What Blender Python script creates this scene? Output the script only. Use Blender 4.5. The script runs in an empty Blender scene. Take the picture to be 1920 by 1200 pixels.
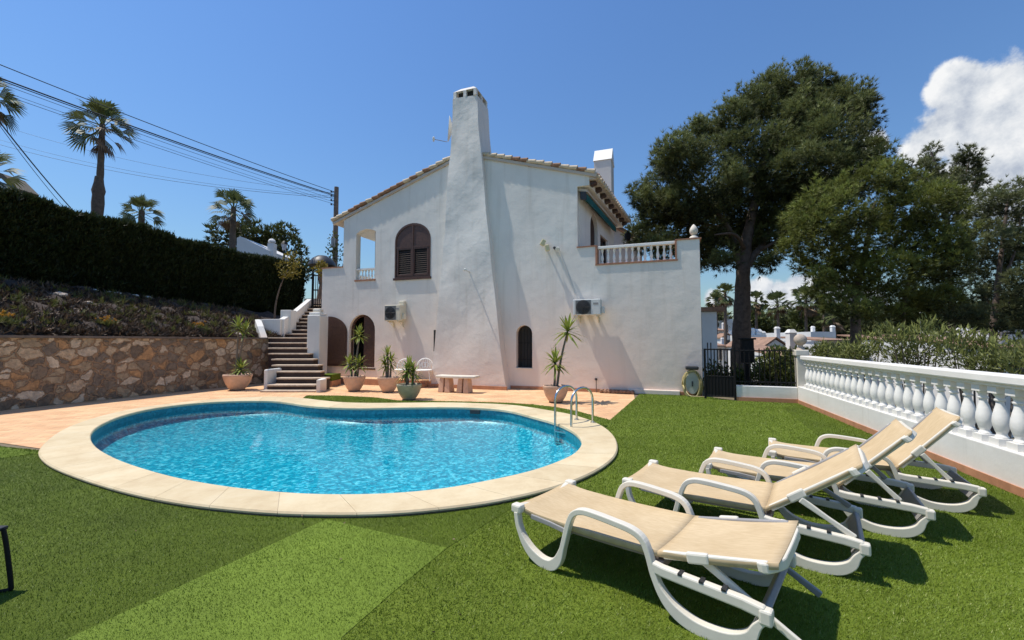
import bpy, math, random
import numpy as np
from mathutils import Vector, Matrix
from mathutils.geometry import tessellate_polygon

scene = bpy.context.scene
COL = scene.collection
RNG = np.random.default_rng(7)
random.seed(7)
pi = math.pi

# ------------------------------------------------------------------ survey of the place
# The camera stands 1.55 m above the lawn; these turn sight lines into real positions.
F = 800.0; H = 1.55; PITCH = math.atan(40 / 800)
sp, cp = math.sin(PITCH), math.cos(PITCH)
def ray(x, y):
    u = (x - 960) / F; v = (600 - y) / F
    return (u, cp - v * sp, sp + v * cp)
def G(x, y, z=0.0):
    r = ray(x, y); t = (z - H) / r[2]
    return Vector((r[0] * t, r[1] * t, z))
def P(x, y, Y):
    r = ray(x, y); t = Y / r[1]
    return Vector((r[0] * t, Y, H + r[2] * t))
ANG = math.atan(290 / 800)
O = G(1318, 743)
EL = Vector((-math.cos(ANG), math.sin(ANG), 0)); NN = Vector((math.sin(ANG), math.cos(ANG), 0))
def HW(s, d, z):
    "villa coordinates: s metres left of the right corner, d metres into the house, z up"
    return O + EL * s + NN * d + Vector((0, 0, z))
def W(x, y, d=0.0):
    r = Vector(ray(x, y)); o = O + NN * d
    t = NN.dot(o) / NN.dot(r)
    p = r * t + Vector((0, 0, H))
    return (p - O).dot(EL), p.z
def S(x, y, s):
    r = Vector(ray(x, y)); o = O + EL * s
    t = EL.dot(o) / EL.dot(r)
    p = r * t + Vector((0, 0, H))
    return (p - O).dot(NN), p.z

# ------------------------------------------------------------------ materials
MATS = {}
def new_mat(name):
    m = bpy.data.materials.new(name); m.use_nodes = True
    nt = m.node_tree; nt.nodes.clear()
    out = nt.nodes.new('ShaderNodeOutputMaterial')
    b = nt.nodes.new('ShaderNodeBsdfPrincipled')
    nt.links.new(b.outputs[0], out.inputs[0])
    MATS[name] = m
    return m, nt, b, out
def N(nt, t, **kw):
    n = nt.nodes.new(t)
    for k, v in kw.items():
        if k.startswith('i_'):
            n.inputs[k[2:].replace('_', ' ')].default_value = v
        else:
            setattr(n, k, v)
    return n
def ramp(nt, stops, interp='LINEAR'):
    n = nt.nodes.new('ShaderNodeValToRGB'); cr = n.color_ramp; cr.interpolation = interp
    while len(cr.elements) < len(stops): cr.elements.new(0.5)
    for e, (p, c) in zip(cr.elements, stops):
        e.position = p; e.color = (*c, 1) if len(c) == 3 else c
    return n
def coords(nt, kind='Object'):
    return nt.nodes.new('ShaderNodeTexCoord').outputs[kind]
def plain(name, col, rough=0.6, var=0.12, scale=4.0, bump=0.0, bscale=60.0, metal=0.0, dirt=None, spec=0.5):
    "base colour broken up by two noises, with a fine bump"
    m, nt, b, out = new_mat(name)
    co = coords(nt)
    n1 = N(nt, 'ShaderNodeTexNoise', i_Scale=scale, i_Detail=6.0, i_Roughness=0.65)
    nt.links.new(co, n1.inputs['Vector'])
    lo = tuple(c * (1 - var) for c in col); hi = tuple(min(1, c * (1 + var)) for c in col)
    r = ramp(nt, [(0.3, lo), (0.7, hi)])
    nt.links.new(n1.outputs['Fac'], r.inputs[0])
    last = r.outputs[0]
    if dirt:
        n3 = N(nt, 'ShaderNodeTexNoise', i_Scale=scale * 0.35, i_Detail=8.0, i_Roughness=0.7)
        nt.links.new(co, n3.inputs['Vector'])
        r3 = ramp(nt, [(0.5, (0, 0, 0)), (0.78, (1, 1, 1))])
        nt.links.new(n3.outputs['Fac'], r3.inputs[0])
        mx = N(nt, 'ShaderNodeMix', data_type='RGBA'); mx.inputs[7].default_value = (*dirt, 1)
        nt.links.new(r3.outputs[0], mx.inputs[0]); nt.links.new(last, mx.inputs[6])
        last = mx.outputs[2]
    nt.links.new(last, b.inputs['Base Color'])
    b.inputs['Roughness'].default_value = rough; b.inputs['Metallic'].default_value = metal
    b.inputs['Specular IOR Level'].default_value = spec
    if bump:
        n2 = N(nt, 'ShaderNodeTexNoise', i_Scale=bscale, i_Detail=5.0)
        nt.links.new(co, n2.inputs['Vector'])
        bp = N(nt, 'ShaderNodeBump', i_Strength=bump, i_Distance=0.01)
        nt.links.new(n2.outputs['Fac'], bp.inputs['Height']); nt.links.new(bp.outputs[0], b.inputs['Normal'])
    return m
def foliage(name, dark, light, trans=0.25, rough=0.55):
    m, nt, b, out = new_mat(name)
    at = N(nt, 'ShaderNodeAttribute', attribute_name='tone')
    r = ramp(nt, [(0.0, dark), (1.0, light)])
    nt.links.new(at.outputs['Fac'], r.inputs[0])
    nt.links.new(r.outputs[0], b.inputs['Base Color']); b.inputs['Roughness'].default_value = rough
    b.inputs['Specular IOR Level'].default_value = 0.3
    tr = N(nt, 'ShaderNodeBsdfTranslucent'); nt.links.new(r.outputs[0], tr.inputs[0])
    mx = N(nt, 'ShaderNodeMixShader'); mx.inputs[0].default_value = trans
    nt.links.new(b.outputs[0], mx.inputs[1]); nt.links.new(tr.outputs[0], mx.inputs[2])
    nt.links.new(mx.outputs[0], out.inputs[0])
    return m

def stucco(name, col, b1=0.5, b2=0.25, bounce_top=4.6):
    m, nt, b, out = new_mat(name)
    co = coords(nt)
    n1 = N(nt, 'ShaderNodeTexNoise', i_Scale=0.7, i_Detail=8.0, i_Roughness=0.6)
    nt.links.new(co, n1.inputs['Vector'])
    r = ramp(nt, [(0.35, tuple(c * 0.9 for c in col)), (0.62, col)])
    nt.links.new(n1.outputs['Fac'], r.inputs[0])
    # rain streaks: noise stretched along z
    mp = N(nt, 'ShaderNodeMapping'); mp.inputs['Scale'].default_value = (5, 5, 0.35)
    nt.links.new(co, mp.inputs[0])
    n4 = N(nt, 'ShaderNodeTexNoise', i_Scale=1.0, i_Detail=4.0); nt.links.new(mp.outputs[0], n4.inputs['Vector'])
    r4 = ramp(nt, [(0.55, (1, 1, 1)), (0.8, (0.86, 0.85, 0.83))]); nt.links.new(n4.outputs['Fac'], r4.inputs[0])
    mx = N(nt, 'ShaderNodeMix', data_type='RGBA', blend_type='MULTIPLY'); mx.inputs[0].default_value = 1
    nt.links.new(r.outputs[0], mx.inputs[6]); nt.links.new(r4.outputs[0], mx.inputs[7])
    # warm bounce light from the terracotta paving, painted into the lower wall
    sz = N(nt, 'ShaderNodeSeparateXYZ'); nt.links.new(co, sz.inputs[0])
    hz = N(nt, 'ShaderNodeMapRange', interpolation_type='SMOOTHSTEP'); hz.inputs['From Min'].default_value = bounce_top; hz.inputs['From Max'].default_value = 0.0
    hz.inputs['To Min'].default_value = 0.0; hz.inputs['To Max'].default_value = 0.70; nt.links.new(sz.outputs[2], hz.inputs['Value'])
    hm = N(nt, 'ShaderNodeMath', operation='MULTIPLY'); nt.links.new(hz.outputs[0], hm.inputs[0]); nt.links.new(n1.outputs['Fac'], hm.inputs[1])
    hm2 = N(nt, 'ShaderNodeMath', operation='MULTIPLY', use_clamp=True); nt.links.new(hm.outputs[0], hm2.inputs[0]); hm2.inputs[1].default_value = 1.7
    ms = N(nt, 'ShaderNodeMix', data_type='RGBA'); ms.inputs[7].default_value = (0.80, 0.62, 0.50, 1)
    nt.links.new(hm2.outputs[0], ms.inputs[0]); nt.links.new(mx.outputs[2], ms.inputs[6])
    nt.links.new(ms.outputs[2], b.inputs['Base Color']); b.inputs['Roughness'].default_value = 0.85
    b.inputs['Specular IOR Level'].default_value = 0.2
    n2 = N(nt, 'ShaderNodeTexNoise', i_Scale=1.8, i_Detail=3.0); nt.links.new(co, n2.inputs['Vector'])
    n3 = N(nt, 'ShaderNodeTexNoise', i_Scale=22.0, i_Detail=5.0); nt.links.new(co, n3.inputs['Vector'])
    bp = N(nt, 'ShaderNodeBump', i_Strength=b1, i_Distance=0.05); nt.links.new(n2.outputs['Fac'], bp.inputs['Height'])
    bq = N(nt, 'ShaderNodeBump', i_Strength=b2, i_Distance=0.008); nt.links.new(n3.outputs['Fac'], bq.inputs['Height'])
    nt.links.new(bp.outputs[0], bq.inputs['Normal']); nt.links.new(bq.outputs[0], b.inputs['Normal'])
    return m

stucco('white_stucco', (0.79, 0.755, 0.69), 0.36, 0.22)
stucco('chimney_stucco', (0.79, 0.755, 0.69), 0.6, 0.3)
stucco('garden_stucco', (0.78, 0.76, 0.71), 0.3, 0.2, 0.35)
plain('white_paint', (0.82, 0.795, 0.74), 0.55, 0.05, 3, 0.15, 40)
plain('cream_stone', (0.68, 0.62, 0.52), 0.75, 0.12, 5, 0.2, 60)
plain('terracotta_trim', (0.36, 0.17, 0.10), 0.75, 0.25, 9, 0.2, 50)
plain('skirting', (0.45, 0.21, 0.11), 0.7, 0.2, 6, 0.1, 50)
plain('brown_wood', (0.085, 0.040, 0.026), 0.5, 0.3, 12, 0.15, 50)
plain('dark_brown', (0.055, 0.028, 0.02), 0.55, 0.25, 12, 0.1, 50)
plain('interior_dark', (0.02, 0.018, 0.016), 0.7)
plain('iron', (0.008, 0.008, 0.009), 0.55, 0.2, 20, spec=0.2)
plain('dark_plastic', (0.03, 0.03, 0.032), 0.5)
plain('steel', (0.62, 0.62, 0.6), 0.22, 0.05, 8, 0, 50, 1.0)
plain('resin', (0.72, 0.67, 0.56), 0.38, 0.05, 6, 0.05, 80)
plain('resin_grey', (0.30, 0.29, 0.28), 0.45, 0.12, 8, 0.05, 60)
plain('resin_shaded', (0.30, 0.22, 0.17), 0.5, 0.12, 8, 0.05, 60)  # beige rails darkened: the shade under the sling put into the colour
plain('ac_white', (0.62, 0.63, 0.60), 0.45, 0.05, 3)
plain('ac_cream', (0.66, 0.60, 0.46), 0.5, 0.06, 3)
plain('ac_grille', (0.05, 0.05, 0.05), 0.5, 0.1, 5); plain('ac_panel', (0.16, 0.165, 0.16), 0.5, 0.1, 5)
plain('awning_green', (0.0, 0.10, 0.105), 0.75, 0.1, 4)
plain('lamp_cream', (0.62, 0.56, 0.33), 0.5)
plain('pot_pink', (0.62, 0.40, 0.28), 0.75, 0.12, 5, 0.25, 40, dirt=(0.42, 0.30, 0.21))
plain('pot_green', (0.43, 0.38, 0.265), 0.75, 0.14, 5, 0.25, 40, dirt=(0.22, 0.24, 0.17))
plain('soil', (0.06, 0.04, 0.028), 0.95, 0.3, 20, 0.6, 40)
plain('bark', (0.12, 0.085, 0.065), 0.9, 0.4, 7, 0.9, 18)
plain('palm_bark', (0.13, 0.095, 0.07), 0.9, 0.35, 8, 0.8, 22)
plain('stem_grey', (0.16, 0.13, 0.10), 0.85, 0.3, 18, 0.5, 40)
plain('pole_wood', (0.17, 0.13, 0.105), 0.85, 0.25, 6, 0.3, 30)
plain('cable_black', (0.03, 0.034, 0.045), 0.6)
plain('hose_yellow', (0.46, 0.38, 0.17), 0.6, 0.15, 12)
plain('reel_grey', (0.42, 0.42, 0.35), 0.6, 0.1, 5)
plain('rock', (0.44, 0.36, 0.29), 0.9, 0.25, 6, 0.5, 20)
plain('white_rock', (0.65, 0.62, 0.57), 0.9, 0.15, 6, 0.4, 20)
plain('far_white', (0.74, 0.73, 0.70), 0.85, 0.08, 0.8, dirt=(0.62, 0.60, 0.57))
plain('far_roof', (0.30, 0.18, 0.12), 0.85, 0.3, 3, 0.5, 6)
plain('far_glass', (0.03, 0.035, 0.045), 0.2)
plain('lantern_glass', (0.55, 0.55, 0.60), 0.2)
plain('tile_cream', (0.60, 0.49, 0.35), 0.85, 0.3, 5, 0.3, 40)
plain('tile_brown', (0.27, 0.15, 0.09), 0.85, 0.35, 6, 0.3, 40)
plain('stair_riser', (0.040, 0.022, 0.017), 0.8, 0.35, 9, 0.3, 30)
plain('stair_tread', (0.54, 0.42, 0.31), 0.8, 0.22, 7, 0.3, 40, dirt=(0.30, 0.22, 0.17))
plain('terrain_earth', (0.16, 0.13, 0.08), 0.95, 0.3, 0.3, 0.4, 3)
plain('bed_soil', (0.050, 0.034, 0.026), 0.95, 0.45, 5, 1.0, 14)
plain('hedge_core', (0.010, 0.013, 0.006), 0.95, 0.3, 4)
plain('thatch', (0.16, 0.14, 0.11), 0.95, 0.25, 8, 0.5, 20)
plain('beige_render', (0.52, 0.44, 0.36), 0.9, 0.08, 2, 0.15, 30)

def sling():
    m, nt, b, out = new_mat('sling_beige')
    co = coords(nt)
    mp = N(nt, 'ShaderNodeMapping'); mp.inputs['Scale'].default_value = (14, 90, 14); nt.links.new(co, mp.inputs[0])
    n1 = N(nt, 'ShaderNodeTexNoise', i_Scale=1.2, i_Detail=5.0); nt.links.new(mp.outputs[0], n1.inputs['Vector'])
    n2 = N(nt, 'ShaderNodeTexNoise', i_Scale=4.0, i_Detail=6.0); nt.links.new(co, n2.inputs['Vector'])
    r = ramp(nt, [(0.3, (0.54, 0.405, 0.235)), (0.7, (0.635, 0.495, 0.305))]); nt.links.new(n1.outputs['Fac'], r.inputs[0])
    r2 = ramp(nt, [(0.35, (0.9, 0.88, 0.85)), (0.65, (1, 1, 1))]); nt.links.new(n2.outputs['Fac'], r2.inputs[0])
    mx = N(nt, 'ShaderNodeMix', data_type='RGBA', blend_type='MULTIPLY'); mx.inputs[0].default_value = 1
    nt.links.new(r.outputs[0], mx.inputs[6]); nt.links.new(r2.outputs[0], mx.inputs[7])
    nt.links.new(mx.outputs[2], b.inputs['Base Color']); b.inputs['Roughness'].default_value = 0.75
    b.inputs['Specular IOR Level'].default_value = 0.25
    w = N(nt, 'ShaderNodeTexWave', i_Scale=60.0); nt.links.new(co, w.inputs['Vector'])
    bp = N(nt, 'ShaderNodeBump', i_Strength=0.12, i_Distance=0.003); nt.links.new(w.outputs['Fac'], bp.inputs['Height'])
    nt.links.new(bp.outputs[0], b.inputs['Normal'])
sling()

def rubble():
    m, nt, b, out = new_mat('rubble_stone')
    co = coords(nt)
    nz = N(nt, 'ShaderNodeTexNoise', i_Scale=2.6, i_Detail=5.0, i_Roughness=0.6); nt.links.new(co, nz.inputs['Vector'])
    add = N(nt, 'ShaderNodeMix', data_type='RGBA', blend_type='LINEAR_LIGHT'); add.inputs[0].default_value = 0.22
    nt.links.new(co, add.inputs[6]); nt.links.new(nz.outputs['Color'], add.inputs[7])
    mp = N(nt, 'ShaderNodeMapping'); mp.inputs['Scale'].default_value = (1.0, 1.0, 1.25); nt.links.new(add.outputs[2], mp.inputs[0])
    v = N(nt, 'ShaderNodeTexVoronoi', feature='F1', i_Scale=3.4, i_Randomness=1.0); nt.links.new(mp.outputs[0], v.inputs['Vector'])
    e = N(nt, 'ShaderNodeTexVoronoi', feature='DISTANCE_TO_EDGE', i_Scale=3.4, i_Randomness=1.0); nt.links.new(mp.outputs[0], e.inputs['Vector'])
    sepc = N(nt, 'ShaderNodeSeparateColor'); nt.links.new(v.outputs['Color'], sepc.inputs[0])
    cols = ramp(nt, [(0.0, (0.20, 0.15, 0.11)), (0.14, (0.60, 0.45, 0.31)), (0.26, (0.28, 0.21, 0.15)), (0.38, (0.72, 0.58, 0.44)),
                     (0.50, (0.44, 0.33, 0.22)),
                     (0.62, (0.52, 0.30, 0.15)), (0.72, (0.23, 0.18, 0.14)), (0.86, (0.62, 0.50, 0.38))], 'CONSTANT')
    nt.links.new(sepc.outputs[0], cols.inputs[0])
    fine = N(nt, 'ShaderNodeTexNoise', i_Scale=9.0, i_Detail=8.0, i_Roughness=0.7); nt.links.new(co, fine.inputs['Vector'])
    fr = ramp(nt, [(0.3, (0.55, 0.52, 0.50)), (0.7, (1.35, 1.3, 1.22))]); nt.links.new(fine.outputs['Fac'], fr.inputs[0])
    mu = N(nt, 'ShaderNodeMix', data_type='RGBA', blend_type='MULTIPLY'); mu.inputs[0].default_value = 1
    nt.links.new(cols.outputs[0], mu.inputs[6]); nt.links.new(fr.outputs[0], mu.inputs[7])
    ew = N(nt, 'ShaderNodeMath', operation='MULTIPLY_ADD'); nt.links.new(fine.outputs['Fac'], ew.inputs[0]); ew.inputs[1].default_value = -0.09; nt.links.new(e.outputs['Distance'], ew.inputs[2])
    er = ramp(nt, [(0.0, (0, 0, 0)), (0.035, (1, 1, 1))]); nt.links.new(ew.outputs[0], er.inputs[0])
    mo = N(nt, 'ShaderNodeMix', data_type='RGBA'); mo.inputs[6].default_value = (0.36, 0.22, 0.125, 1)
    nt.links.new(er.outputs[0], mo.inputs[0]); nt.links.new(mu.outputs[2], mo.inputs[7])
    nt.links.new(mo.outputs[2], b.inputs['Base Color']); b.inputs['Roughness'].default_value = 0.85
    hgt = N(nt, 'ShaderNodeMath', operation='MULTIPLY_ADD'); nt.links.new(er.outputs[0], hgt.inputs[0]); hgt.inputs[1].default_value = 1.0
    nt.links.new(fine.outputs['Fac'], hgt.inputs[2])
    bp = N(nt, 'ShaderNodeBump', i_Strength=1.0, i_Distance=0.05); nt.links.new(hgt.outputs[0], bp.inputs['Height'])
    nt.links.new(bp.outputs[0], b.inputs['Normal'])
rubble()

def paving():
    m, nt, b, out = new_mat('terracotta_paving')
    co = coords(nt)
    mp = N(nt, 'ShaderNodeMapping'); mp.inputs['Rotation'].default_value = (0, 0, -ANG); nt.links.new(co, mp.inputs[0])
    br = N(nt, 'ShaderNodeTexBrick', offset=0.5, i_Scale=1.0, i_Mortar_Size=0.006, i_Brick_Width=0.3, i_Row_Height=0.15, i_Bias=0.0)
    br.inputs['Color1'].default_value = (0.70, 0.43, 0.245, 1); br.inputs['Color2'].default_value = (0.80, 0.545, 0.31, 1)
    br.inputs['Mortar'].default_value = (0.48, 0.34, 0.24, 1)
    nt.links.new(mp.outputs[0], br.inputs['Vector'])
    n1 = N(nt, 'ShaderNodeTexNoise', i_Scale=1.6, i_Detail=8.0, i_Roughness=0.7); nt.links.new(co, n1.inputs['Vector'])
    r = ramp(nt, [(0.32, (0.80, 0.72, 0.66)), (0.66, (1.05, 1.03, 1.0))]); nt.links.new(n1.outputs['Fac'], r.inputs[0])
    mx = N(nt, 'ShaderNodeMix', data_type='RGBA', blend_type='MULTIPLY'); mx.inputs[0].default_value = 1
    nt.links.new(br.outputs['Color'], mx.inputs[6]); nt.links.new(r.outputs[0], mx.inputs[7])
    nt.links.new(mx.outputs[2], b.inputs['Base Color']); b.inputs['Roughness'].default_value = 0.8
    b.inputs['Specular IOR Level'].default_value = 0.25
    bp = N(nt, 'ShaderNodeBump', i_Strength=0.4, i_Distance=0.006, invert=True); nt.links.new(br.outputs['Fac'], bp.inputs['Height'])
    nt.links.new(bp.outputs[0], b.inputs['Normal'])
paving()

def coping_mat():
    m, nt, b, out = new_mat('coping_stone')
    co = coords(nt)
    n1 = N(nt, 'ShaderNodeTexNoise', i_Scale=2.5, i_Detail=9.0, i_Roughness=0.72); nt.links.new(co, n1.inputs['Vector'])
    r = ramp(nt, [(0.3, (0.56, 0.44, 0.27)), (0.5, (0.64, 0.53, 0.34)), (0.7, (0.69, 0.595, 0.41))]); nt.links.new(n1.outputs['Fac'], r.inputs[0])
    at = N(nt, 'ShaderNodeAttribute', attribute_name='tone')
    r2 = ramp(nt, [(0, (0.92, 0.90, 0.87)), (1, (1.06, 1.05, 1.04))]); nt.links.new(at.outputs['Fac'], r2.inputs[0])
    mx = N(nt, 'ShaderNodeMix', data_type='RGBA', blend_type='MULTIPLY'); mx.inputs[0].default_value = 1
    nt.links.new(r.outputs[0], mx.inputs[6]); nt.links.new(r2.outputs[0], mx.inputs[7])
    nt.links.new(mx.outputs[2], b.inputs['Base Color']); b.inputs['Roughness'].default_value = 0.75
    b.inputs['Specular IOR Level'].default_value = 0.3
    n2 = N(nt, 'ShaderNodeTexNoise', i_Scale=45.0, i_Detail=5.0); nt.links.new(co, n2.inputs['Vector'])
    bp = N(nt, 'ShaderNodeBump', i_Strength=0.25, i_Distance=0.006); nt.links.new(n2.outputs['Fac'], bp.inputs['Height'])
    nt.links.new(bp.outputs[0], b.inputs['Normal'])
coping_mat()

def mosaic(name, stops, scale):
    m, nt, b, out = new_mat(name)
    co = coords(nt)
    nz = N(nt, 'ShaderNodeTexNoise', i_Scale=3.0, i_Detail=3.0); nt.links.new(co, nz.inputs['Vector'])
    add = N(nt, 'ShaderNodeMix', data_type='RGBA', blend_type='LINEAR_LIGHT'); add.inputs[0].default_value = 0.03
    nt.links.new(co, add.inputs[6]); nt.links.new(nz.outputs['Color'], add.inputs[7])
    v = N(nt, 'ShaderNodeTexVoronoi', feature='F1', i_Scale=scale, i_Randomness=1.0); nt.links.new(add.outputs[2], v.inputs['Vector'])
    sepc = N(nt, 'ShaderNodeSeparateColor'); nt.links.new(v.outputs['Color'], sepc.inputs[0])
    n2 = N(nt, 'ShaderNodeTexNoise', i_Scale=scale * 0.35, i_Detail=4.0); nt.links.new(co, n2.inputs['Vector'])
    mm = N(nt, 'ShaderNodeMath', operation='MULTIPLY_ADD'); nt.links.new(sepc.outputs[0], mm.inputs[0]); mm.inputs[1].default_value = 0.6
    ms = N(nt, 'ShaderNodeMath', operation='MULTIPLY'); nt.links.new(n2.outputs['Fac'], ms.inputs[0]); ms.inputs[1].default_value = 0.45
    nt.links.new(ms.outputs[0], mm.inputs[2])
    r = ramp(nt, stops); nt.links.new(mm.outputs[0], r.inputs[0])
    nt.links.new(r.outputs[0], b.inputs['Base Color']); b.inputs['Roughness'].default_value = 0.35
mosaic('pool_mosaic', [(0.12, (0.001, 0.17, 0.27)), (0.45, (0.003, 0.30, 0.42)), (0.64, (0.010, 0.43, 0.55)), (0.86, (0.22, 0.70, 0.78))], 24)
mosaic('pool_tile_band', [(0.1, (0.003, 0.14, 0.19)), (0.5, (0.005, 0.20, 0.26)), (0.9, (0.02, 0.29, 0.36))], 22)

def water():
    m = bpy.data.materials.new('pool_water'); m.use_nodes = True; nt = m.node_tree; nt.nodes.clear(); MATS['pool_water'] = m
    out = nt.nodes.new('ShaderNodeOutputMaterial')
    co = coords(nt)
    n1 = N(nt, 'ShaderNodeTexNoise', i_Scale=5.0, i_Detail=3.0, i_Distortion=0.6); nt.links.new(co, n1.inputs['Vector'])
    bp = N(nt, 'ShaderNodeBump', i_Strength=0.12, i_Distance=0.03); nt.links.new(n1.outputs['Fac'], bp.inputs['Height'])
    fr = N(nt, 'ShaderNodeFresnel', i_IOR=1.30); nt.links.new(bp.outputs[0], fr.inputs['Normal'])
    t = N(nt, 'ShaderNodeBsdfTransparent'); t.inputs[0].default_value = (0.80, 0.96, 0.99, 1)
    g = N(nt, 'ShaderNodeBsdfGlossy'); g.inputs['Roughness'].default_value = 0.015; nt.links.new(bp.outputs[0], g.inputs['Normal'])
    mx = N(nt, 'ShaderNodeMixShader'); nt.links.new(fr.outputs[0], mx.inputs[0])
    nt.links.new(t.outputs[0], mx.inputs[1]); nt.links.new(g.outputs[0], mx.inputs[2])
    nt.links.new(mx.outputs[0], out.inputs[0])
water()

def turf(name, col):
    m, nt, b, out = new_mat(name)
    co = coords(nt)
    n1 = N(nt, 'ShaderNodeTexNoise', i_Scale=1.1, i_Detail=6.0, i_Roughness=0.6); nt.links.new(co, n1.inputs['Vector'])
    n2 = N(nt, 'ShaderNodeTexNoise', i_Scale=70.0, i_Detail=4.0, i_Roughness=0.8); nt.links.new(co, n2.inputs['Vector'])
    mm = N(nt, 'ShaderNodeMath', operation='MULTIPLY_ADD'); nt.links.new(n1.outputs['Fac'], mm.inputs[0]); mm.inputs[1].default_value = 0.5
    ms = N(nt, 'ShaderNodeMath', operation='MULTIPLY'); nt.links.new(n2.outputs['Fac'], ms.inputs[0]); ms.inputs[1].default_value = 0.5
    nt.links.new(ms.outputs[0], mm.inputs[2])
    r = ramp(nt, [(0.33, tuple(c * 0.55 for c in col)), (0.5, col), (0.68, tuple(c * 1.35 for c in col))]); nt.links.new(mm.outputs[0], r.inputs[0])
    nt.links.new(r.outputs[0], b.inputs['Base Color']); b.inputs['Roughness'].default_value = 0.75
    b.inputs['Specular IOR Level'].default_value = 0.2
    bp = N(nt, 'ShaderNodeBump', i_Strength=0.8, i_Distance=0.01); nt.links.new(n2.outputs['Fac'], bp.inputs['Height'])
    nt.links.new(bp.outputs[0], b.inputs['Normal'])
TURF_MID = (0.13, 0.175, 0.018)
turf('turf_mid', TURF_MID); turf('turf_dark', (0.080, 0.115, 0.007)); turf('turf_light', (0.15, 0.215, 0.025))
def blade_mat():
    m, nt, b, out = new_mat('turf_blade')
    at = N(nt, 'ShaderNodeAttribute', attribute_name='tone')
    r = ramp(nt, [(0.0, (0.055, 0.085, 0.004)), (0.35, (0.112, 0.168, 0.010)), (0.7, (0.20, 0.275, 0.030)), (1.0, (0.40, 0.42, 0.15))])
    nt.links.new(at.outputs['Fac'], r.inputs[0]); nt.links.new(r.outputs[0], b.inputs['Base Color'])
    b.inputs['Roughness'].default_value = 0.5; b.inputs['Specular IOR Level'].default_value = 0.25
blade_mat()

foliage('pine_needles', (0.020, 0.026, 0.009), (0.27, 0.30, 0.10), 0.25)
foliage('olive_needles', (0.035, 0.040, 0.008), (0.29, 0.33, 0.075), 0.30)
foliage('dark_needles', (0.022, 0.030, 0.012), (0.24, 0.26, 0.105), 0.28)
foliage('hedge_leaf', (0.010, 0.014, 0.004), (0.045, 0.058, 0.014), 0.15)
foliage('far_green', (0.025, 0.035, 0.010), (0.15, 0.17, 0.045), 0.2)
foliage('palm_leaf', (0.045, 0.060, 0.018), (0.17, 0.20, 0.07), 0.2)
foliage('palm_dead', (0.09, 0.055, 0.03), (0.21, 0.14, 0.08), 0.1)
foliage('yucca_leaf', (0.10, 0.15, 0.02), (0.36, 0.40, 0.08), 0.2)
foliage('oleander_leaf', (0.045, 0.060, 0.013), (0.29, 0.31, 0.085), 0.25)
foliage('dry_plant', (0.026, 0.018, 0.014), (0.22, 0.14, 0.085), 0.1)
foliage('bed_green', (0.05, 0.060, 0.015), (0.24, 0.23, 0.06), 0.2)
foliage('yellow_leaf', (0.16, 0.12, 0.015), (0.42, 0.33, 0.06), 0.25)
foliage('orange_petal', (0.45, 0.20, 0.02), (0.65, 0.35, 0.05), 0.25)

# ------------------------------------------------------------------ mesh building
def tag(o, label=None, cat=None, group=None, kind=None):
    if label: o['label'] = label
    if cat: o['category'] = cat
    if group: o['group'] = group
    if kind: o['kind'] = kind
    return o
def thing(name, label, cat, loc=(0, 0, 0), rz=0.0, group=None):
    o = bpy.data.objects.new(name, None); COL.objects.link(o)
    o.location = loc; o.rotation_euler = (0, 0, rz); o.empty_display_size = 0.1
    return tag(o, label, cat, group)
def to_local(parent):
    "matrix from world to the space of a part of this thing"
    while parent is not None and parent.parent is not None: parent = parent.parent
    if parent is None: return Matrix.Identity(4)
    return (Matrix.Translation(parent.location) @ parent.rotation_euler.to_matrix().to_4x4()).inverted()
def link(name, me, parent):
    o = bpy.data.objects.new(name, me); COL.objects.link(o)
    if parent is not None: o.parent = parent
    return o
def copy_tree(o, parent=None):
    c = o.copy(); COL.objects.link(c); c.parent = parent
    for ch in list(o.children): copy_tree(ch, c)
    return c

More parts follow.
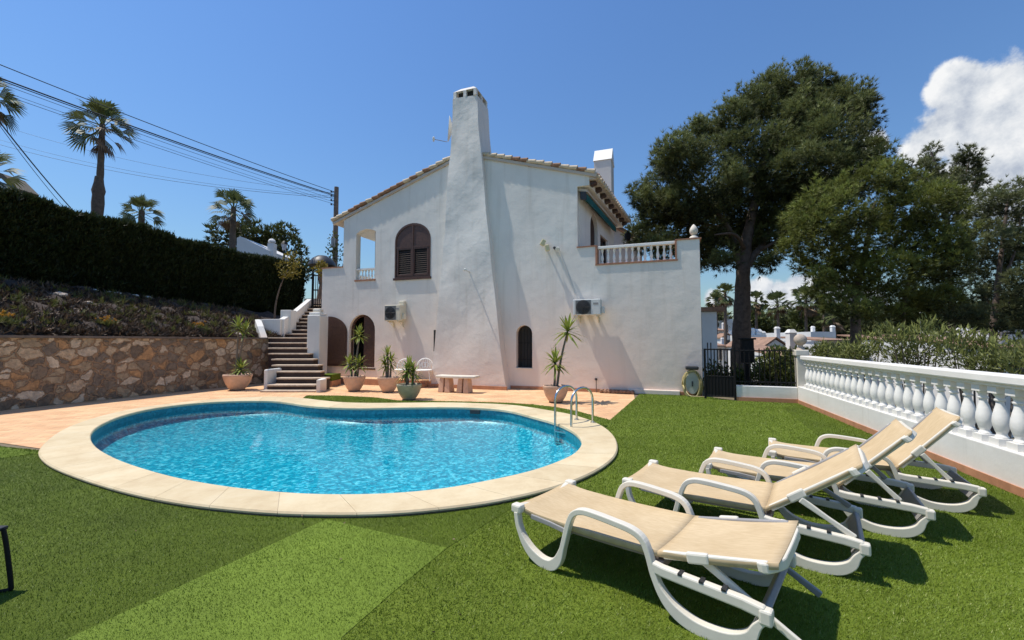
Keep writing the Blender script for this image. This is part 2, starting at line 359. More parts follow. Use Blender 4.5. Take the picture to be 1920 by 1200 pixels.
class MB:
    def __init__(self): self.v = []; self.f = []; self.m = []; self.tone = {}
    def add(self, vs, fs, mi=0):
        b = len(self.v); self.v += [Vector(p) for p in vs]
        for f in fs: self.f.append(tuple(b + i for i in f)); self.m.append(mi)
        return b
    def hexa(self, p, mi=0):
        "p: four bottom corners in order, then four top corners"
        self.add(p, [(3, 2, 1, 0), (4, 5, 6, 7), (0, 1, 5, 4), (1, 2, 6, 5), (2, 3, 7, 6), (3, 0, 4, 7)], mi); return self
    def box(self, c, s, R=None, mi=0):
        c = Vector(c); R = R or Matrix.Identity(3)
        p = [c + R @ Vector((a * s[0] / 2, b * s[1] / 2, e * s[2] / 2)) for e in (-1, 1) for a, b in ((-1, -1), (1, -1), (1, 1), (-1, 1))]
        return self.hexa(p, mi)
    def hbox(self, s0, s1, d0, d1, z0, z1, mi=0):
        "box in villa coordinates"
        a, b = (s1, s0)
        q = [(a, d0), (b, d0), (b, d1), (a, d1)]
        return self.hexa([HW(s, d, z0) for s, d in q] + [HW(s, d, z1) for s, d in q], mi)
    def tube(self, pts, r, n=8, caps=True, mi=0):
        pts = [Vector(p) for p in pts]
        rs = r if isinstance(r, (list, tuple)) else [r] * len(pts)
        up = None; rings = []
        for i, p in enumerate(pts):
            t = (pts[min(i + 1, len(pts) - 1)] - pts[max(i - 1, 0)]).normalized()
            if up is None: up = Vector((0, 0, 1)) if abs(t.z) < 0.9 else Vector((1, 0, 0))
            a = (up - t * up.dot(t)).normalized(); up = a; b = t.cross(a)
            rings.append([p + (a * math.cos(2 * pi * k / n) + b * math.sin(2 * pi * k / n)) * rs[i] for k in range(n)])
        fs = []
        for i in range(len(pts) - 1):
            for k in range(n): fs.append((i * n + k, i * n + (k + 1) % n, (i + 1) * n + (k + 1) % n, (i + 1) * n + k))
        if caps: fs += [tuple(range(n - 1, -1, -1)), tuple((len(pts) - 1) * n + k for k in range(n))]
        self.add([q for rr in rings for q in rr], fs, mi); return self
    def sweep(self, pts, w, h, side, closed=False, mi=0):
        "rectangular section: w along side, h across the path"
        pts = [Vector(p) for p in pts]; side = Vector(side).normalized(); n = len(pts); vs = []
        hs = h if isinstance(h, (list, tuple)) else [h] * n
        for i, p in enumerate(pts):
            t = (pts[(i + 1) % n] - pts[i - 1]) if closed else (pts[min(i + 1, n - 1)] - pts[max(i - 1, 0)])
            nn = side.cross(t.normalized()).normalized()
            for a, b in ((-1, -1), (1, -1), (1, 1), (-1, 1)): vs.append(p + side * (a * w / 2) + nn * (b * hs[i] / 2))
        fs = []
        for i in range(n if closed else n - 1):
            j = (i + 1) % n
            for k in range(4): fs.append((i * 4 + k, i * 4 + (k + 1) % 4, j * 4 + (k + 1) % 4, j * 4 + k))
        if not closed: fs += [(3, 2, 1, 0), tuple((n - 1) * 4 + k for k in range(4))]
        self.add(vs, fs, mi); return self
    def lathe(self, prof, c=(0, 0, 0), n=20, R=None, mi=0):
        c = Vector(c); R = R or Matrix.Identity(3); vs = []; fs = []
        for r, z in prof:
            for k in range(n): vs.append(c + R @ Vector((r * math.cos(2 * pi * k / n), r * math.sin(2 * pi * k / n), z)))
        for i in range(len(prof) - 1):
            for k in range(n): fs.append((i * n + k, i * n + (k + 1) % n, (i + 1) * n + (k + 1) % n, (i + 1) * n + k))
        if prof[0][0] > 1e-4: fs.append(tuple(range(n - 1, -1, -1)))
        if prof[-1][0] > 1e-4: fs.append(tuple((len(prof) - 1) * n + k for k in range(n)))
        self.add(vs, fs, mi); return self
    def plate(self, outer, holes, fn, d0, d1, mi=0, mi_side=None, back=True):
        "flat wall with holes: outline and holes in (s, z), fn(s, d, z) -> point, front at d0, back at d1"
        mi_side = mi if mi_side is None else mi_side
        loops = [outer] + list(holes); flat = [p for l in loops for p in l]
        tris = tessellate_polygon([[Vector((p[0], p[1], 0)) for p in l] for l in loops])
        self.add([fn(p[0], d0, p[1]) for p in flat], tris, mi)
        if back: self.add([fn(p[0], d1, p[1]) for p in flat], [t[::-1] for t in tris], mi)
        for l in loops:
            k = len(l)
            self.add([fn(p[0], d0, p[1]) for p in l] + [fn(p[0], d1, p[1]) for p in l],
                     [(i, (i + 1) % k, k + (i + 1) % k, k + i) for i in range(k)], mi_side)
        return self
    def build(self, name, mats, parent=None, smooth=False, local=False, bevel=0.0, tone=None, fix=True):
        M = Matrix.Identity(4) if local else to_local(parent)
        me = bpy.data.meshes.new(name)
        me.from_pydata([tuple(M @ p) for p in self.v], [], self.f)
        for m in (mats if isinstance(mats, (list, tuple)) else [mats]): me.materials.append(MATS[m])
        me.polygons.foreach_set('material_index', self.m)
        if fix:
            import bmesh
            bm = bmesh.new(); bm.from_mesh(me)
            bmesh.ops.remove_doubles(bm, verts=bm.verts, dist=1e-5)
            bmesh.ops.recalc_face_normals(bm, faces=bm.faces); bm.to_mesh(me); bm.free()
        if smooth:
            me.polygons.foreach_set('use_smooth', [True] * len(me.polygons))
            try: me.set_sharp_from_angle(angle=math.radians(40))
            except Exception: pass
        me.update()
        o = link(name, me, parent)
        if bevel:
            b = o.modifiers.new('bevel', 'BEVEL'); b.width = bevel; b.segments = 2; b.limit_method = 'ANGLE'; b.angle_limit = math.radians(50)
        return o

def np_mesh(name, verts, faces, mats, parent=None, tone=None, mi=None, local=False):
    verts = np.asarray(verts, dtype=np.float64); faces = np.asarray(faces, dtype=np.int32)
    if not local and parent is not None:
        M = np.array(to_local(parent)); verts = verts @ M[:3, :3].T + M[:3, 3]
    me = bpy.data.meshes.new(name); k = faces.shape[1]
    me.vertices.add(len(verts)); me.vertices.foreach_set('co', verts.astype(np.float32).ravel())
    me.loops.add(faces.size); me.loops.foreach_set('vertex_index', faces.ravel())
    me.polygons.add(len(faces)); me.polygons.foreach_set('loop_start', np.arange(0, faces.size, k, dtype=np.int32))
    for m in (mats if isinstance(mats, (list, tuple)) else [mats]): me.materials.append(MATS[m])
    if mi is not None: me.polygons.foreach_set('material_index', np.asarray(mi, dtype=np.int32))
    if tone is not None:
        a = me.attributes.new('tone', 'FLOAT', 'POINT'); a.data.foreach_set('value', np.asarray(tone, dtype=np.float32))
    me.update(calc_edges=True); me.validate()
    return link(name, me, parent)

def unit(a): return a / np.maximum(np.linalg.norm(a, axis=-1, keepdims=True), 1e-9)
def tufts(pts, axes, tone, k=10, length=0.28, width=0.035, spread=0.9, rng=RNG):
    "bundles of k needles (one triangle each) around an axis at every point"
    n = len(pts)
    d = unit(np.repeat(unit(axes), k, 0) + spread * rng.normal(size=(n * k, 3)) * 0.6)
    b = np.repeat(pts, k, 0); L = length * rng.uniform(0.6, 1.2, (n * k, 1))
    side = unit(np.cross(d, rng.normal(size=(n * k, 3)))) * width * rng.uniform(0.7, 1.3, (n * k, 1)) / 2
    v = np.stack([b - side, b + side, b + d * L], 1).reshape(-1, 3)
    f = np.arange(n * k * 3).reshape(-1, 3)
    t = np.repeat(tone, k) + rng.normal(0, 0.10, n * k)
    return v, f, np.clip(np.repeat(t, 3), 0, 1)
def leaves(pts, dirs, tone, length, width, rng=RNG, droop=0.0):
    "one lens-shaped leaf (a quad) per point"
    n = len(pts); d = unit(dirs)
    L = (length * rng.uniform(0.6, 1.25, (n, 1)))
    side = unit(np.cross(d, rng.normal(size=(n, 3)))) * width * rng.uniform(0.7, 1.3, (n, 1)) / 2
    tip = pts + d * L; tip[:, 2] -= droop * L[:, 0]
    mid = pts + d * L * 0.45
    v = np.stack([pts, mid - side, tip, mid + side], 1).reshape(-1, 3)
    f = np.arange(n * 4).reshape(-1, 4)
    return v, f, np.clip(np.repeat(tone + rng.normal(0, 0.12, n), 4), 0, 1)
def lobe_points(lobes, per_m2, rng=RNG, inner=0.15):
    "points on and in a set of ellipsoid lobes: (centre, radii) -> points, outward axes, tone"
    pts = []; ax = []; tn = []
    for lobe in lobes:
        c = np.array(lobe[0]); r = np.array(lobe[1], dtype=float); bias = lobe[2] if len(lobe) > 2 else 0.0
        n = max(6, int(per_m2 * 4 * pi * (r[0] * r[1] + r[1] * r[2] + r[0] * r[2]) / 3))
        u = unit(rng.normal(size=(n, 3)))
        rad = np.where(rng.random((n, 1)) < inner, rng.uniform(0.3, 0.8, (n, 1)), rng.uniform(0.78, 1.06, (n, 1)))
        p = c + u * r * rad
        pts.append(p); ax.append(u + np.array([0, 0, 0.5])); tn.append(bias + 0.34 + 0.36 * u[:, 2] - 0.10 * u[:, 0] + rng.normal(0, 0.08))  # lit clump tops and dark undersides put into the leaf tone
    return np.concatenate(pts), np.concatenate(ax), np.clip(np.concatenate(tn), 0, 1)

def smooth_loop(pts, rounds=2):
    for _ in range(rounds):
        q = []
        for i in range(len(pts)):
            a, b = pts[i], pts[(i + 1) % len(pts)]
            q += [a * 0.75 + b * 0.25, a * 0.25 + b * 0.75]
        pts = q
    return pts
def resample(pts, n):
    d = [0]
    for i in range(len(pts)): d.append(d[-1] + (pts[(i + 1) % len(pts)] - pts[i]).length)
    out = []; j = 0
    for k in range(n):
        t = d[-1] * k / n
        while d[j + 1] < t: j += 1
        a, b = pts[j], pts[(j + 1) % len(pts)]
        out.append(a.lerp(b, (t - d[j]) / max(d[j + 1] - d[j], 1e-9)))
    return out
def catmull(pts, per=6):
    pts = [Vector(p) for p in pts]; out = []
    for i in range(len(pts) - 1):
        p0, p1, p2, p3 = pts[max(i - 1, 0)], pts[i], pts[i + 1], pts[min(i + 2, len(pts) - 1)]
        for k in range(per):
            t = k / per
            out.append(0.5 * (2 * p1 + (p2 - p0) * t + (2 * p0 - 5 * p1 + 4 * p2 - p3) * t * t + (3 * p1 - p0 - 3 * p2 + p3) * t ** 3))
    out.append(pts[-1]); return out
def sheet(name, outer, holes, z, mat, kind='structure', parent=None, skirt=0.0):
    mb = MB(); loops = [outer] + list(holes); flat = [p for l in loops for p in l]
    tris = tessellate_polygon([[Vector((p[0], p[1], 0)) for p in l] for l in loops])
    mb.add([(p[0], p[1], z) for p in flat], tris)
    if skirt:
        k = len(outer); mb.add([(p[0], p[1], z) for p in outer] + [(p[0], p[1], z - skirt) for p in outer], [(i, (i + 1) % k, k + (i + 1) % k, k + i) for i in range(k)])
    me = bpy.data.meshes.new(name); me.from_pydata([tuple(p) for p in mb.v], [], mb.f); me.materials.append(MATS[mat])
    import bmesh
    bm = bmesh.new(); bm.from_mesh(me); bmesh.ops.recalc_face_normals(bm, faces=bm.faces)
    up = sum(f.normal.z * f.calc_area() for f in bm.faces)
    if up < 0: bmesh.ops.reverse_faces(bm, faces=bm.faces)
    bm.to_mesh(me); bm.free()
    o = link(name, me, parent)
    if kind: o['kind'] = kind
    return o

# ------------------------------------------------------------------ camera, sun, sky
cam = bpy.data.cameras.new('camera'); cam.sensor_width = 36; cam.lens = F / 1920 * 36; cam.clip_start = 0.05; cam.clip_end = 6000
co_ = bpy.data.objects.new('camera', cam); COL.objects.link(co_); co_.location = (0, 0, H); co_.rotation_euler = (pi / 2 + PITCH, 0, 0)
scene.camera = co_
SUN = Vector((0.45, -0.065, -1.0)).normalized()
sl = bpy.data.lights.new('sun', 'SUN'); sl.energy = 4.9; sl.angle = math.radians(0.53); sl.color = (1.0, 0.94, 0.85)
so = bpy.data.objects.new('sun', sl); COL.objects.link(so); so.rotation_euler = SUN.to_track_quat('-Z', 'Y').to_euler()
scene.view_settings.view_transform = 'Standard'; scene.view_settings.look = 'None'; scene.view_settings.exposure = 0; scene.view_settings.gamma = 1
scene.cycles.use_denoising = True
scene.cycles.max_bounces = 8; scene.cycles.transparent_max_bounces = 16; scene.cycles.sample_clamp_indirect = 6.0

def make_world():
    w = bpy.data.worlds.new('World'); scene.world = w; w.use_nodes = True; nt = w.node_tree; nt.nodes.clear()
    out = nt.nodes.new('ShaderNodeOutputWorld'); bg = nt.nodes.new('ShaderNodeBackground'); nt.links.new(bg.outputs[0], out.inputs[0])
    sky = N(nt, 'ShaderNodeTexSky', sky_type='NISHITA', sun_disc=False)
    sky.sun_elevation = math.asin(-SUN.z); sky.sun_rotation = math.atan2(-SUN.x, -SUN.y); sky.altitude = 100
    sky.air_density = 1.9; sky.dust_density = 0.2; sky.ozone_density = 3.0
    bg.inputs['Strength'].default_value = 0.080
    co = coords(nt, 'Generated')
    nrm = N(nt, 'ShaderNodeVectorMath', operation='NORMALIZE'); nt.links.new(co, nrm.inputs[0])
    D = nrm.outputs[0]
    def noise(scale, detail, off=None, rough=0.6):
        src = D
        if off:
            a = N(nt, 'ShaderNodeVectorMath', operation='ADD'); nt.links.new(D, a.inputs[0]); a.inputs[1].default_value = off; src = a.outputs[0]
        n = N(nt, 'ShaderNodeTexNoise', i_Scale=scale, i_Detail=detail, i_Roughness=rough); nt.links.new(src, n.inputs['Vector']); return n.outputs['Fac']
    # cumulus banks standing in the east and a low bank on the horizon: (pixel x, y, radius px, weight)
    blobs = [(1855, 195, 85), (1790, 250, 72), (1900, 280, 150), (1850, 340, 110), (1795, 165, 50), (1735, 275, 50), (1930, 185, 70), (2010, 260, 150), (1960, 350, 150),
             (1640, 265, 32), (1600, 300, 40), (1545, 350, 40), (1425, 548, 34), (1465, 556, 34), (1500, 552, 38), (1550, 560, 40), (1620, 575, 40), (2100, 400, 120), (1340, 560, 24)]
    cur = None
    for x, y, r in blobs:
        c = Vector(ray(x, y)).normalized(); e = Vector(ray(x + r, y)).normalized(); e2 = Vector(ray(x, y + r)).normalized()
        R = ((c - e).length + (c - e2).length) / 2
        dd = N(nt, 'ShaderNodeVectorMath', operation='DISTANCE'); nt.links.new(D, dd.inputs[0]); dd.inputs[1].default_value = c
        s = N(nt, 'ShaderNodeMapRange'); s.inputs['From Min'].default_value = 0; s.inputs['From Max'].default_value = R * 1.6
        s.inputs['To Min'].default_value = 1.0; s.inputs['To Max'].default_value = -0.6; s.clamp = False
        nt.links.new(dd.outputs['Value'], s.inputs['Value'])
        if cur is None: cur = s.outputs[0]
        else:
            mx = N(nt, 'ShaderNodeMath', operation='SMOOTH_MAX'); mx.inputs[2].default_value = 0.12
            nt.links.new(cur, mx.inputs[0]); nt.links.new(s.outputs[0], mx.inputs[1]); cur = mx.outputs[0]
    n1 = noise(9.0, 9.0, None, 0.62)
    sh = N(nt, 'ShaderNodeMath', operation='MULTIPLY_ADD'); nt.links.new(n1, sh.inputs[0]); sh.inputs[1].default_value = 2.3; sh.inputs[2].default_value = -1.15
    tot = N(nt, 'ShaderNodeMath', operation='ADD'); nt.links.new(cur, tot.inputs[0]); nt.links.new(sh.outputs[0], tot.inputs[1])
    mask = N(nt, 'ShaderNodeMapRange', interpolation_type='SMOOTHSTEP'); mask.inputs['From Min'].default_value = -0.06; mask.inputs['From Max'].default_value = 0.32
    nt.links.new(tot.outputs[0], mask.inputs['Value'])
    # relief: noise here against noise a little nearer the sun
    n2 = noise(9.0, 7.0, tuple(-SUN * 0.03), 0.6)
    df = N(nt, 'ShaderNodeMath', operation='SUBTRACT'); nt.links.new(n1, df.inputs[0]); nt.links.new(n2, df.inputs[1])
    n3 = noise(4.0, 4.0)
    lum = N(nt, 'ShaderNodeMath', operation='MULTIPLY_ADD'); nt.links.new(df.outputs[0], lum.inputs[0]); lum.inputs[1].default_value = 1.6; nt.links.new(n3, lum.inputs[2])
    sepd = N(nt, 'ShaderNodeSeparateXYZ'); nt.links.new(D, sepd.inputs[0])
    hz = N(nt, 'ShaderNodeMath', operation='MULTIPLY_ADD'); nt.links.new(sepd.outputs[2], hz.inputs[0]); hz.inputs[1].default_value = 0.7; nt.links.new(lum.outputs[0], hz.inputs[2])
    cr = ramp(nt, [(0.42, (5.6, 6.3, 7.6)), (0.62, (8.6, 9.1, 9.8)), (0.85, (11.6, 11.7, 11.8))]); nt.links.new(hz.outputs[0], cr.inputs[0])
    tint = N(nt, 'ShaderNodeMix', data_type='RGBA', blend_type='MULTIPLY'); tint.inputs[0].default_value = 1
    tint.inputs[7].default_value = SKY_TINT
    nt.links.new(sky.outputs[0], tint.inputs[6])
    mix = N(nt, 'ShaderNodeMix', data_type='RGBA'); nt.links.new(mask.outputs[0], mix.inputs[0])
    nt.links.new(tint.outputs[2], mix.inputs[6]); nt.links.new(cr.outputs[0], mix.inputs[7])
    nt.links.new(mix.outputs[2], bg.inputs[0])
SKY_TINT = (0.79, 1.09, 1.58, 1)
make_world()

# ------------------------------------------------------------------ ground, paving, pool, lawn
outer_px = [(70, 850), (76, 836), (100, 814), (140, 794), (200, 776), (260, 764), (320, 756), (400, 748), (480, 743.5), (540, 743.5), (568, 746), (600, 750), (640, 754),
            (690, 755.3), (747, 755), (830, 754), (880, 755), (956, 758), (1000, 764), (1042, 771), (1075, 777), (1113, 789), (1137, 802), (1152, 816), (1159, 832),
            (1157, 850), (1140, 868), (1105, 889), (1050, 910), (980, 928), (900, 943), (780, 957), (680, 962), (560, 961), (480, 957), (360, 945), (260, 927), (180, 905), (120, 884), (86, 868)]
inner_px = [(168, 818), (176, 804), (192, 794), (224, 780), (280, 766), (360, 755.5), (440, 751), (512, 751), (540, 754.5), (580, 761), (640, 764.5), (690, 765), (747, 763.5), (852, 762.5), (914, 765),
            (956, 769), (1000, 781), (1042, 792), (1071, 805), (1085, 816), (1092, 827), (1088, 839), (1070, 855), (1014, 877), (960, 891), (900, 903), (840, 914), (768, 922), (690, 926), (600, 926),
            (540, 923), (480, 918), (400, 908), (320, 893), (240, 869), (200, 851), (176, 835)]
CZ = 0.06
NL = 200
outer = resample(smooth_loop([G(x, y, CZ) for x, y in outer_px], 2), NL)
inner0 = resample(smooth_loop([G(x, y, CZ) for x, y in inner_px], 2), NL)
# pair every outer point with the nearest inner one, keeping the order
k0 = min(range(NL), key=lambda k: (inner0[k] - outer[0]).length)
inner = [inner0[(k0 + i) % NL] for i in range(NL)]
cen = sum((p for p in inner), Vector()) / NL
hole = [p.lerp(q, 0.45) for p, q in zip(inner, outer)]

yard = [Vector((-12.6, 7.5, 0)), Vector((-14.3, 3.0, 0)), Vector((-9, -6, 0)), Vector((6, -6, 0)), Vector((5.05, 4.29, 0)) + Vector((1.2, -1.5, 0)), Vector((8.9, 10.5, 0)), Vector((9.2, 13, 0)),
        Vector((8.5, 22, 0)), Vector((-9, 26, 0)), Vector((-11, 17, 0)), Vector((-11.8, 9.6, 0))]
yard = [Vector((p.x, p.y, 0)) for p in yard]
sheet('ground', yard, [hole], -0.012, 'terrain_earth', skirt=4.5)

def far_terrain():
    n = 90; xs = np.concatenate([np.linspace(-900, -70, 12), np.linspace(-60, 130, 70), np.linspace(150, 2500, 14)])
    ys = np.concatenate([np.linspace(-300, -20, 8), np.linspace(-12, 160, 70), np.linspace(200, 5000, 16)])
    X, Y = np.meshgrid(xs, ys)
    Z = np.full_like(X, -3.4) - 0.012 * np.clip(Y - 20, 0, 150) + 0.35 * np.sin(X * 0.11 + 1) * np.cos(Y * 0.09)
    Z += np.clip((-9.5 - X) / 6, 0, 1) * 5.6 * np.clip((Y - 14) / 8, 0, 1)          # the hillside on the left
    Z += np.clip((Y - 300) / 3000, 0, 1) * 40
    v = np.stack([X, Y, Z], -1).reshape(-1, 3); w = len(xs)
    idx = np.arange(len(v)).reshape(len(ys), w)
    f = np.stack([idx[:-1, :-1], idx[:-1, 1:], idx[1:, 1:], idx[1:, :-1]], -1).reshape(-1, 4)
    # the lawn terrace and the pool stand where this sheet is cut away
    c = v[f].mean(1); keep = ~((c[:, 0] > -9) & (c[:, 0] < 6) & (c[:, 1] > -4) & (c[:, 1] < 12) & False)
    o = np_mesh('terrain', v, f[keep], 'terrain_earth'); o['kind'] = 'structure'
far_terrain()

# paving: from the stone wall round the back of the pool to the lawn's diagonal edge
pv_in = [(70, 853)] + [(575, 742), (591, 742), (643, 742.5), (706, 746), (747, 751.5), (810, 752.5), (872, 753.5), (956, 756), (1000, 759), (1042, 764), (1085, 772), (1117, 781), (1144, 788)]
pav_edge_in = [G(x, y) for x, y in pv_in]
k1 = min(range(NL), key=lambda k: (outer[k] - G(70, 850, CZ)).length); k2 = min(range(NL), key=lambda k: (outer[k] - G(575, 746, CZ)).length)
mid_run = []
k = k1
while k != k2:
    mid_run.append(hole[k]); k = (k + 1) % NL
pav = [Vector((-12.05, 8.1, 0))] + mid_run[1:] + pav_edge_in[1:] + [G(1190, 748), HW(1.9, 0.2, 0), HW(9, 0.4, 0), HW(14.2, 0.3, 0), HW(15.5, 2.5, 0), Vector((-10.2, 17.2, 0)), Vector((-11.9, 9.2, 0))]
sheet('paving', [Vector((p.x, p.y, 0)) for p in pav], [], -0.004, 'terracotta_paving')

# pool
pool = thing('swimming_pool', 'kidney-shaped blue mosaic pool with pale stone coping', 'swimming pool', (cen.x, cen.y, 0))
def make_coping():
    vs = []; fs = []; tone = []; seg = 5
    for s in range(NL // seg):
        ids = [(s * seg + j) % NL for j in range(seg + 1)]
        t = random.random()
        st = []
        for j, i in enumerate(ids):
            a, b = inner[i], outer[i]
            e = Vector((0, 0, 0))
            if j == 0: e = (inner[(i + 1) % NL] - inner[i]).normalized() * 0.002
            if j == seg: e = (inner[i - 1] - inner[i]).normalized() * 0.002
            r = (b - a).normalized()
            sec = [(a + e - r * 0.0 + Vector((0, 0, -0.05))), (a + e + Vector((0, 0, -0.012))), (a + e + r * 0.012), (b + e - r * 0.016), (b + e + Vector((0, 0, -0.016))), (b + e + Vector((0, 0, -0.030))), (b + e - r * 0.03 + Vector((0, 0, -0.034))), (b + e - r * 0.05 + Vector((0, 0, -0.09)))]
            st.append(sec)
        base = len(vs); ns = len(st[0])
        for sec in st: vs += sec; tone += [t] * ns
        for j in range(seg):
            for q in range(ns - 1): fs.append((base + j * ns + q, base + (j + 1) * ns + q, base + (j + 1) * ns + q + 1, base + j * ns + q + 1))
            fs.append((base + j * ns + ns - 1, base + (j + 1) * ns + ns - 1, base + (j + 1) * ns, base + j * ns))
        fs.append((*[base + q for q in range(ns)][:4], base + 4)); fs.append(tuple(base + seg * ns + q for q in (4, 3, 2, 1, 0)))
    mb = MB(); mb.add(vs, fs)
    o = mb.build('coping', 'coping_stone', pool, fix=False)
    a = o.data.attributes.new('tone', 'FLOAT', 'POINT'); a.data.foreach_set('value', tone)
    import bmesh
    bm = bmesh.new(); bm.from_mesh(o.data); bmesh.ops.recalc_face_normals(bm, faces=bm.faces); bm.to_mesh(o.data); bm.free()
    # bedding mortar in the joints
    mb = MB(); fs = []
    r2 = [(p.lerp(q, 0.012) + Vector((0, 0, -0.006))) for p, q in zip(inner, outer)] + [(p.lerp(q, 0.975) + Vector((0, 0, -0.006))) for p, q in zip(inner, outer)]
    mb.add(r2, [(i, (i + 1) % NL, NL + (i + 1) % NL, NL + i) for i in range(NL)]); mb.build('joint_bed', 'cream_stone', pool)
    mb = MB(); lo = [p.lerp(q, 0.975) for p, q in zip(inner, outer)]; mb.add([Vector((p.x, p.y, 0.03)) for p in lo] + [Vector((p.x, p.y, -0.02)) for p in lo], [(i, (i + 1) % NL, NL + (i + 1) % NL, NL + i) for i in range(NL)]); mb.build('coping_bed', 'pole_wood', pool)
make_coping()
WZ = -0.09; FZ = -0.40
wall_loop = [p.lerp(q, 0.02) for p, q in zip(inner, outer)]
def ring(z0, z1, name, mat, bulge=0.0):
    mb = MB()
    mb.add([Vector((p.x, p.y, z0)) for p in wall_loop] + [Vector((p.x, p.y, z1)) for p in wall_loop], [(i, (i + 1) % NL, NL + (i + 1) % NL, NL + i) for i in range(NL)])
    return mb.build(name, mat, pool, smooth=True)
ring(0.012, -0.17, 'waterline_tile', 'pool_tile_band')
mb = MB()
cove = []
for kz in range(5):
    a = kz / 4 * pi / 2; cove.append((0.9 * (1 - math.cos(a)), FZ + 0.16 - 0.16 * math.sin(a)))
rows = [(0.0, -0.17)] + cove
for off, z in rows:
    for i, p in enumerate(wall_loop):
        t = (wall_loop[(i + 1) % NL] - wall_loop[i - 1]).normalized(); inn = Vector((-t.y, t.x, 0))
        if inn.dot(cen - p) < 0 and False: inn = -inn
        mb.v.append(Vector((p.x, p.y, z)) + inn * (-off))
for r_ in range(len(rows) - 1):
    for i in range(NL): mb.f.append((r_ * NL + i, r_ * NL + (i + 1) % NL, (r_ + 1) * NL + (i + 1) % NL, (r_ + 1) * NL + i)); mb.m.append(0)
last = [mb.v[(len(rows) - 1) * NL + i] for i in range(NL)]
b0 = (len(rows) - 1) * NL
for t in tessellate_polygon([[Vector((p.x, p.y, 0)) for p in last]]): mb.f.append(tuple(b0 + i for i in t)); mb.m.append(0)
mb.build('basin', 'pool_mosaic', pool, smooth=True)
# inlet, skimmer mouth and underwater lamp in the back wall
def on_wall(px_, py_, z):
    g = G(px_, py_, z); i = min(range(NL), key=lambda k: (Vector((wall_loop[k].x, wall_loop[k].y, z)) - g).length)
    t = (wall_loop[(i + 1) % NL] - wall_loop[i - 1]).normalized(); return Vector((wall_loop[i].x, wall_loop[i].y, z)), t
p_, t_ = on_wall(896, 772, -0.04)
R_ = Matrix(((t_.x, -t_.y, 0), (t_.y, t_.x, 0), (0, 0, 1)))
MB().box(p_, (0.24, 0.06, 0.09), R_).build('skimmer_mouth', 'dark_plastic', pool, bevel=0.01)
wt = sheet('pool_water', [Vector((p.x, p.y, 0)) for p in wall_loop], [], WZ, 'pool_water')

# ladder
def ladder():
    A1, A2 = G(1043, 762, 0.06), None
    b1 = Vector((1.23, 8.20, CZ)); b2 = Vector((1.48, 7.92, CZ))              # feet on the coping
    side = (b2 - b1).normalized(); b2 = b1 + side * 0.38
    mid = (b1 + b2) / 2
    i = min(range(NL), key=lambda k: (wall_loop[k] - mid).length)
    out_ = Vector((side.y, -side.x, 0))
    if out_.dot(cen - mid) < 0: out_ = -out_
    lad = thing('pool_ladder', 'stainless steel ladder arching over the pool edge', 'pool ladder', (mid.x, mid.y, 0))
    for b in (b1, b2):
        pts = []
        reach = 0.60; r = reach / 2; top = 0.72
        pts.append(b)
        pts.append(b + Vector((0, 0, top - r * 0.8 - CZ)))
        for k in range(1, 13):
            a = pi * k / 13
            pts.append(b + out_ * (r - r * math.cos(a)) + Vector((0, 0, top - r * 0.8 - CZ + r * 0.8 * math.sin(a))))
        pts.append(b + out_ * reach + Vector((0, 0, top - r * 0.8 - CZ))); pts.append(b + out_ * reach + Vector((0, 0, -0.40)))
        rail = MB().tube(pts, 0.021, 12).build('rail', 'steel', lad, smooth=True)
        MB().lathe([(0.05, 0), (0.05, 0.012), (0.026, 0.02), (0.024, 0.035)], b, 16).build('foot_flange', 'steel', rail, smooth=True)
    for z in (-0.06, -0.26):
        MB().box(mid + out_ * 0.60 + Vector((0, 0, z - CZ)), (0.36, 0.085, 0.03), Matrix(((side.x, out_.x, 0), (side.y, out_.y, 0), (0, 0, 1)))).build('tread', 'steel', lad, bevel=0.006)
ladder()

# turf: sheets butted together, pile combed different ways, its shading put into the colour
base = [Vector((-12.05, 8.1, 0)), Vector((-13.9, 3.0, 0)), Vector((-8, -5.8, 0)), Vector((5.5, -5.8, 0)), Vector((3.3, -1.0, 0)), G(1497, 757), G(1380, 752), G(1322, 744), HW(1.7, 0.05, 0), G(1190, 748)]
base = [Vector((p.x, p.y, 0)) for p in base]
front_run = []
k3 = min(range(NL), key=lambda k: (outer[k] - G(1144, 802, CZ)).length)
turf_hole_edge = pav_edge_in[1:]
k = k2; back_run = []
# lawn outline: left edge, front, right, diagonal paving edge, then the narrow strip behind the coping and the coping back to the left
k = k2; loop_back = [hole[k2]]
while k != k1:
    k = (k + 1) % NL; loop_back.append(hole[k])
lawn = base + [G(1144, 788)] + pav_edge_in[-2:0:-1] + loop_back + [G(0, 838)]
LAWN = [Vector((p.x, p.y, 0)) for p in lawn]
sheet('lawn', LAWN, [], 0.008, 'turf_mid')
dark_poly = [G(x, y) for x, y in [(0, 866), (72, 852)]] + [hole[i] for i in range(k1 - 4 if k1 >= 4 else NL - 4 + k1, k1 - 60, -1)]
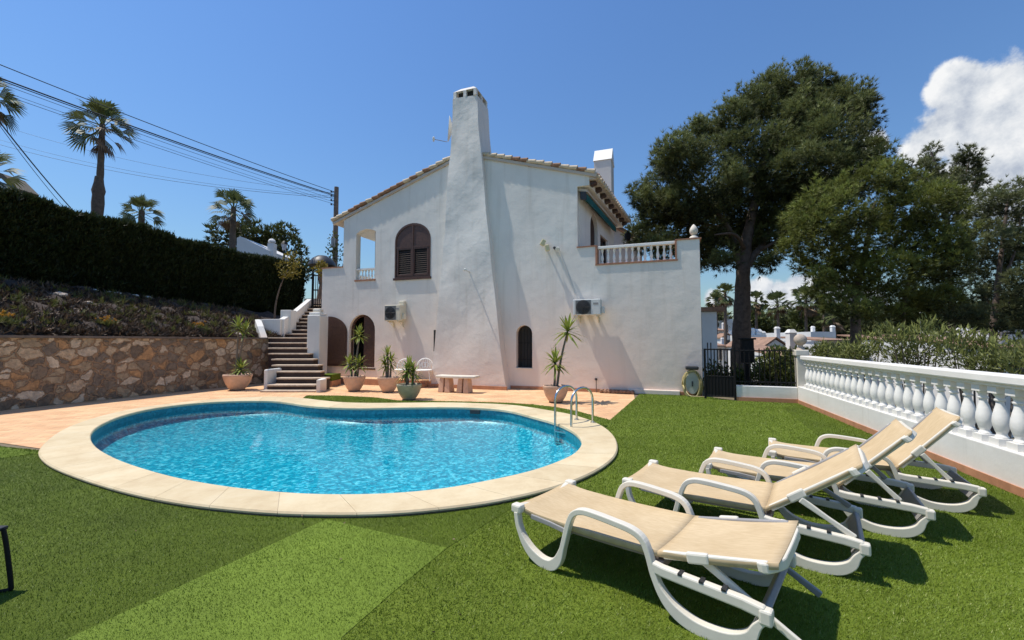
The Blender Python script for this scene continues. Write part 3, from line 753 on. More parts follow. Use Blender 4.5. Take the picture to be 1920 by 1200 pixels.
# dark sheet in the left foreground, light wedge in front of the pool
apex = G(612, 976)
D1 = [G(-300, 884), G(0, 862), G(72, 853)]
run = []
k = k1
ka = min(range(NL), key=lambda q: (outer[q] - G(612, 961, CZ)).length)
while k != ka:
    run.append(hole[k]); k = (k - 1) % NL
DARK = D1 + run + [hole[ka], apex, G(376, 1085), G(130, 1200), Vector((-2.2, 0.6, 0)), Vector((-6, 0.3, 0)), Vector((-9, 3.5, 0))]
WEDGE2 = [apex] + [hole[(ka + 0 - i) % NL] for i in range(0, 26)] + [G(838, 1030)]
LIGHT = [apex, G(838, 1030), G(735, 1115), G(640, 1200), Vector((-0.55, 0.9, 0)), Vector((-2.2, 0.6, 0)), G(130, 1200), G(376, 1085)]
EDGE = [G(1468, 765), G(1497, 759), G(1918, 934), Vector((4.9, 3.6, 0)), Vector((4.0, 3.9, 0)), G(1640, 905)]
WEDGE = [G(-300, 846), G(0, 839), G(68, 851), G(0, 861), G(-300, 883)]
DARK, LIGHT, EDGE, WEDGE, WEDGE2 = [[Vector((p.x, p.y, 0)) for p in l] for l in (DARK, LIGHT, EDGE, WEDGE, WEDGE2)]
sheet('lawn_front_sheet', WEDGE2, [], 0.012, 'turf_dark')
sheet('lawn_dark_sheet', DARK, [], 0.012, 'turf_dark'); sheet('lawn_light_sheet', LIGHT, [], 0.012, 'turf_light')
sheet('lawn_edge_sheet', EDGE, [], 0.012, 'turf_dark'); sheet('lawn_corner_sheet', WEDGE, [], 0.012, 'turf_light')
def inside(poly, x, y):
    r = np.zeros(len(x), bool); px = [p.x for p in poly]; py = [p.y for p in poly]; j = len(poly) - 1
    for i in range(len(poly)):
        c = ((py[i] > y) != (py[j] > y)) & (x < (px[j] - px[i]) * (y - py[i]) / (py[j] - py[i] + 1e-12) + px[i]); r ^= c; j = i
    return r
def grass():
    out_v = []; out_t = []
    shell = [Vector((p.x, p.y, 0)) for p in outer]
    rng = np.random.default_rng(3)
    for (d0, d1, dens, L, wd) in ((0.9, 2.4, 26000, 0.021, 0.0030), (2.4, 4.2, 15000, 0.023, 0.0042), (4.2, 7.0, 9500, 0.025, 0.0052), (7.0, 12.6, 4200, 0.026, 0.0078)):
        x0, x1 = -1.3 * d1 - 0.3, 1.3 * d1 + 0.3
        n = int(dens * (x1 - x0) * (d1 - d0)); x = rng.uniform(x0, x1, n); y = rng.uniform(d0, d1, n)
        ok = (np.abs(x) < 1.24 * y + 0.25) & inside(LAWN, x, y)
        x, y = x[ok], y[ok]
        ok = ~inside(shell, x, y); x, y = x[ok], y[ok]; n = len(x)
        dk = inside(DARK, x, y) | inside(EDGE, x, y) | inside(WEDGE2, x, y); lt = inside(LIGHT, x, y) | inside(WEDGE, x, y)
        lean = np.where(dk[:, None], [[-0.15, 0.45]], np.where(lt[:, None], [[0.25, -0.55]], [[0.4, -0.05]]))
        p = np.stack([x, y, np.full(n, 0.008)], 1)
        d = np.concatenate([lean + rng.normal(0, 0.65, (n, 2)), np.ones((n, 1))], 1); d = unit(d)
        ang = rng.uniform(0, 2 * pi, n); sd = np.stack([np.cos(ang), np.sin(ang), np.zeros(n)], 1) * wd * rng.uniform(0.6, 1.3, (n, 1)) / 2
        tip = p + d * L * rng.uniform(0.5, 1.15, (n, 1))
        big = 0.5 + 0.5 * np.sin(x * 1.7 + 1.3 * np.sin(y * 2.1)) * np.sin(y * 1.3 + np.sin(x * 0.9))
        patch = np.sin(x * 5.3 + 2 * np.sin(y * 3.1)) * np.sin(y * 6.1 + 1.7 * np.sin(x * 4.3))
        t = np.where(dk, 0.24, np.where(lt, 0.57, 0.44)) + rng.normal(0, 0.09, n) + 0.12 * (big - 0.5) + 0.035 * patch + np.where(dk | lt, 0.02, 0.11) * np.clip((3.2 - y) / 1.6, 0, 1)  # sheet shading in the tone; near blades lightened against shade between them
        t = np.where(rng.random(n) < 0.015, 0.97, t)
        out_v.append(np.stack([p - sd, p + sd, tip], 1).reshape(-1, 3)); out_t.append(np.repeat(np.clip(t, 0, 1), 3))
    v = np.concatenate(out_v)
    o = np_mesh('turf_pile', v, np.arange(len(v)).reshape(-1, 3), 'turf_blade', tone=np.concatenate(out_t))
    tag(o, 'short green artificial turf pile covering the lawn', 'grass', kind='stuff')
grass()

def litter():
    rng = np.random.default_rng(8); n = 70
    y = rng.uniform(1.6, 9.5, n); x = rng.uniform(-0.9, 0.75, n) * y; ok = inside(LAWN, x, y) & ~inside([Vector((p.x, p.y, 0)) for p in outer], x, y); x, y = x[ok], y[ok]; n = len(x)
    p = np.stack([x, y, np.full(n, 0.032)], 1); d = np.concatenate([rng.normal(0, 1, (n, 2)), rng.uniform(0, 0.3, (n, 1))], 1)
    v, f, t = leaves(p, d, rng.uniform(0.3, 1, n), 0.03, 0.012, rng); o = np_mesh('leaf_litter', v, f, 'palm_dead', tone=t); tag(o, 'tiny dry leaves scattered over the lawn', 'leaf litter', kind='stuff')
litter()

# ------------------------------------------------------------------ left: stone wall, planted bank, hedge, stairs
RW0 = G(0, 770); RW1 = G(503, 717)
rd = (RW1 - RW0).normalized(); rn = Vector((-rd.y, rd.x, 0))       # away from the pool
RWA = RW0 - rd * 9.0; RWTOP = 1.68
rw = thing('retaining_wall', 'rubble stone retaining wall along the left of the terrace', 'stone wall', RWA)
L_ = (RW1 - RWA).length
mb = MB(); nseg = 30
for i in range(nseg):
    a = RWA + rd * (L_ * i / nseg); b = RWA + rd * (L_ * (i + 1) / nseg)
    mb.hexa([a, b, b + rn * 0.4, a + rn * 0.4] + [p + Vector((0, 0, RWTOP - 0.05)) for p in (a, b, b + rn * 0.4, a + rn * 0.4)])
mb.build('stonework', 'rubble_stone', rw)
a = RWA - rn * 0.05; b = RW1 - rn * 0.05 + rd * 0.02
MB().hexa([p + Vector((0, 0, RWTOP - 0.048)) for p in (a, b, b + rn * 0.52, a + rn * 0.52)] + [p + Vector((0, 0, RWTOP + 0.01)) for p in (a, b, b + rn * 0.52, a + rn * 0.52)]).build('capping', 'pole_wood', rw)

HB0 = Vector((-14.6, 10.0, 0)); HB1 = Vector((-10.6, 22.4, 0))       # hedge foot, sampled below
def bank_h(x, y):
    "height of the planted bank: rises from the wall top to the hedge foot"
    p = Vector((x, y, 0)) - RW0; u = p.dot(rn); w = p.dot(rd)
    t = np.clip((u - 0.3) / 3.2, 0, 1)
    top = 3.35 - 0.05 * np.clip(w, -5, 14)
    return 1.62 + (top - 1.62) * t ** 0.85
def bank():
    nu, nw = 46, 110
    us = np.concatenate([np.linspace(0.35, 6.5, nu), np.array([9, 14, 30])]); ws = np.linspace(-10, 13.5, nw)
    v = []
    rng = np.random.default_rng(5)
    for w in ws:
        for u in us:
            p = RW0 + rd * float(w) + rn * float(u)
            z = bank_h(p.x, p.y)
            if 0.45 < u < 6: z += 0.05 * math.sin(p.x * 5.1 + p.y * 3) + 0.05 * math.sin(p.y * 7.3 - p.x * 2) + rng.normal(0, 0.035)
            v.append((p.x, p.y, float(z)))
    m = len(us); idx = np.arange(len(v)).reshape(nw, m)
    f = np.stack([idx[:-1, :-1], idx[1:, :-1], idx[1:, 1:], idx[:-1, 1:]], -1).reshape(-1, 4)
    o = np_mesh('bank', v, f[:, ::-1], 'bed_soil'); o['kind'] = 'structure'
bank()
def bank_point(w, u):
    p = RW0 + rd * w + rn * u
    return Vector((p.x, p.y, float(bank_h(p.x, p.y))))
rng = np.random.default_rng(11)
def scatter_bank():
    n = 6000
    w = rng.uniform(-6, 8.4, n); u = 0.4 + 3.1 * rng.random(n) ** 1.5
    pts = np.array([bank_point(a, b) for a, b in zip(w, u)])
    ax = rng.normal(size=(n, 3)) * 0.8 + np.array([0, 0, 0.7])
    v, f, t = tufts(pts, ax, np.clip(np.full(n, 0.36) + rng.normal(0, 0.3, n) + 0.5 * (rng.random(n) < 0.06), 0, 1), k=7, length=0.20, width=0.055, spread=1.3, rng=rng)
    o = np_mesh('dry_ground_cover', v, f, 'dry_plant', tone=t)
    tag(o, 'dry withered brown ground cover over the planted bank', 'ground cover', kind='stuff')
    n = 1000; w = rng.uniform(-6, 8.3, n); u = 0.45 + 2.9 * rng.random(n) ** 1.2
    keep = np.sin(w * 2.3) + np.sin(w * 5.1 + u * 3) > -0.3; w, u = w[keep], u[keep]; n = len(w)
    pts = np.array([bank_point(a, b) for a, b in zip(w, u)]) + np.array([0, 0, 0.04])
    v, f, t = tufts(pts, rng.normal(size=(n, 3)) * 0.5 + np.array([0, 0, 1]), np.full(n, 0.5), k=12, length=0.2, width=0.035, spread=0.9, rng=rng)
    o = np_mesh('green_ground_cover', v, f, 'bed_green', tone=t)
    tag(o, 'patchy olive green weeds growing over the planted bank', 'ground cover', kind='stuff')
scatter_bank()
def clump(name, label, cat, loc, mat, k, length, width, spread, group=None, r=0.18, n=40, tone=0.55, upr=1.0):
    pts = np.array(loc) + rng.normal(size=(n, 3)) * np.array([r, r, r * 0.35]) + np.array([0, 0, 0.08])
    v, f, t = tufts(pts, rng.normal(size=(n, 3)) * 0.4 + np.array([0, 0, upr]), np.full(n, tone), k=k, length=length, width=width, spread=spread, rng=rng)
    root = thing(name, label, cat, loc, group=group)
    np_mesh('foliage', v, f, mat, root, tone=t)
    return root
for x, y, lab in [(8, 596, 'orange flowering clump at the far left of the stone wall top'), (200, 607, 'orange flowering clump near the middle of the bank'), (375, 604, 'small orange clump on the bank toward the stairs')]:
    u0 = 0.6; best = min((bank_point(a, 0.75) for a in np.linspace(-3, 9, 200)), key=lambda p: abs(960 + F * p.x / p.y - x))
    r = clump('flower_clump', lab, 'flowers', best, 'bed_green', 10, 0.2, 0.03, 0.9, 'orange flowers on the bank', 0.13, 16)
    pts = np.array(best) + rng.normal(size=(26, 3)) * np.array([0.09, 0.09, 0.04]) + np.array([0, 0, 0.24])
    v, f, t = tufts(pts, rng.normal(size=(26, 3)) + np.array([0, 0, 1]), np.full(26, 0.5), k=6, length=0.055, width=0.04, spread=1.2, rng=rng)
    pe = np_mesh('petals', v, f, 'orange_petal', r, tone=t); pe['kind'] = 'stuff'
def rock(name, label, loc, s, mat='rock', group=None, seed=0):
    r = random.Random(seed); mb = MB()
    import bmesh
    bm = bmesh.new(); bmesh.ops.create_icosphere(bm, subdivisions=2, radius=1.0)
    for v in bm.verts: v.co = v.co * r.uniform(0.82, 1.08)
    vs = [Vector((v.co.x * s[0], v.co.y * s[1], v.co.z * s[2])) + Vector(loc) for v in bm.verts]; fs = [tuple(v.index for v in f.verts) for f in bm.faces]; bm.free()
    mb.add(vs, fs); return tag(mb.build(name, mat), label, 'rock', group)
for i, (x, y) in enumerate([(174, 521), (203, 524), (218, 526), (234, 528), (250, 528), (274, 530)]):
    w = 1.5 + i * 0.75
    best = min((bank_point(a, 3.45) for a in np.linspace(-3, 9, 300)), key=lambda p: abs(960 + F * p.x / p.y - x))
    rock('edging_stone', 'white edging stone in the row along the hedge foot', best + Vector((0, 0, 0.05)), (0.10, 0.12, 0.05), 'white_rock', 'white stones along the hedge foot', i)
for i, (x, u, s, lab) in enumerate([(108, 2.6, 0.18, 'pale tan rock in the shade of the hedge, upper left of bank'), (163, 2.2, 0.11, 'small pale rock on the shaded bank right of the larger tan rock'), (445, 0.5, 0.13, 'pale flat rock on the wall top beside the stairs')]):
    best = min((bank_point(a, u) for a in np.linspace(-3, 9, 300)), key=lambda p: abs(960 + F * p.x / p.y - x))
    rock('bank_rock', lab, best + Vector((0, 0, 0.05)), (s * 1.3, s, s * 0.6), 'rock', None, 20 + i)

# clipped hedge
def hedge():
    h0, h1 = bank_point(-7.5, 3.9), bank_point(12.4, 3.9)
    d = (h1 - h0); d.z = 0; Ln = d.length; d.normalize(); nrm = Vector((d.y, -d.x, 0))   # faces the pool
    if nrm.dot(-rn) < 0: nrm = -nrm
    root = thing('clipped_hedge', 'tall dark clipped cypress hedge above the planted bank', 'hedge', h0)
    def top(w): return 6.13 - 0.012 * w - 0.18 * (w > 7.7) - 0.1 * (w > 9.9) - 0.12 * (w > 13.5) + 0.04 * math.sin(w * 2.2)
    mb = MB(); n = 40
    for i in range(n):
        w0, w1 = Ln * i / n, Ln * (i + 1) / n; a = h0 + d * w0; b = h0 + d * w1
        za, zb = a.z - 0.4, top((w0 + w1) / 2) - 0.12
        q = [Vector((p.x, p.y, 0)) for p in (a - nrm * 0.12, b - nrm * 0.12, b - nrm * 0.95, a - nrm * 0.95)]
        mb.hexa([p + Vector((0, 0, 2.3)) for p in q] + [p + Vector((0, 0, zb)) for p in q])
    mb.build('stems', 'hedge_core', root)
    m = 21000; w = rng.uniform(0, Ln, m); z = rng.uniform(0, 1, m); tp = np.array([top(a) for a in w])
    base = np.array([float(bank_h(*(h0 + d * float(a)).to_2d())) for a in w])
    bul = 0.10 * np.sin(w * 3.1) * np.sin(z * 5 + w) + rng.normal(0, 0.05, m)
    front = np.array(h0)[None, :2] + np.array(d)[None, :2] * w[:, None] + np.array(nrm)[None, :2] * bul[:, None]
    pts = np.concatenate([front, (base - 0.05 + (tp - base) * z)[:, None]], 1)
    ax = np.tile(np.array(nrm), (m, 1)) * 0.5 + np.array([0, 0, 0.9])
    m2 = 7000; w2 = rng.uniform(0, Ln, m2); dep = rng.uniform(-0.05, 1.0, m2)
    pt2 = np.concatenate([np.array(h0)[None, :2] + np.array(d)[None, :2] * w2[:, None] - np.array(nrm)[None, :2] * dep[:, None], (np.array([top(a) for a in w2]) + rng.normal(-0.02, 0.05, m2))[:, None]], 1)
    P_ = np.concatenate([pts, pt2]); A_ = np.concatenate([ax, np.tile([0.0, 0, 1], (m2, 1))])
    tn = np.concatenate([0.3 + 0.25 * z + rng.normal(0, 0.15, m), np.full(m2, 0.95)])  # top leaves lighter: sunlight on the hedge top put into the tone
    v, f, t = tufts(P_, A_, tn, k=6, length=0.17, width=0.055, spread=0.7, rng=rng)
    np_mesh('foliage', v, f, 'hedge_leaf', root, tone=t)
hedge()

# stairs up to the house level
st = thing('garden_stairs', 'dark stone stairs climbing beside the stone wall to the house', 'stairs', G(545, 733))
nose = [(489, 593), (502, 592), (519, 612), (514, 602), (510, 597), (509, 588), (503, 580), (502, 576), (502, 574), (502, 573)]
zs = [0.05, 0.2, 0.38, 0.57, 0.76, 0.945, 1.13, 1.32, 1.51, 1.70]
ds = [13.1, 13.35, 13.75, 14.05, 14.35, 14.7, 15.05, 15.35, 15.7, 16.05]
for i in range(10):
    x0 = P(nose[i][0], 640, ds[i]).x; x1 = P(nose[i][1], 640, ds[i]).x
    d1 = ds[i + 1] + 0.06 if i < 9 else 17.7
    if i == 9: x1 += 0.15
    zb = -0.01 if i < 2 else zs[i - 1] - 0.3
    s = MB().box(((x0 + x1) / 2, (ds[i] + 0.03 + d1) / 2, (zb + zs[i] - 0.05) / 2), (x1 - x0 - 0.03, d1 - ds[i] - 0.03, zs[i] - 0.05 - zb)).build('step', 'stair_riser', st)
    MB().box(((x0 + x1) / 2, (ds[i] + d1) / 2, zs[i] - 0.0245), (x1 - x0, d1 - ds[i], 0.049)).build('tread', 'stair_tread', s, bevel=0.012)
for i in range(9):
    D = 17.4 + 0.37 * i; z = 1.87 + 0.175 * i
    x0 = -429 / F * 17.3 + (0.11) * i * 0 - 0.02; x0 = P(531 + i * 6.2, 640, D).x; x1 = -7.0
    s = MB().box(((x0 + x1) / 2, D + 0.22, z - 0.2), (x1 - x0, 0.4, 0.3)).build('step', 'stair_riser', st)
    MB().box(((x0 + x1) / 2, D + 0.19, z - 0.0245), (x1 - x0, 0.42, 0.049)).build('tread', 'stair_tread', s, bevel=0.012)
# white parapet of the stairs
sw = thing('stair_parapet', 'low white parapet wall curving up beside the garden stairs', 'low wall', (-9, 16.5, 1.7))
mb = MB()
pth = [(P(496, 632, 16.1), 1.70), (P(489, 612, 16.35), 2.12), (P(484, 598, 16.9), 2.42), (P(492, 598, 17.1), 2.43), (P(528, 598, 17.25), 2.45), (P(552, 585, 18.6), 2.86), (P(580, 560, 20.6), 3.60)]
pth = [(Vector((p.x, p.y, 0)), z) for p, z in pth]
for (a, za), (b, zb) in zip(pth[:-1], pth[1:]):
    dd = (b - a).normalized(); nn = Vector((-dd.y, dd.x, 0)) * 0.11
    lo = 1.2
    mb.hexa([(a - nn) + Vector((0, 0, lo)), (b - nn) + Vector((0, 0, lo)), (b + nn) + Vector((0, 0, lo)), (a + nn) + Vector((0, 0, lo)),
             (a - nn) + Vector((0, 0, za)), (b - nn) + Vector((0, 0, zb)), (b + nn) + Vector((0, 0, zb)), (a + nn) + Vector((0, 0, za))])
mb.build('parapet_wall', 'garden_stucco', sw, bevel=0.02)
c = P(541, 590, 17.9); tag(MB().box((c.x, c.y, 2.35), (0.45, 0.45, 1.0)).build('white_plinth', 'garden_stucco', bevel=0.02), 'short square white plinth at the foot of the hedge', 'plinth')
# pier at the head of the stairs, newel at their foot
a = P(575, 640, 15.4); b = P(599, 640, 15.4)
pr = thing('stair_pier', 'white rendered pier between the stairs and the house', 'pier', ((a.x + b.x) / 2, 15.7, 0))
MB().box(((a.x + b.x) / 2, 15.75, 1.25), (b.x - a.x, 0.7, 2.5)).build('pier_shaft', 'garden_stucco', pr, bevel=0.03)
MB().box(((a.x + b.x) / 2, 15.75, 2.55), (b.x - a.x - 0.06, 0.6, 0.10)).build('pier_cap', 'white_paint', pr, bevel=0.03)
MB().box(((a.x + b.x) / 2 - 0.02, 15.8, 2.68), (0.3, 0.3, 0.16)).build('cap_stone', 'cream_stone', pr, bevel=0.05)
mb = MB(); mb.hexa([P(612, 733, 13.55) * 1, P(600, 733, 13.1), P(593, 733, 13.05), P(604, 733, 13.9), P(612, 733, 13.55), P(600, 733, 13.1), P(593, 733, 13.05), P(604, 733, 13.9)])
mb.v = [Vector((v.x, v.y, 0.0 if i < 4 else 0.37)) for i, v in enumerate(mb.v)]
mb.build('curb', 'garden_stucco', st)
x0 = P(500, 640, 13.6).x
MB().box((x0 + 0.02, 14.0, 0.33), (0.12, 0.9, 0.66)).build('newel', 'garden_stucco', st, bevel=0.04)

# small ornamental tree by the hedge end
def small_tree():
    base = Vector((P(515, 580, 18.3).x, 18.3, 2.3)); top = P(540, 505, 18.3)
    root = thing('young_tree', 'young tree with yellow leaves beside the end of the hedge', 'tree', base)
    tr = MB().tube(catmull([base, base + Vector((0.05, 0, 0.9)), base + Vector((0.25, 0, 1.7)), top], 5), [0.035] * 6 + [0.028] * 5 + [0.02] * 5, 7).build('trunk', 'bark', root, smooth=True)
    lobes = [(tuple(P(x, y, 18.3 + dy)), (r, r, r * 0.8)) for x, y, r, dy in [(528, 500, .28, 0), (545, 490, .32, .2), (540, 512, .3, -.2), (556, 500, .28, 0), (552, 516, .25, .1), (530, 515, .22, 0), (548, 478, .25, 0)]]
    p, a, t = lobe_points(lobes, 90, rng, 0.5)
    v, f, t = leaves(p, a + rng.normal(size=p.shape), t, 0.11, 0.055, rng); np_mesh('crown', v, f, 'yellow_leaf', root, tone=t)
small_tree()

# ------------------------------------------------------------------ palms
def fan_palm(label, base, height, crown=1.5, trunk=0.2, n=30, seed=1, lean=(0, 0), skirt=10, group='palm trees', name='fan_palm', lw=0.05):
    r = np.random.default_rng(seed); base = Vector(base)
    root = thing(name, label, 'palm tree', base, group=group)
    top = base + Vector((lean[0], lean[1], height))
    pts = catmull([base, base + Vector((lean[0] * 0.2, lean[1] * 0.2, height * 0.35)), base + Vector((lean[0] * 0.6, lean[1] * 0.6, height * 0.7)), top], 8)
    rs = [trunk * (1.25 - 0.5 * i / (len(pts) - 1)) * (1 + 0.06 * math.sin(i * 2.3)) for i in range(len(pts))]
    MB().tube(pts, rs, 12).build('trunk', 'palm_bark', root, smooth=True)
    V = []; Ff = []; T = []; off = 0
    def frond(el, az, L, fan, tone, dead=False, wide=0.85):
        nonlocal off
        d = np.array([math.cos(el) * math.cos(az), math.cos(el) * math.sin(az), math.sin(el)])
        sd = np.array([-math.sin(az), math.cos(az), 0]); up = np.cross(d, sd); ro = r.normal(0, 0.55); sd, up = sd * math.cos(ro) + up * math.sin(ro), up * math.cos(ro) - sd * math.sin(ro)
        p0 = np.array(top) - np.array([0, 0, r.uniform(0.0, 0.35)]) * (1 if not dead else 2.2)
        hub = p0 + d * L * 0.46 - np.array([0, 0, 0.05 * L])
        w = 0.022 * crown
        V.append([p0 - sd * w, p0 + sd * w, hub + sd * w * .6, hub - sd * w * .6]); Ff.append([off, off + 1, off + 2, off + 3]); T.append([tone] * 4); off += 4
        k = 10
        for j in range(k):
            a = (j / (k - 1) - 0.5) * 2 * wide
            dir_ = d * math.cos(a) + sd * math.sin(a)
            ll = fan * (0.78 + 0.22 * math.cos(a)) * r.uniform(0.9, 1.08)
            m_ = hub + dir_ * ll * 0.6 + up * 0.02; tip = hub + dir_ * ll - np.array([0, 0, (0.16 + 0.12 * r.random()) * ll])
            s2 = np.cross(dir_, up); s2 /= np.linalg.norm(s2); ww = fan * lw
            V.append([hub, m_ - s2 * ww, tip, m_ + s2 * ww]); Ff.append([off, off + 1, off + 2, off + 3]); T.append([np.clip(tone + r.normal(0, .1), 0, 1)] * 4); off += 4
    for i in range(n):
        el = math.radians(84 - 128 * (i / n) ** 1.35 + r.normal(0, 7)); frond(el, i * 2.4 + r.normal(0, .25), crown * r.uniform(0.8, 1.15), crown * 0.54, 0.85 - 0.6 * i / n + r.normal(0, .08))
    np_mesh('crown', np.array(V).reshape(-1, 3), np.array(Ff), 'palm_leaf', root, tone=np.array(T).ravel())
    if skirt:
        V, Ff, T, off = [], [], [], 0
        for i in range(skirt): frond(math.radians(-50 + r.normal(0, 12)), i * 2.4 + r.normal(0, .3), crown * 0.8, crown * 0.42, 0.3 + 0.3 * r.random(), True)
        np_mesh('dead_fronds', np.array(V).reshape(-1, 3), np.array(Ff), 'palm_dead', root, tone=np.array(T).ravel())
    return root
t = P(192, 232, 25.0); b = P(185, 400, 25.0)
fan_palm('tallest fan palm behind the hedge, wires crossing its crown', (b.x, b.y, b.z - 2.5), t.z - b.z + 2.5, 1.85, 0.18, 34, 4, (t.x - b.x, 0), 8, 'fan palms behind the hedge')
MB_ = bpy.data.objects['fan_palm']
bp = P(184, 372, 25.0); MB().lathe([(0.24, -1.2), (0.28, -0.9), (0.31, -0.3), (0.28, 0.2), (0.33, 0.45), (0.24, 0.9), (0.20, 1.3)], bp, 12).build('old_leaf_bases', 'palm_bark', MB_, smooth=True)
t = P(266, 395, 27.0); fan_palm('small fan palm whose crown just clears the hedge', (t.x, t.y, t.z - 4), 4, 1.35, 0.2, 32, 9, (0, 0), 4, 'fan palms behind the hedge')
t = P(438, 388, 27.0); fan_palm('short fan palm behind the hedge next to the white gable', (t.x, t.y, t.z - 4), 4, 1.55, 0.18, 36, 12, (0, 0), 7, 'fan palms behind the hedge')
t = P(-28, 175, 20.0); fan_palm('tall palm cut off by the left edge of the view', (t.x, t.y, 2.5), t.z - 2.5, 1.55, 0.22, 30, 21, (0, 0), 8, 'palms at the left edge')
t = P(-34, 320, 21.0); fan_palm('lower drooping palm cut off by the left edge, above the thatched roof', (t.x, t.y, 2.5), t.z - 2.5, 1.75, 0.24, 26, 23, (0, 0), 8, 'palms at the left edge')

# neighbour's roof over the hedge, far left
nb = thing('neighbour_house', 'house with dark rounded roof peeping over the hedge at left', 'house', P(10, 360, 24))
c = P(-36, 354, 24)
MB().box((c.x, c.y + 0.5, c.z - 1.0), (3.0, 0.8, 2.6)).build('wall', 'far_white', nb)
prof = [Vector((c.x - 2.4, 0, c.z + 0.3)), Vector((c.x - 1.2, 0, c.z + 1.0)), Vector((c.x, 0, c.z + 1.15)), Vector((c.x + 1.2, 0, c.z + 0.75)), Vector((c.x + 2.1, 0, c.z - 0.1))]
MB().sweep([p + Vector((0, c.y + 0.5, 0)) for p in prof], 1.1, 0.25, (0, 1, 0)).build('roof', 'thatch', nb)

# white gable, chimney, lamp beyond the hedge
g = thing('white_gable_house', 'white house gable with a chimney showing behind the hedge end', 'house', P(480, 470, 26))
a, b, c2 = P(450, 443, 26), P(503, 470, 26), P(503, 500, 26)
mb = MB(); poly = [P(444, 446, 26), P(450, 443, 26), P(505, 470, 26), P(505, 520, 26), P(444, 520, 26)]
mb.add(poly + [p + Vector((0, 4, 0)) for p in poly], [(0, 1, 2, 3, 4), (9, 8, 7, 6, 5)] + [(i, (i + 1) % 5, 5 + (i + 1) % 5, 5 + i) for i in range(5)]); mb.build('wall', 'far_white', g)
q = P(510, 475, 26.3); MB().box((q.x, q.y, q.z), (0.36, 0.4, 1.2)).build('chimney', 'far_white', g); q = P(510, 452, 26.3)
MB().lathe([(0.22, -0.1), (0.22, 0.0), (0.12, 0.12), (0.001, 0.16)], q, 8).build('chimney_cap', 'far_white', g)
lp = thing('street_lamp', 'black street lamp with lantern head beyond the hedge', 'street lamp', P(533, 560, 27))
q = P(533, 462, 27)
MB().tube([q - Vector((0, 0, 4.0)), q - Vector((0, 0, 0.25))], 0.05, 8).build('post', 'iron', lp)
MB().lathe([(0.1, -0.25), (0.2, 0.12)], q, 6).build('lantern', 'lantern_glass', lp); MB().lathe([(0.24, 0.12), (0.16, 0.24), (0.03, 0.36), (0.001, 0.42)], q, 6).build('lantern_cap', 'iron', lp)

# bushes beyond
def bush(name, label, lobes_px, D, mat, dens, L, wd, group=None, trunk=True, cat='tree', k=6, base_z=None, spread_d=0.8, inner=0.25):
    lobes = []
    for x, y, r in lobes_px:
        d = D + rng.uniform(-spread_d, spread_d); R = r * d / F
        lobes.append((tuple(P(x, y, d)), (R, R * 1.1, R * 0.9)))
    c = np.mean([l[0] for l in lobes], 0); low = min(l[0][2] - l[1][2] for l in lobes)
    bz = low - 1 if base_z is None else base_z
    root = thing(name, label, cat, (c[0], c[1], bz), group=group)
    if trunk:
        mb = MB(); mb.tube([Vector((c[0], c[1], bz)), Vector((c[0] + 0.1, c[1], (bz + c[2]) / 2)), Vector((c[0], c[1], c[2]))], [0.14, 0.11, 0.06], 7)
        for l in lobes[:5]: mb.tube([Vector((c[0], c[1], (bz + c[2]) / 2)), Vector(l[0])], [0.06, 0.02], 5)
        mb.build('trunk', 'bark', root, smooth=True)
    p, a, t = lobe_points(lobes, dens, rng, inner)
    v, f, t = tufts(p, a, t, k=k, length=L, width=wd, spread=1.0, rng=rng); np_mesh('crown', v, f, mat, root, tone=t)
    return root
bush('bushy_tree', 'broad olive green tree behind the white gable', [(420, 440, 26), (450, 432, 22), (480, 438, 24), (510, 445, 26), (535, 440, 22), (540, 460, 24), (500, 460, 30), (460, 455, 30)], 32, 'far_green', 9, 0.4, 0.12, 'trees behind the hedge', True)
bush('cypress_bush', 'upright grey green cypress near the utility pole', [(566, 470, 10), (566, 485, 13), (568, 500, 14), (552, 490, 12), (576, 505, 12), (566, 515, 16)], 28, 'far_green', 14, 0.3, 0.08, 'trees behind the hedge', True)
bush('flowering_bush', 'yellow green bush against the iron gate by the house', [(602, 498, 9), (596, 505, 8), (604, 510, 8)], 19.5, 'yellow_leaf', 60, 0.14, 0.06, None, True, 'bush')
# dark parasol and iron gate by the house corner
q = P(604, 484, 22.5); pz = thing('parasol', 'dark domed parasol behind the corner of the house', 'parasol', (q.x, q.y, 2.5))
MB().lathe([(0.001, 0.40), (0.25, 0.36), (0.5, 0.2), (0.66, -0.02), (0.7, -0.16), (0.67, -0.16), (0.46, 0.12), (0.001, 0.3)], q - Vector((0, 0, 0.25)), 16).build('canopy', 'dark_plastic', pz, smooth=True)
MB().tube([Vector((q.x, q.y, 2.5)), q], 0.03, 8).build('pole', 'iron', pz)
q0 = P(588, 545, 20.3); q1 = P(603, 545, 20.3)
gt = thing('side_gate', 'tall black iron gate at the head of the garden stairs', 'gate', (q0.x, 20.3, 3.1))
mb = MB()
for k in range(5): x = q0.x + (q1.x - q0.x) * k / 4; mb.tube([Vector((x, 20.3, 3.15)), Vector((x, 20.3, 4.7))], 0.018, 6)
for z in (3.3, 4.0, 4.7): mb.tube([Vector((q0.x, 20.3, z)), Vector((q1.x + .4, 20.3, z))], 0.03, 6)
mb.build('bars', 'iron', gt); MB().tube([Vector((q0.x - .05, 20.3, 2.9)), Vector((q0.x - .05, 20.3, 4.9))], 0.05, 8).build('post', 'iron', gt)
q = P(590, 568, 20.8); tag(MB().box((q.x + 0.1, q.y, q.z - 0.15), (1.1, 0.3, 0.7)).build('landing_wall', 'beige_render'), 'low beige wall under the iron gate above the stairs', 'low wall')

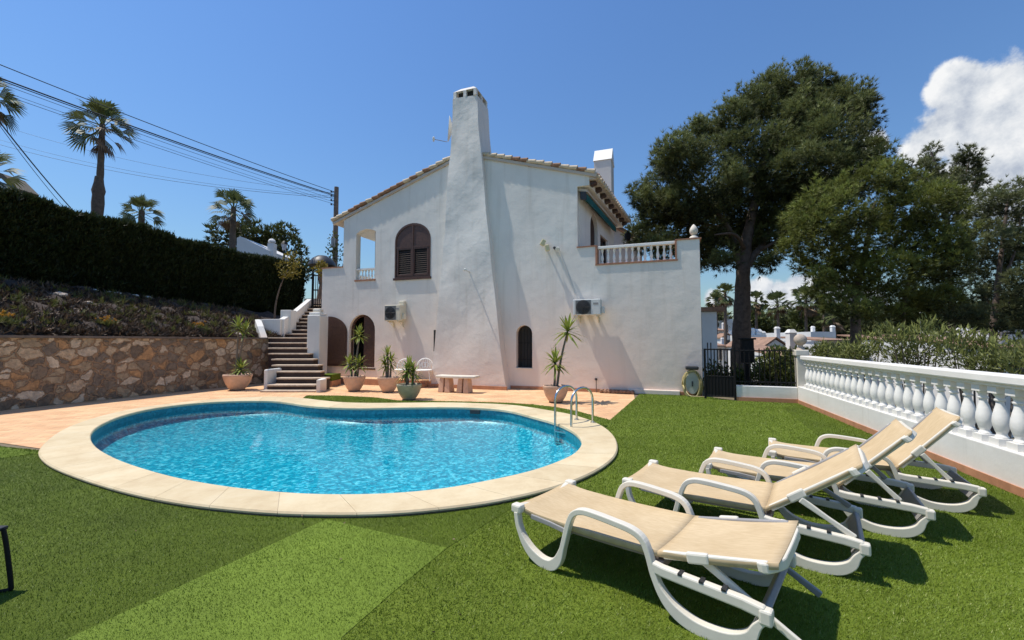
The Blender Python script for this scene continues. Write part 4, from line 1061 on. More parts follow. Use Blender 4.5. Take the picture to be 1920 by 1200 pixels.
# ------------------------------------------------------------------ utility pole and cables
pt = P(631, 351, 25.0); pb = P(631, 520, 25.0)
up = thing('utility_pole', 'weathered wooden utility pole rising behind the house corner', 'utility pole', (pt.x, 25, 2.0))
MB().tube([Vector((pt.x, 25, 2.0)), Vector((pt.x, 25, 6.0)), pt], [0.17, 0.155, 0.13], 10).build('pole', 'pole_wood', up, smooth=True)
mb = MB()
for y in (360, 368, 376, 384): q = P(628, y, 24.9); mb.tube([q + Vector((-0.02, 0, 0)), q + Vector((-0.22, 0, 0.0))], 0.02, 6); mb.lathe([(0.04, -0.05), (0.05, 0.0), (0.035, 0.06)], q + Vector((-0.22, 0, 0.03)), 8)
mb.build('insulators', 'dark_plastic', up)
q = P(625, 455, 24.8); MB().box(q, (0.2, 0.2, 0.6)).build('junction_box', 'resin_grey', up, bevel=0.02)
iv = P(628, 480, 24.8); np.random.seed(1)
p_, a_, t_ = lobe_points([(tuple(P(x, y, 24.75)), (0.3, 0.25, 0.5)) for x, y in [(626, 492), (624, 478), (632, 470), (636, 485), (622, 468), (626, 450)]], 22, rng, 0.3)
v, f, t = leaves(p_, a_, t_, 0.16, 0.10, rng); o = np_mesh('climbing_ivy', v, f, 'far_green', tone=t); tag(o, 'ivy climbing up the foot of the utility pole', 'ivy')
def cable(label, x0, y0, D0, x1, y1, D1, r, sag, group, ext=0.45):
    a = P(x0, y0, D0); b = P(x1, y1, D1); a2 = a + (a - b) * ext
    pts = []
    for i in range(25):
        t = i / 24; p = a2.lerp(b, t); p.z -= sag * (4 * t * (1 - t)) - sag * 4 * (ext / (1 + ext)) * (1 - ext / (1 + ext)) * (1 - t) * 0.0
        pts.append(p)
    tag(MB().tube(pts, r * 0.78, 6).build('overhead_cable', 'cable_black', smooth=True), label, 'cable', group)
for (x0, y0, y1, r, lab) in [(0, 118, 360, 0.022, 'topmost overhead cable running to the utility pole'), (0, 143, 366, 0.035, 'thickest overhead cable, second from the top'), (0, 147, 368, 0.022, 'thin overhead cable hanging just under the thickest one'),
                        (0, 153, 374, 0.012, 'upper of the three thin overhead wires below the thick cable'), (0, 166, 379, 0.010, 'middle of the three thin overhead wires below the thick cable'), (0, 172, 383, 0.012, 'lowest of the three thin overhead wires below the thick cable')]:
    cable(lab, x0, y0 - 7, 14.2, 628, y1, 25, r, 0.22, 'overhead cables to the utility pole')
for (x0, y0, y1, r, lab) in [(10, 232, 362, 0.010, 'pale thin wire crossing low behind the palms, upper one'), (20, 262, 368, 0.010, 'pale thin wire crossing low behind the palms, middle one'), (10, 268, 371, 0.014, 'low dark wire passing behind the tallest palm trunk')]:
    cable(lab, x0, y0, 30, 628, y1, 25.2, r, 0.7, 'low wires behind the palms', 0.1)
for (x0, y0, x1, y1, r, lab) in [(0, 228, 140, 398, 0.03, 'thick drop cable slanting down behind the hedge at left'), (4, 240, 128, 398, 0.014, 'thin drop wire slanting down beside the thick drop cable')]:
    cable(lab, x0, y0, 16, x1, y1, 22, r, 0.1, 'drop cables at the left', 0.1)

# ------------------------------------------------------------------ the villa
villa = thing('white_villa', 'large white stuccoed villa with a massive tapering chimney breast', 'house', O)
def ridge(s): return 8.06 - 0.30 * (7.5 - s) * (s < 7.5) - 0.335 * (s - 7.5) * (s >= 7.5)
def arch(s0, s1, z0, zs, n=14):
    "arched opening outline, s0 < s1, springing at zs"
    c = (s0 + s1) / 2; r = (s1 - s0) / 2
    return [(s0, z0), (s1, z0), (s1, zs)] + [(c + r * math.cos(pi * k / n), zs + r * math.sin(pi * k / n)) for k in range(1, n)] + [(s0, zs)]
def flat_arch(s0, s1, z0, zs, rise, n=14):
    c = (s0 + s1) / 2; r = (s1 - s0) / 2
    return [(s0, z0), (s1, z0), (s1, zs)] + [(c + r * math.cos(pi * k / n), zs + rise * math.sin(pi * k / n)) for k in range(1, n)] + [(s0, zs)]
PZ = 4.50; SB = 3.53; ST = 12.73; SL = 13.75
eR, eL = ridge(SB), ridge(ST); EVB = 3.15; SK = 0.097; DC = 5.4
def HS(s, d, z): return HW(s - SK * d, d, z)          # the east side runs slightly out of square
outline = [(0, -0.05), (SL, -0.05), (SL, 4.43), (ST, 4.43), (ST, eL - 0.02)] + [(7.5, ridge(7.5))] + [(EVB, ridge(EVB)), (EVB, 6.47), (SB, 6.47), (SB, PZ), (2.92, PZ), (2.92, 3.95), (0.65, 3.95), (0.65, PZ), (0, PZ)]
LOG = [(11.23, 3.90), (12.13, 3.90), (12.13, 5.68), (11.95, 5.79), (11.68, 5.84), (11.4, 5.80), (11.23, 5.72)]
WIN = flat_arch(8.84, 10.35, 3.85, 5.25, 0.62)
LOW = arch(11.19, 12.38, 0.56, 1.97)
SML = arch(5.04, 5.59, 0.68, 1.80)
TH = 0.26
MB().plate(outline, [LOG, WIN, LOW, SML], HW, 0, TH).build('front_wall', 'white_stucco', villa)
# body behind the front wall
mb = MB()
mb.hbox(SL - 0.25, SL - 0.002, TH, 9, -0.05, 3.85)              # left ground floor wall
mb.hbox(0.002, 0.25, TH, 9, -0.05, 3.40)
mb.hbox(0.002, SL - 0.002, 8.7, 9, -0.05, 3.85)
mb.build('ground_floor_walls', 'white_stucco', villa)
side = MB()
side.plate([(TH, 3.3), (DC, 3.3), (DC, 6.46), (TH, 6.46)], [arch(1.54, 2.59, 3.45, 5.58), [(2.95, 4.45), (4.2, 4.45), (4.2, 5.62), (2.95, 5.62)]], lambda d, q, z: HS(SB + q, d, z), 0, 0.25)
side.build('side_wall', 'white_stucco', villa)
mb = MB(); mb.hbox(10.95, 11.2, TH + 0.002, DC - 0.26, 3.85, 6.0); mb.hbox(SB - SK * DC + 0.26, 11.2, DC - 0.25, DC - 0.003, 3.3, 6.4)
mb.build('upper_walls', 'white_stucco', villa)
# floors and terrace
mb = MB(); mb.hbox(0.26, SB - 0.002, TH + 0.002, 8.7, 3.3, 3.42); mb.build('terrace_floor', 'tile_brown', villa)
mb = MB(); mb.hbox(SB + 0.01, SL - 0.26, TH + 0.002, 8.7, 3.62, 3.80); mb.build('upper_floor', 'cream_stone', villa)
mb = MB(); mb.hbox(5.0, 9.6, TH + 0.3, TH + 0.4, 0.0, 3.5); mb.hbox(10.4, 13.0, TH + 0.9, TH + 1.0, 0, 3.5); mb.hbox(8.0, 10.9, TH + 0.5, TH + 0.6, 3.82, 6.2); mb.build('dark_rooms', 'interior_dark', villa)
# right-hand parapet of the terrace and its terracotta edging
mb = MB(); mb.hbox(0.0, 0.22, TH + 0.002, 7.0, 3.42, PZ - 0.01); mb.build('terrace_parapet', 'white_stucco', villa)
mb = MB()
mb.hbox(-0.05, 0.63, -0.03, TH + 0.03, PZ, PZ + 0.035); mb.hbox(2.94, SB + 0.03, -0.03, TH + 0.03, PZ, PZ + 0.035); mb.hbox(-0.05, 0.26, TH + 0.031, 7.0, PZ, PZ + 0.035)
mb.hbox(0.59, 2.98, -0.025, TH + 0.02, 3.90, 3.952); mb.hbox(0.615, 0.655, -0.025, TH + 0.02, 3.953, PZ + 0.034); mb.hbox(2.915, 2.975, -0.025, TH + 0.02, 3.953, PZ + 0.034)
mb.build('terracotta_edging', 'terracotta_trim', villa)
mb = MB(); mb.hbox(ST + 0.003, SL + 0.03, -0.03, TH + 0.03, 4.43, 4.465); mb.build('parapet_coping', 'terracotta_trim', villa)
# a low return of the left parapet
mb = MB(); mb.hbox(SL - 0.25, SL - 0.003, TH + 0.001, 5, 3.85, 4.43); mb.build('left_parapet', 'white_stucco', villa)
# terrace balustrade in the notch
mb = MB(); mb.hbox(0.658, 2.913, 0.04, 0.21, 4.42, 4.505); mb.build('terrace_rail', 'white_paint', villa, bevel=0.012)
bprof = [(0.045, 0), (0.045, 0.05), (0.028, 0.065), (0.028, 0.08), (0.05, 0.16), (0.046, 0.2), (0.026, 0.30), (0.026, 0.36), (0.034, 0.375), (0.034, 0.385), (0.042, 0.40), (0.042, 0.467)]
for k in range(12): MB().lathe(bprof, HW(0.78 + k * 0.182, 0.125, 3.953), 12).build('terrace_baluster', 'white_paint', villa, smooth=True)
# loggia balusters and rail, its ceiling and dark shutter
mb = MB(); mb.hbox(11.2, 12.16, -0.03, 0.0 - 0.001, 3.84, 3.90); mb.build('loggia_sill', 'terracotta_trim', villa)
mb = MB(); mb.hbox(11.235, 12.125, 0.05, 0.2, 4.28, 4.34); mb.build('loggia_rail', 'white_paint', villa)
for k in range(6): MB().lathe([(r * 0.9, z * 0.80) for r, z in bprof], HW(11.32 + k * 0.145, 0.125, 3.902), 10).build('loggia_baluster', 'white_paint', villa, smooth=True)
mb = MB(); mb.hbox(11.235, 11.26, 0.02, 0.6, 4.345, 5.70); mb.build('loggia_shutter', 'dark_brown', villa)
mb = MB(); mb.hbox(11.21, ST - 0.01, TH + 0.002, 3.2, 5.86, 5.95); mb.hbox(ST - 0.3, ST - 0.01, 2.9, 3.2, 3.85, 5.859); mb.build('loggia_ceiling', 'white_stucco', villa)
# roof: two slopes of clay tiles
EVR = 2.93; EVL = 13.2; DB = 5.7
rf = MB()
def slope(s0, s1, mb, lift=0.0):
    n = 1
    z0, z1 = ridge(s0) + lift, ridge(s1) + lift
    a = [(s0, z0), (s1, z1)]
    k = SK * DB if s0 == EVR else 0.0
    mb.hexa([HW(s0, -0.06, z0), HW(s1, -0.06, z1), HW(s1, DB, z1), HW(s0 - k, DB, z0), HW(s0, -0.06, z0 + 0.09), HW(s1, -0.06, z1 + 0.09), HW(s1, DB, z1 + 0.09), HW(s0 - k, DB, z0 + 0.09)])
slope(EVR, 7.5, rf); slope(7.5, EVL, rf)
roof = rf.build('roof', 'beige_render', villa)
tl = MB()
for d in np.arange(0.16, DB, 0.24):
    for s0, s1 in ((EVR - 0.05, 7.48), (7.52, EVL + 0.05)):
        pts = [HW(s - (SK * d * (7.5 - s) / (7.5 - EVR) if s < 7.5 else 0), d, ridge(s) + 0.10) for s in np.linspace(s0, s1, 8)]
        tl.tube(pts, 0.085, 7)
tl.build('roof_tiles', 'tile_brown', roof, smooth=True)
# verge: two courses of barrel tiles along the gable edge, cream and brown by turns
vg = MB()
def verge(s0, s1, n, jit):
    for k in range(n):
        a = s0 + (s1 - s0) * k / n; b = s0 + (s1 - s0) * (k + 1.12) / n
        for row in range(2):
            dz = 0.05 + row * 0.125; dd = -0.02 - 0.05 * row
            R = random.Random(k * 7 + row + int(s0 * 10)); mi = 0 if R.random() < 0.55 else 1
            hi = (a, b) if abs(a - 7.5) < abs(b - 7.5) else (b, a)
            p0 = HW(hi[0] + 0.05 * row, dd + 0.05, ridge(hi[0]) + dz + R.uniform(-0.012, 0.012)); p1 = HW(hi[1] + 0.05 * row, dd + 0.05, ridge(hi[1]) + dz + 0.035 + R.uniform(-0.012, 0.012))
            vg.tube([p0, p1], [0.066, 0.082], 9, True, mi)
verge(EVR - 0.02, 7.06, 15, 0); vg.build('verge_tiles', ['tile_cream', 'tile_brown'], roof, smooth=True)
vg = MB(); verge(7.98, EVL + 0.02, 19, 0); vg.build('verge_tiles', ['tile_cream', 'tile_brown'], roof, smooth=True)
# right eaves: rendered soffit carried on brown tile corbels
zE = ridge(EVR)
mb = MB(); q = [HS(SB + 0.2, TH + 0.001, 0), HS(EVB, TH + 0.001, 0), HS(EVB, DC + 0.12, 0), HS(SB + 0.2, DC + 0.12, 0)]
mb.hexa([p + Vector((0, 0, 6.472)) for p in q] + [p + Vector((0, 0, z)) for p, z in zip(q, (ridge(SB + .2) - .005, ridge(EVB) - .005, ridge(EVB) - .005, ridge(SB + .2) - .005))])
mb.build('eave_beam', 'white_stucco', villa)
mb = MB(); q = [HS(EVB - 0.002, 0.0, 0), HS(EVR + 0.02, 0.0, 0), HS(EVR + 0.02, DC + 0.15, 0), HS(EVB - 0.002, DC + 0.15, 0)]
mb.hexa([p + Vector((0, 0, zE - 0.045)) for p in q] + [p + Vector((0, 0, z)) for p, z in zip(q, (ridge(EVB) - .004, zE - .004, zE - .004, ridge(EVB) - .004))]); mb.build('soffit', 'beige_render', villa)
for k in range(9):
    d = 0.12 + 5.1 * k / 8.0
    MB().hexa([HS(EVB - 0.003, d, zE - 0.19), HS(EVR + 0.05, d, zE - 0.13), HS(EVR + 0.05, d + 0.22, zE - 0.13), HS(EVB - 0.003, d + 0.22, zE - 0.19),
               HS(EVB - 0.003, d, zE - 0.047), HS(EVR + 0.05, d, zE - 0.047), HS(EVR + 0.05, d + 0.22, zE - 0.047), HS(EVB - 0.003, d + 0.22, zE - 0.047)]).build('eave_corbel', 'dark_brown', villa)
for k in range(22):
    d = 0.02 + DB * k / 22; MB().tube([HS(EVR + 0.14, d + 0.1, zE + 0.09), HS(EVR - 0.09, d + 0.1, zE + 0.03)], 0.075, 8).build('eave_tile', 'tile_cream', roof, smooth=True)
# arched terrace door, dark window, awning
mb = MB(); mb.plate(arch(1.56, 2.57, 3.43, 5.56), [], lambda d, q, z: HS(SB + q, d, z), 0.12, 0.16); mb.build('terrace_door', 'dark_brown', villa)
mb = MB(); mb.plate([(2.96, 4.44), (4.19, 4.44), (4.19, 5.61), (2.96, 5.61)], [], lambda d, q, z: HS(SB + q, d, z), 0.14, 0.16); tw = mb.build('terrace_window', 'far_glass', villa)
mb = MB(); mb.plate([(2.952, 4.452), (4.198, 4.452), (4.198, 5.618), (2.952, 5.618)], [[(3.03, 4.53), (3.55, 4.53), (3.55, 5.54), (3.03, 5.54)], [(3.60, 4.53), (4.12, 4.53), (4.12, 5.54), (3.60, 5.54)]], lambda d, q, z: HS(SB + q, d, z), 0.08, 0.12); mb.build('window_frame', 'dark_brown', tw)
aw = MB(); A0, A1 = 0.16, 4.62
def bar(mb, s0, s1, z00, z01, z10, z11, d0=A0, d1=A1):
    "a long prism along the east side: near face s0..s1, bottom/top heights at s0 and s1"
    mb.hexa([HS(s0, d0, z00), HS(s1, d0, z10), HS(s1, d1, z10), HS(s0, d1, z00), HS(s0, d0, z01), HS(s1, d0, z11), HS(s1, d1, z11), HS(s0, d1, z01)])
bar(aw, 3.42, 3.28, 6.16, 6.33, 6.06, 6.27); awn = aw.build('awning', 'awning_green', villa)
mb = MB(); bar(mb, 3.528, 3.24, 6.36, 6.46, 6.30, 6.38, A0 - 0.05, A1 + 0.05); mb.build('awning_hood', 'beige_render', awn)
mb = MB(); bar(mb, 3.46, 3.28, 6.08, 6.34, 6.05, 6.31, A0 - 0.06, A0 - 0.003); mb.build('awning_end', 'dark_plastic', awn)

# the great chimney
def chimney():
    zt = 10.13
    bl = W(807, 724, -0.45)[0]; br = W(948, 729, -0.45)[0]
    tl_, _ = W(850, 180, -0.12); tr_, _ = W(893, 180, -0.12)
    n = 36; m = 8; vs = []; fs = []
    rr = random.Random(4)
    def prof(t):
        sl_ = bl + (tl_ - bl) * t - 0.10 * math.sin(pi * t) * 0.6; sr_ = br + (tr_ - br) * t + 0.10 * math.sin(pi * t) * 0.6
        return sl_, sr_, -0.45 + 0.33 * t
    rows = []
    for i in range(n + 1):
        t = i / n; z = -0.05 + (zt + 0.05) * t; s1, s0, df = prof(t)
        db = 0.05 if z < 7.4 else 0.86
        ring = []
        for k in range(m + 1): ring.append((s0 + (s1 - s0) * k / m, df))
        for k in range(1, 4): ring.append((s1, df + (db - df) * k / 3))
        ring.append((s0, db))
        for k in (2, 1): ring.append((s0, df + (db - df) * k / 3))
        rows.append([HW(s + 0.012 * math.sin(z * 2.1 + s * 3), d + 0.02 * math.sin(z * 1.7 + s * 2.3) + 0.012 * math.sin(z * 4.3 - s * 5), z) for s, d in ring])
    q = len(rows[0])
    for i in range(n):
        for k in range(q): fs.append((i * q + k, i * q + (k + 1) % q, (i + 1) * q + (k + 1) % q, (i + 1) * q + k))
    fs.append(tuple(n * q + k for k in range(q)))
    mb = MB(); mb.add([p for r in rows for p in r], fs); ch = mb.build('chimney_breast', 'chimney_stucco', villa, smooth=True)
    s1, s0, df = prof(1.0); db = 0.86; w = s1 - s0
    # openwork cap: posts, lid and a dark flue
    mb = MB(); z0, z1 = zt + 0.001, zt + 0.24
    for s in (s0 + 0.055, s0 + w * 0.5, s1 - 0.055):
        mb.hbox(s - 0.055, s + 0.055, df, df + 0.11, z0, z1); mb.hbox(s - 0.055, s + 0.055, db - 0.11, db, z0, z1)
    mb.hbox(s0, s0 + 0.11, (df + db) / 2 - 0.05, (df + db) / 2 + 0.05, z0, z1); mb.hbox(s1 - 0.11, s1, (df + db) / 2 - 0.05, (df + db) / 2 + 0.05, z0, z1)
    zt2 = z1; e = 0.0
    mb.hexa([HW(s0 - e, df - e, zt2 + .002), HW(s1 + e, df - e, zt2 + .002), HW(s1 + e, db + e, zt2 + .002), HW(s0 - e, db + e, zt2 + .002), HW(s0 + .2, df + .2, zt2 + 0.20), HW(s1 - .2, df + .2, zt2 + 0.20), HW(s1 - .2, db - .2, zt2 + 0.20), HW(s0 + .2, db - .2, zt2 + 0.20)])
    mb.build('chimney_cap', 'chimney_stucco', ch)
    mb = MB(); mb.hbox(s0 + 0.13, s1 - 0.13, df + 0.13, db - 0.13, z0 + 0.002, z1 - 0.002); mb.build('flue', 'interior_dark', ch)
chimney()
# second chimney on the roof
def chimney2():
    d = 4.4; s1 = W(1114, 330, d)[0]; s0 = W(1146, 330, d)[0]; zt = W(1130, 300, d)[1]; zp = W(1130, 273, d)[1]
    mb = MB(); dw = 0.95; mb.hbox(s0, s1, d, d + dw, 6.3, zt); c = mb.build('roof_chimney', 'white_stucco', villa)
    e = 0.03; mb = MB(); mb.hexa([HW(s1 + e, d - e, zt + 0.003), HW(s0 - e, d - e, zt + 0.003), HW(s0 - e, d + dw + e, zt + 0.003), HW(s1 + e, d + dw + e, zt + 0.003),
                         HW(s1 + e, d + 0.4, zp), HW(s0 - e, d + 0.4, zp), HW(s0 - e, d + 0.52, zp), HW(s1 + e, d + 0.52, zp)]); mb.build('chimney_hood', 'white_paint', c)
chimney2()
# upper window with louvred shutters
def louvres(mb, s0, s1, z0, z1, d, pitch=0.055):
    for z in np.arange(z0, z1, pitch):
        mb.hexa([HW(s1, d - 0.005, z), HW(s0, d - 0.005, z), HW(s0, d + 0.03, z + 0.03), HW(s1, d + 0.03, z + 0.03), HW(s1, d - 0.005, z + 0.008), HW(s0, d - 0.005, z + 0.008), HW(s0, d + 0.03, z + 0.038), HW(s1, d + 0.03, z + 0.038)])
inset = lambda L, k: [((s - 9.595) * k + 9.595, (z - 4.8) * k + 4.8) for s, z in L]
mb = MB(); mb.plate(WIN, [inset(WIN, 0.93)], HW, -0.012, 0.07); wn = mb.build('arched_window', 'brown_wood', villa)
mb = MB(); mb.hbox(8.80, 10.39, -0.05, -0.014, 3.79, 3.87); mb.build('window_sill', 'brown_wood', wn)
mb = MB(); tp = [(s, z) for s, z in inset(WIN, 0.93) if z > 5.0]; tp = [(tp[0][0], 4.98)] + tp + [(tp[-1][0], 4.98)]
mb.plate(tp, [], HW, 0.012, 0.05); pn = mb.build('arched_panel', 'brown_wood', wn)
mb = MB(); mb.hbox(9.565, 9.625, -0.012, 0.011, 3.9, 5.80); mb.hbox(8.9, 10.29, -0.008, 0.010, 4.965, 5.03); mb.build('stile', 'brown_wood', wn)
for s0, s1 in ((8.92, 9.585), (9.605, 10.27)):
    mb = MB(); mb.plate([(s0, 3.93), (s1, 3.93), (s1, 4.975), (s0, 4.975)], [[(s0 + .07, 4.0), (s1 - .07, 4.0), (s1 - .07, 4.91), (s0 + .07, 4.91)]], HW, 0.0, 0.045); sh = mb.build('shutter', 'brown_wood', wn)
    mb = MB(); louvres(mb, s0 + .07, s1 - .07, 4.0, 4.9, 0.012, 0.075); mb.build('louvres', 'dark_brown', sh)
mb = MB(); mb.hbox(8.9, 10.3, 0.10, 0.12, 3.9, 5.0); mb.build('glass', 'far_glass', wn)
# lower window: frame, closed right leaf, open left leaf folded against the wall
mb = MB(); inl = [((s - 11.785) * 0.90 + 11.785, (z - 1.5) * 0.94 + 1.5) for s, z in LOW]; mb.plate(LOW, [inl], HW, 0.11, 0.17); lw = mb.build('low_window', 'brown_wood', villa)
def leaf(sgn, c, rad, z0, zsp, d0, d1, name, par, mat='brown_wood', ry=None):
    ry = ry or rad
    n = 9; L = [(c, z0), (c + sgn * rad, z0), (c + sgn * rad, zsp)] + [(c + sgn * rad * math.cos(pi / 2 * k / n), zsp + ry * math.sin(pi / 2 * k / n)) for k in range(1, n + 1)]
    mb = MB(); mb.plate(L, [], HW, d0, d1)
    for z in np.arange(z0 + 0.1, zsp + 0.3, 0.1):
        a, b = (c, c + sgn * rad) if sgn > 0 else (c + sgn * rad, c)
        mb.hbox(a + 0.06, b - 0.06, d0 - 0.008, d0 - 0.0005, z, z + 0.075)
    return mb.build(name, mat, par)
leaf(-1, 11.785, 0.55, 0.60, 1.95, 0.115, 0.15, 'shutter', lw)
leaf(-1, 13.36, 0.90, 0.60, 1.90, -0.05, -0.012, 'shutter', lw, ry=0.62)
mb = MB(); mb.hbox(11.15, 12.42, -0.03, -0.002, 0.49, 0.558); mb.build('window_sill', 'brown_wood', lw)
# small arched window with a grille
mb = MB(); ins = [((s - 5.315) * 0.93 + 5.315, (z - 1.3) * 0.97 + 1.3) for s, z in SML]; mb.plate(SML, [ins], HW, 0.19, 0.24); swn = mb.build('small_arched_window', 'brown_wood', villa)
mb = MB(); mb.plate(ins, [], HW, 0.225, 0.25); mb.build('pane', 'interior_dark', swn)
mb = MB()
for k in range(4): s = 5.04 + 0.11 * (k + 1); mb.tube([HW(s, 0.17, 0.69), HW(s, 0.17, 1.98)], 0.008, 6)
for z in (0.95, 1.5): mb.tube([HW(5.05, 0.17, z), HW(5.58, 0.17, z)], 0.008, 6)
mb.build('grille', 'iron', swn)
mb = MB(); mb.hbox(5.02, 5.61, -0.02, 0.18, 0.655, 0.684); mb.build('window_sill', 'cream_stone', swn)
# narrow window half hidden by the chimney breast
mb = MB(); mb.hbox(8.50, 8.68, -0.01, -0.002, 1.2, 1.95); mb.build('slit_window', 'interior_dark', villa)
# plinth course and raised walk on the left
mb = MB(); mb.hbox(0.02, 5.78, -0.02, -0.002, 0, 0.10); mb.build('skirting', 'skirting', villa)
bl = W(807, 724, -0.45)[0]; br = W(948, 729, -0.45)[0]
mb = MB(); mb.hbox(br - 0.05, bl + 0.05, -0.52, -0.44, 0, 0.11); mb.build('skirting', 'skirting', villa)
mb = MB(); mb.hbox(bl + 0.1, SL + 0.2, -0.62, -0.003, -0.02, 0.20); wk = mb.build('raised_walk', 'skirting', villa)
mb = MB(); mb.hbox(bl + 0.1, SL + 0.2, -0.60, -0.004, 0.2005, 0.215); mb.build('walk_paving', 'terracotta_paving', wk)
mb = MB(); mb.hbox(bl + 0.1, bl + 0.5, -0.95, -0.63, -0.02, 0.10); mb.build('walk_step', 'skirting', wk)
mb = MB(); mb.hbox(0.6, 2.05, -0.10, -0.003, 0, 0.14); mb.build('white_curb', 'white_stucco', villa, bevel=0.02)
tf = thing('turf_box', 'low box of green turf beside the foot of the stairs', 'planter', HW(13.0, -1.0, 0))
a = P(603, 700, 14.9); b = P(629, 700, 14.9)
MB().box(((a.x + b.x) / 2, 15.0, 0.10), (b.x - a.x, 0.8, 0.20)).build('box', 'skirting', tf)
MB().box(((a.x + b.x) / 2, 15.0, 0.31), (b.x - a.x - 0.02, 0.78, 0.2)).build('turf', 'turf_dark', tf)

# fittings on the villa
dish = thing('satellite_dish', 'white satellite dish behind the left side of the main chimney', 'satellite dish', HW(7.9, 1.4, 8.0))
q = P(848, 243, 15.4); R = Matrix.Rotation(math.radians(-86), 3, 'Y') @ Matrix.Rotation(math.radians(10), 3, 'X')
MB().lathe([(0.001, 0.0), (0.2, 0.02), (0.36, 0.07), (0.46, 0.13), (0.45, 0.14), (0.2, 0.035), (0.001, 0.015)], q, 20, R).build('reflector', 'ac_white', dish, smooth=True)
q2 = P(813, 261, 15.4); MB().tube([P(838, 266, 15.4), q2], 0.012, 6).build('feed_arm', 'resin_grey', dish)
MB().lathe([(0.03, -0.08), (0.045, 0.0), (0.045, 0.06), (0.02, 0.09)], q2, 10).build('feed_horn', 'ac_white', dish)
MB().tube([q, q + Vector((0.3, 0.3, -0.4)), HW(7.7, 1.5, 8.2)], 0.025, 6).build('mast', 'resin_grey', dish)

def ac_unit(name, label, s0, s1, z0, z1, m, dep=0.36, fc=0.62):
    u = thing(name, label, 'air conditioner', HW((s0 + s1) / 2, 0, z0), group=None)
    d0, d1 = -dep - 0.1, -0.1
    mb = MB(); mb.hbox(s0, s1, d0, d1, z0, z1); mb.build('casing', m, u, bevel=0.02)
    w = s1 - s0; c = s0 + w * fc; r = min((z1 - z0) * 0.42, w * (1 - fc) - 0.05)
    Rm = Matrix((EL, Vector((0, 0, 1)), -NN)).transposed()
    fan = MB().lathe([(r + 0.02, 0.0), (r + 0.02, 0.012), (r, 0.014), (r, 0.004), (0.001, 0.004)], HW(c, d0 - 0.0045, (z0 + z1) / 2), 24, Rm).build('fan_grille', 'ac_grille', u, smooth=False)
    mb = MB(); mb.hbox(c - r - 0.035, c + r + 0.035, d0 - 0.004, d0 - 0.0006, z0 + 0.03, z1 - 0.03); mb.build('grille_panel', 'ac_panel', u)
    mb = MB()
    for k in range(1, 9):
        rr = r * k / 9; pts = [HW(c + rr * math.cos(a), d0 - 0.022, (z0 + z1) / 2 + rr * math.sin(a)) for a in np.linspace(0, 2 * pi, 25)]; mb.tube(pts, 0.0045, 4, False)
    for k in range(8): a = k * pi / 4; mb.tube([HW(c, d0 - 0.022, (z0 + z1) / 2), HW(c + r * math.cos(a), d0 - 0.022, (z0 + z1) / 2 + r * math.sin(a))], 0.0045, 4, False)
    mb.build('guard_wires', 'dark_plastic', fan)
    mb = MB(); mb.hbox(s0 + w * 0.08, s0 + w * 0.26, d0 - 0.004, d0 - 0.0005, z1 - 0.17, z1 - 0.11); mb.build('badge', 'resin_grey', u)
    for s in (s0 + 0.12, s1 - 0.12):
        mb = MB(); mb.hbox(s - 0.02, s + 0.02, d0 + 0.02, -0.003, z0 - 0.045, z0 - 0.003); mb.hbox(s - 0.02, s + 0.02, -0.045, -0.004, z0 - 0.22, z0 - 0.046)
        mb.tube([HW(s, d0 + 0.1, z0 - 0.03), HW(s, -0.02, z0 - 0.2)], 0.012, 6); mb.build('bracket', 'ac_cream', u)
    mb = MB(); mb.hbox(s0 - 0.10, s0 - 0.003, d0 + 0.10, d0 + 0.26, z0 + 0.05, z0 + 0.25); mb.build('valve_cover', m, u, bevel=0.015)
    return u
zr0, zr1 = 2.36, 2.92
dq = -0.46
s1, zz = W(1074, 558, dq); s0, z0 = W(1126, 590, dq); ac_unit('air_conditioner', 'white air conditioner on the wall under the terrace balusters', s0, s1, z0, W(1126, 560, dq)[1], 'ac_white')
s1, zz = W(719, 573, dq); s0, z0 = W(748, 601, dq); u2 = ac_unit('air_conditioner', 'smaller cream air conditioner under the arched upper window', s0, s1, z0, W(748, 571, dq)[1], 'ac_cream', 0.3)
mb = MB(); s0_, z0_ = W(759, 598, -0.1); s1_, z1_ = W(749, 567, -0.1); mb.hbox(s0_, s1_, -0.16, -0.003, z0_, z1_ + 0.05); mb.build('pipe_duct', 'ac_cream', u2, bevel=0.03)
fl = thing('floodlight', 'cream twin floodlight on the wall left of the small wall lamp', 'floodlight', HW(4.6, 0, 4.6))
for (x, y, rz) in ((1018, 455, 0.5), (1026, 465, -0.2)):
    s, z = W(x, y, -0.2); MB().box(HW(s, -0.2, z), (0.14, 0.12, 0.2), Matrix.Rotation(rz, 3, 'Y')).build('lamp_head', 'lamp_cream', fl, bevel=0.02)
s, z = W(1022, 460, 0); MB().tube([HW(s, 0.0, z), HW(s, -0.2, z)], 0.03, 8).build('mount', 'ac_cream', fl)
wl = thing('wall_lamp', 'small black and white security lamp right of the cream floodlight', 'wall lamp', HW(4.2, 0, 4.6))
s, z = W(1040, 465, -0.1); MB().tube([HW(s, 0, z), HW(s, -0.14, z)], 0.045, 10).build('mount', 'dark_plastic', wl)
s, z = W(1046, 467, -0.2); Rm = Matrix((EL, Vector((0, 0, 1)), -NN)).transposed(); MB().lathe([(0.04, -0.1), (0.075, 0.0), (0.08, 0.06), (0.001, 0.065)], HW(s, -0.2, z), 14, Rm @ Matrix.Rotation(0.5, 3, 'X')).build('lamp_head', 'ac_white', wl, smooth=True)
a = W(1049, 470); b = W(1079, 552); tag(MB().tube([HW(a[0], -0.02, a[1]), HW((a[0] + b[0]) / 2 - 0.02, -0.02, (a[1] + b[1]) / 2), HW(b[0], -0.02, b[1])], 0.011, 6).build('wall_cable', 'ac_white'), 'thin white cable running down the wall to the air conditioner', 'cable')
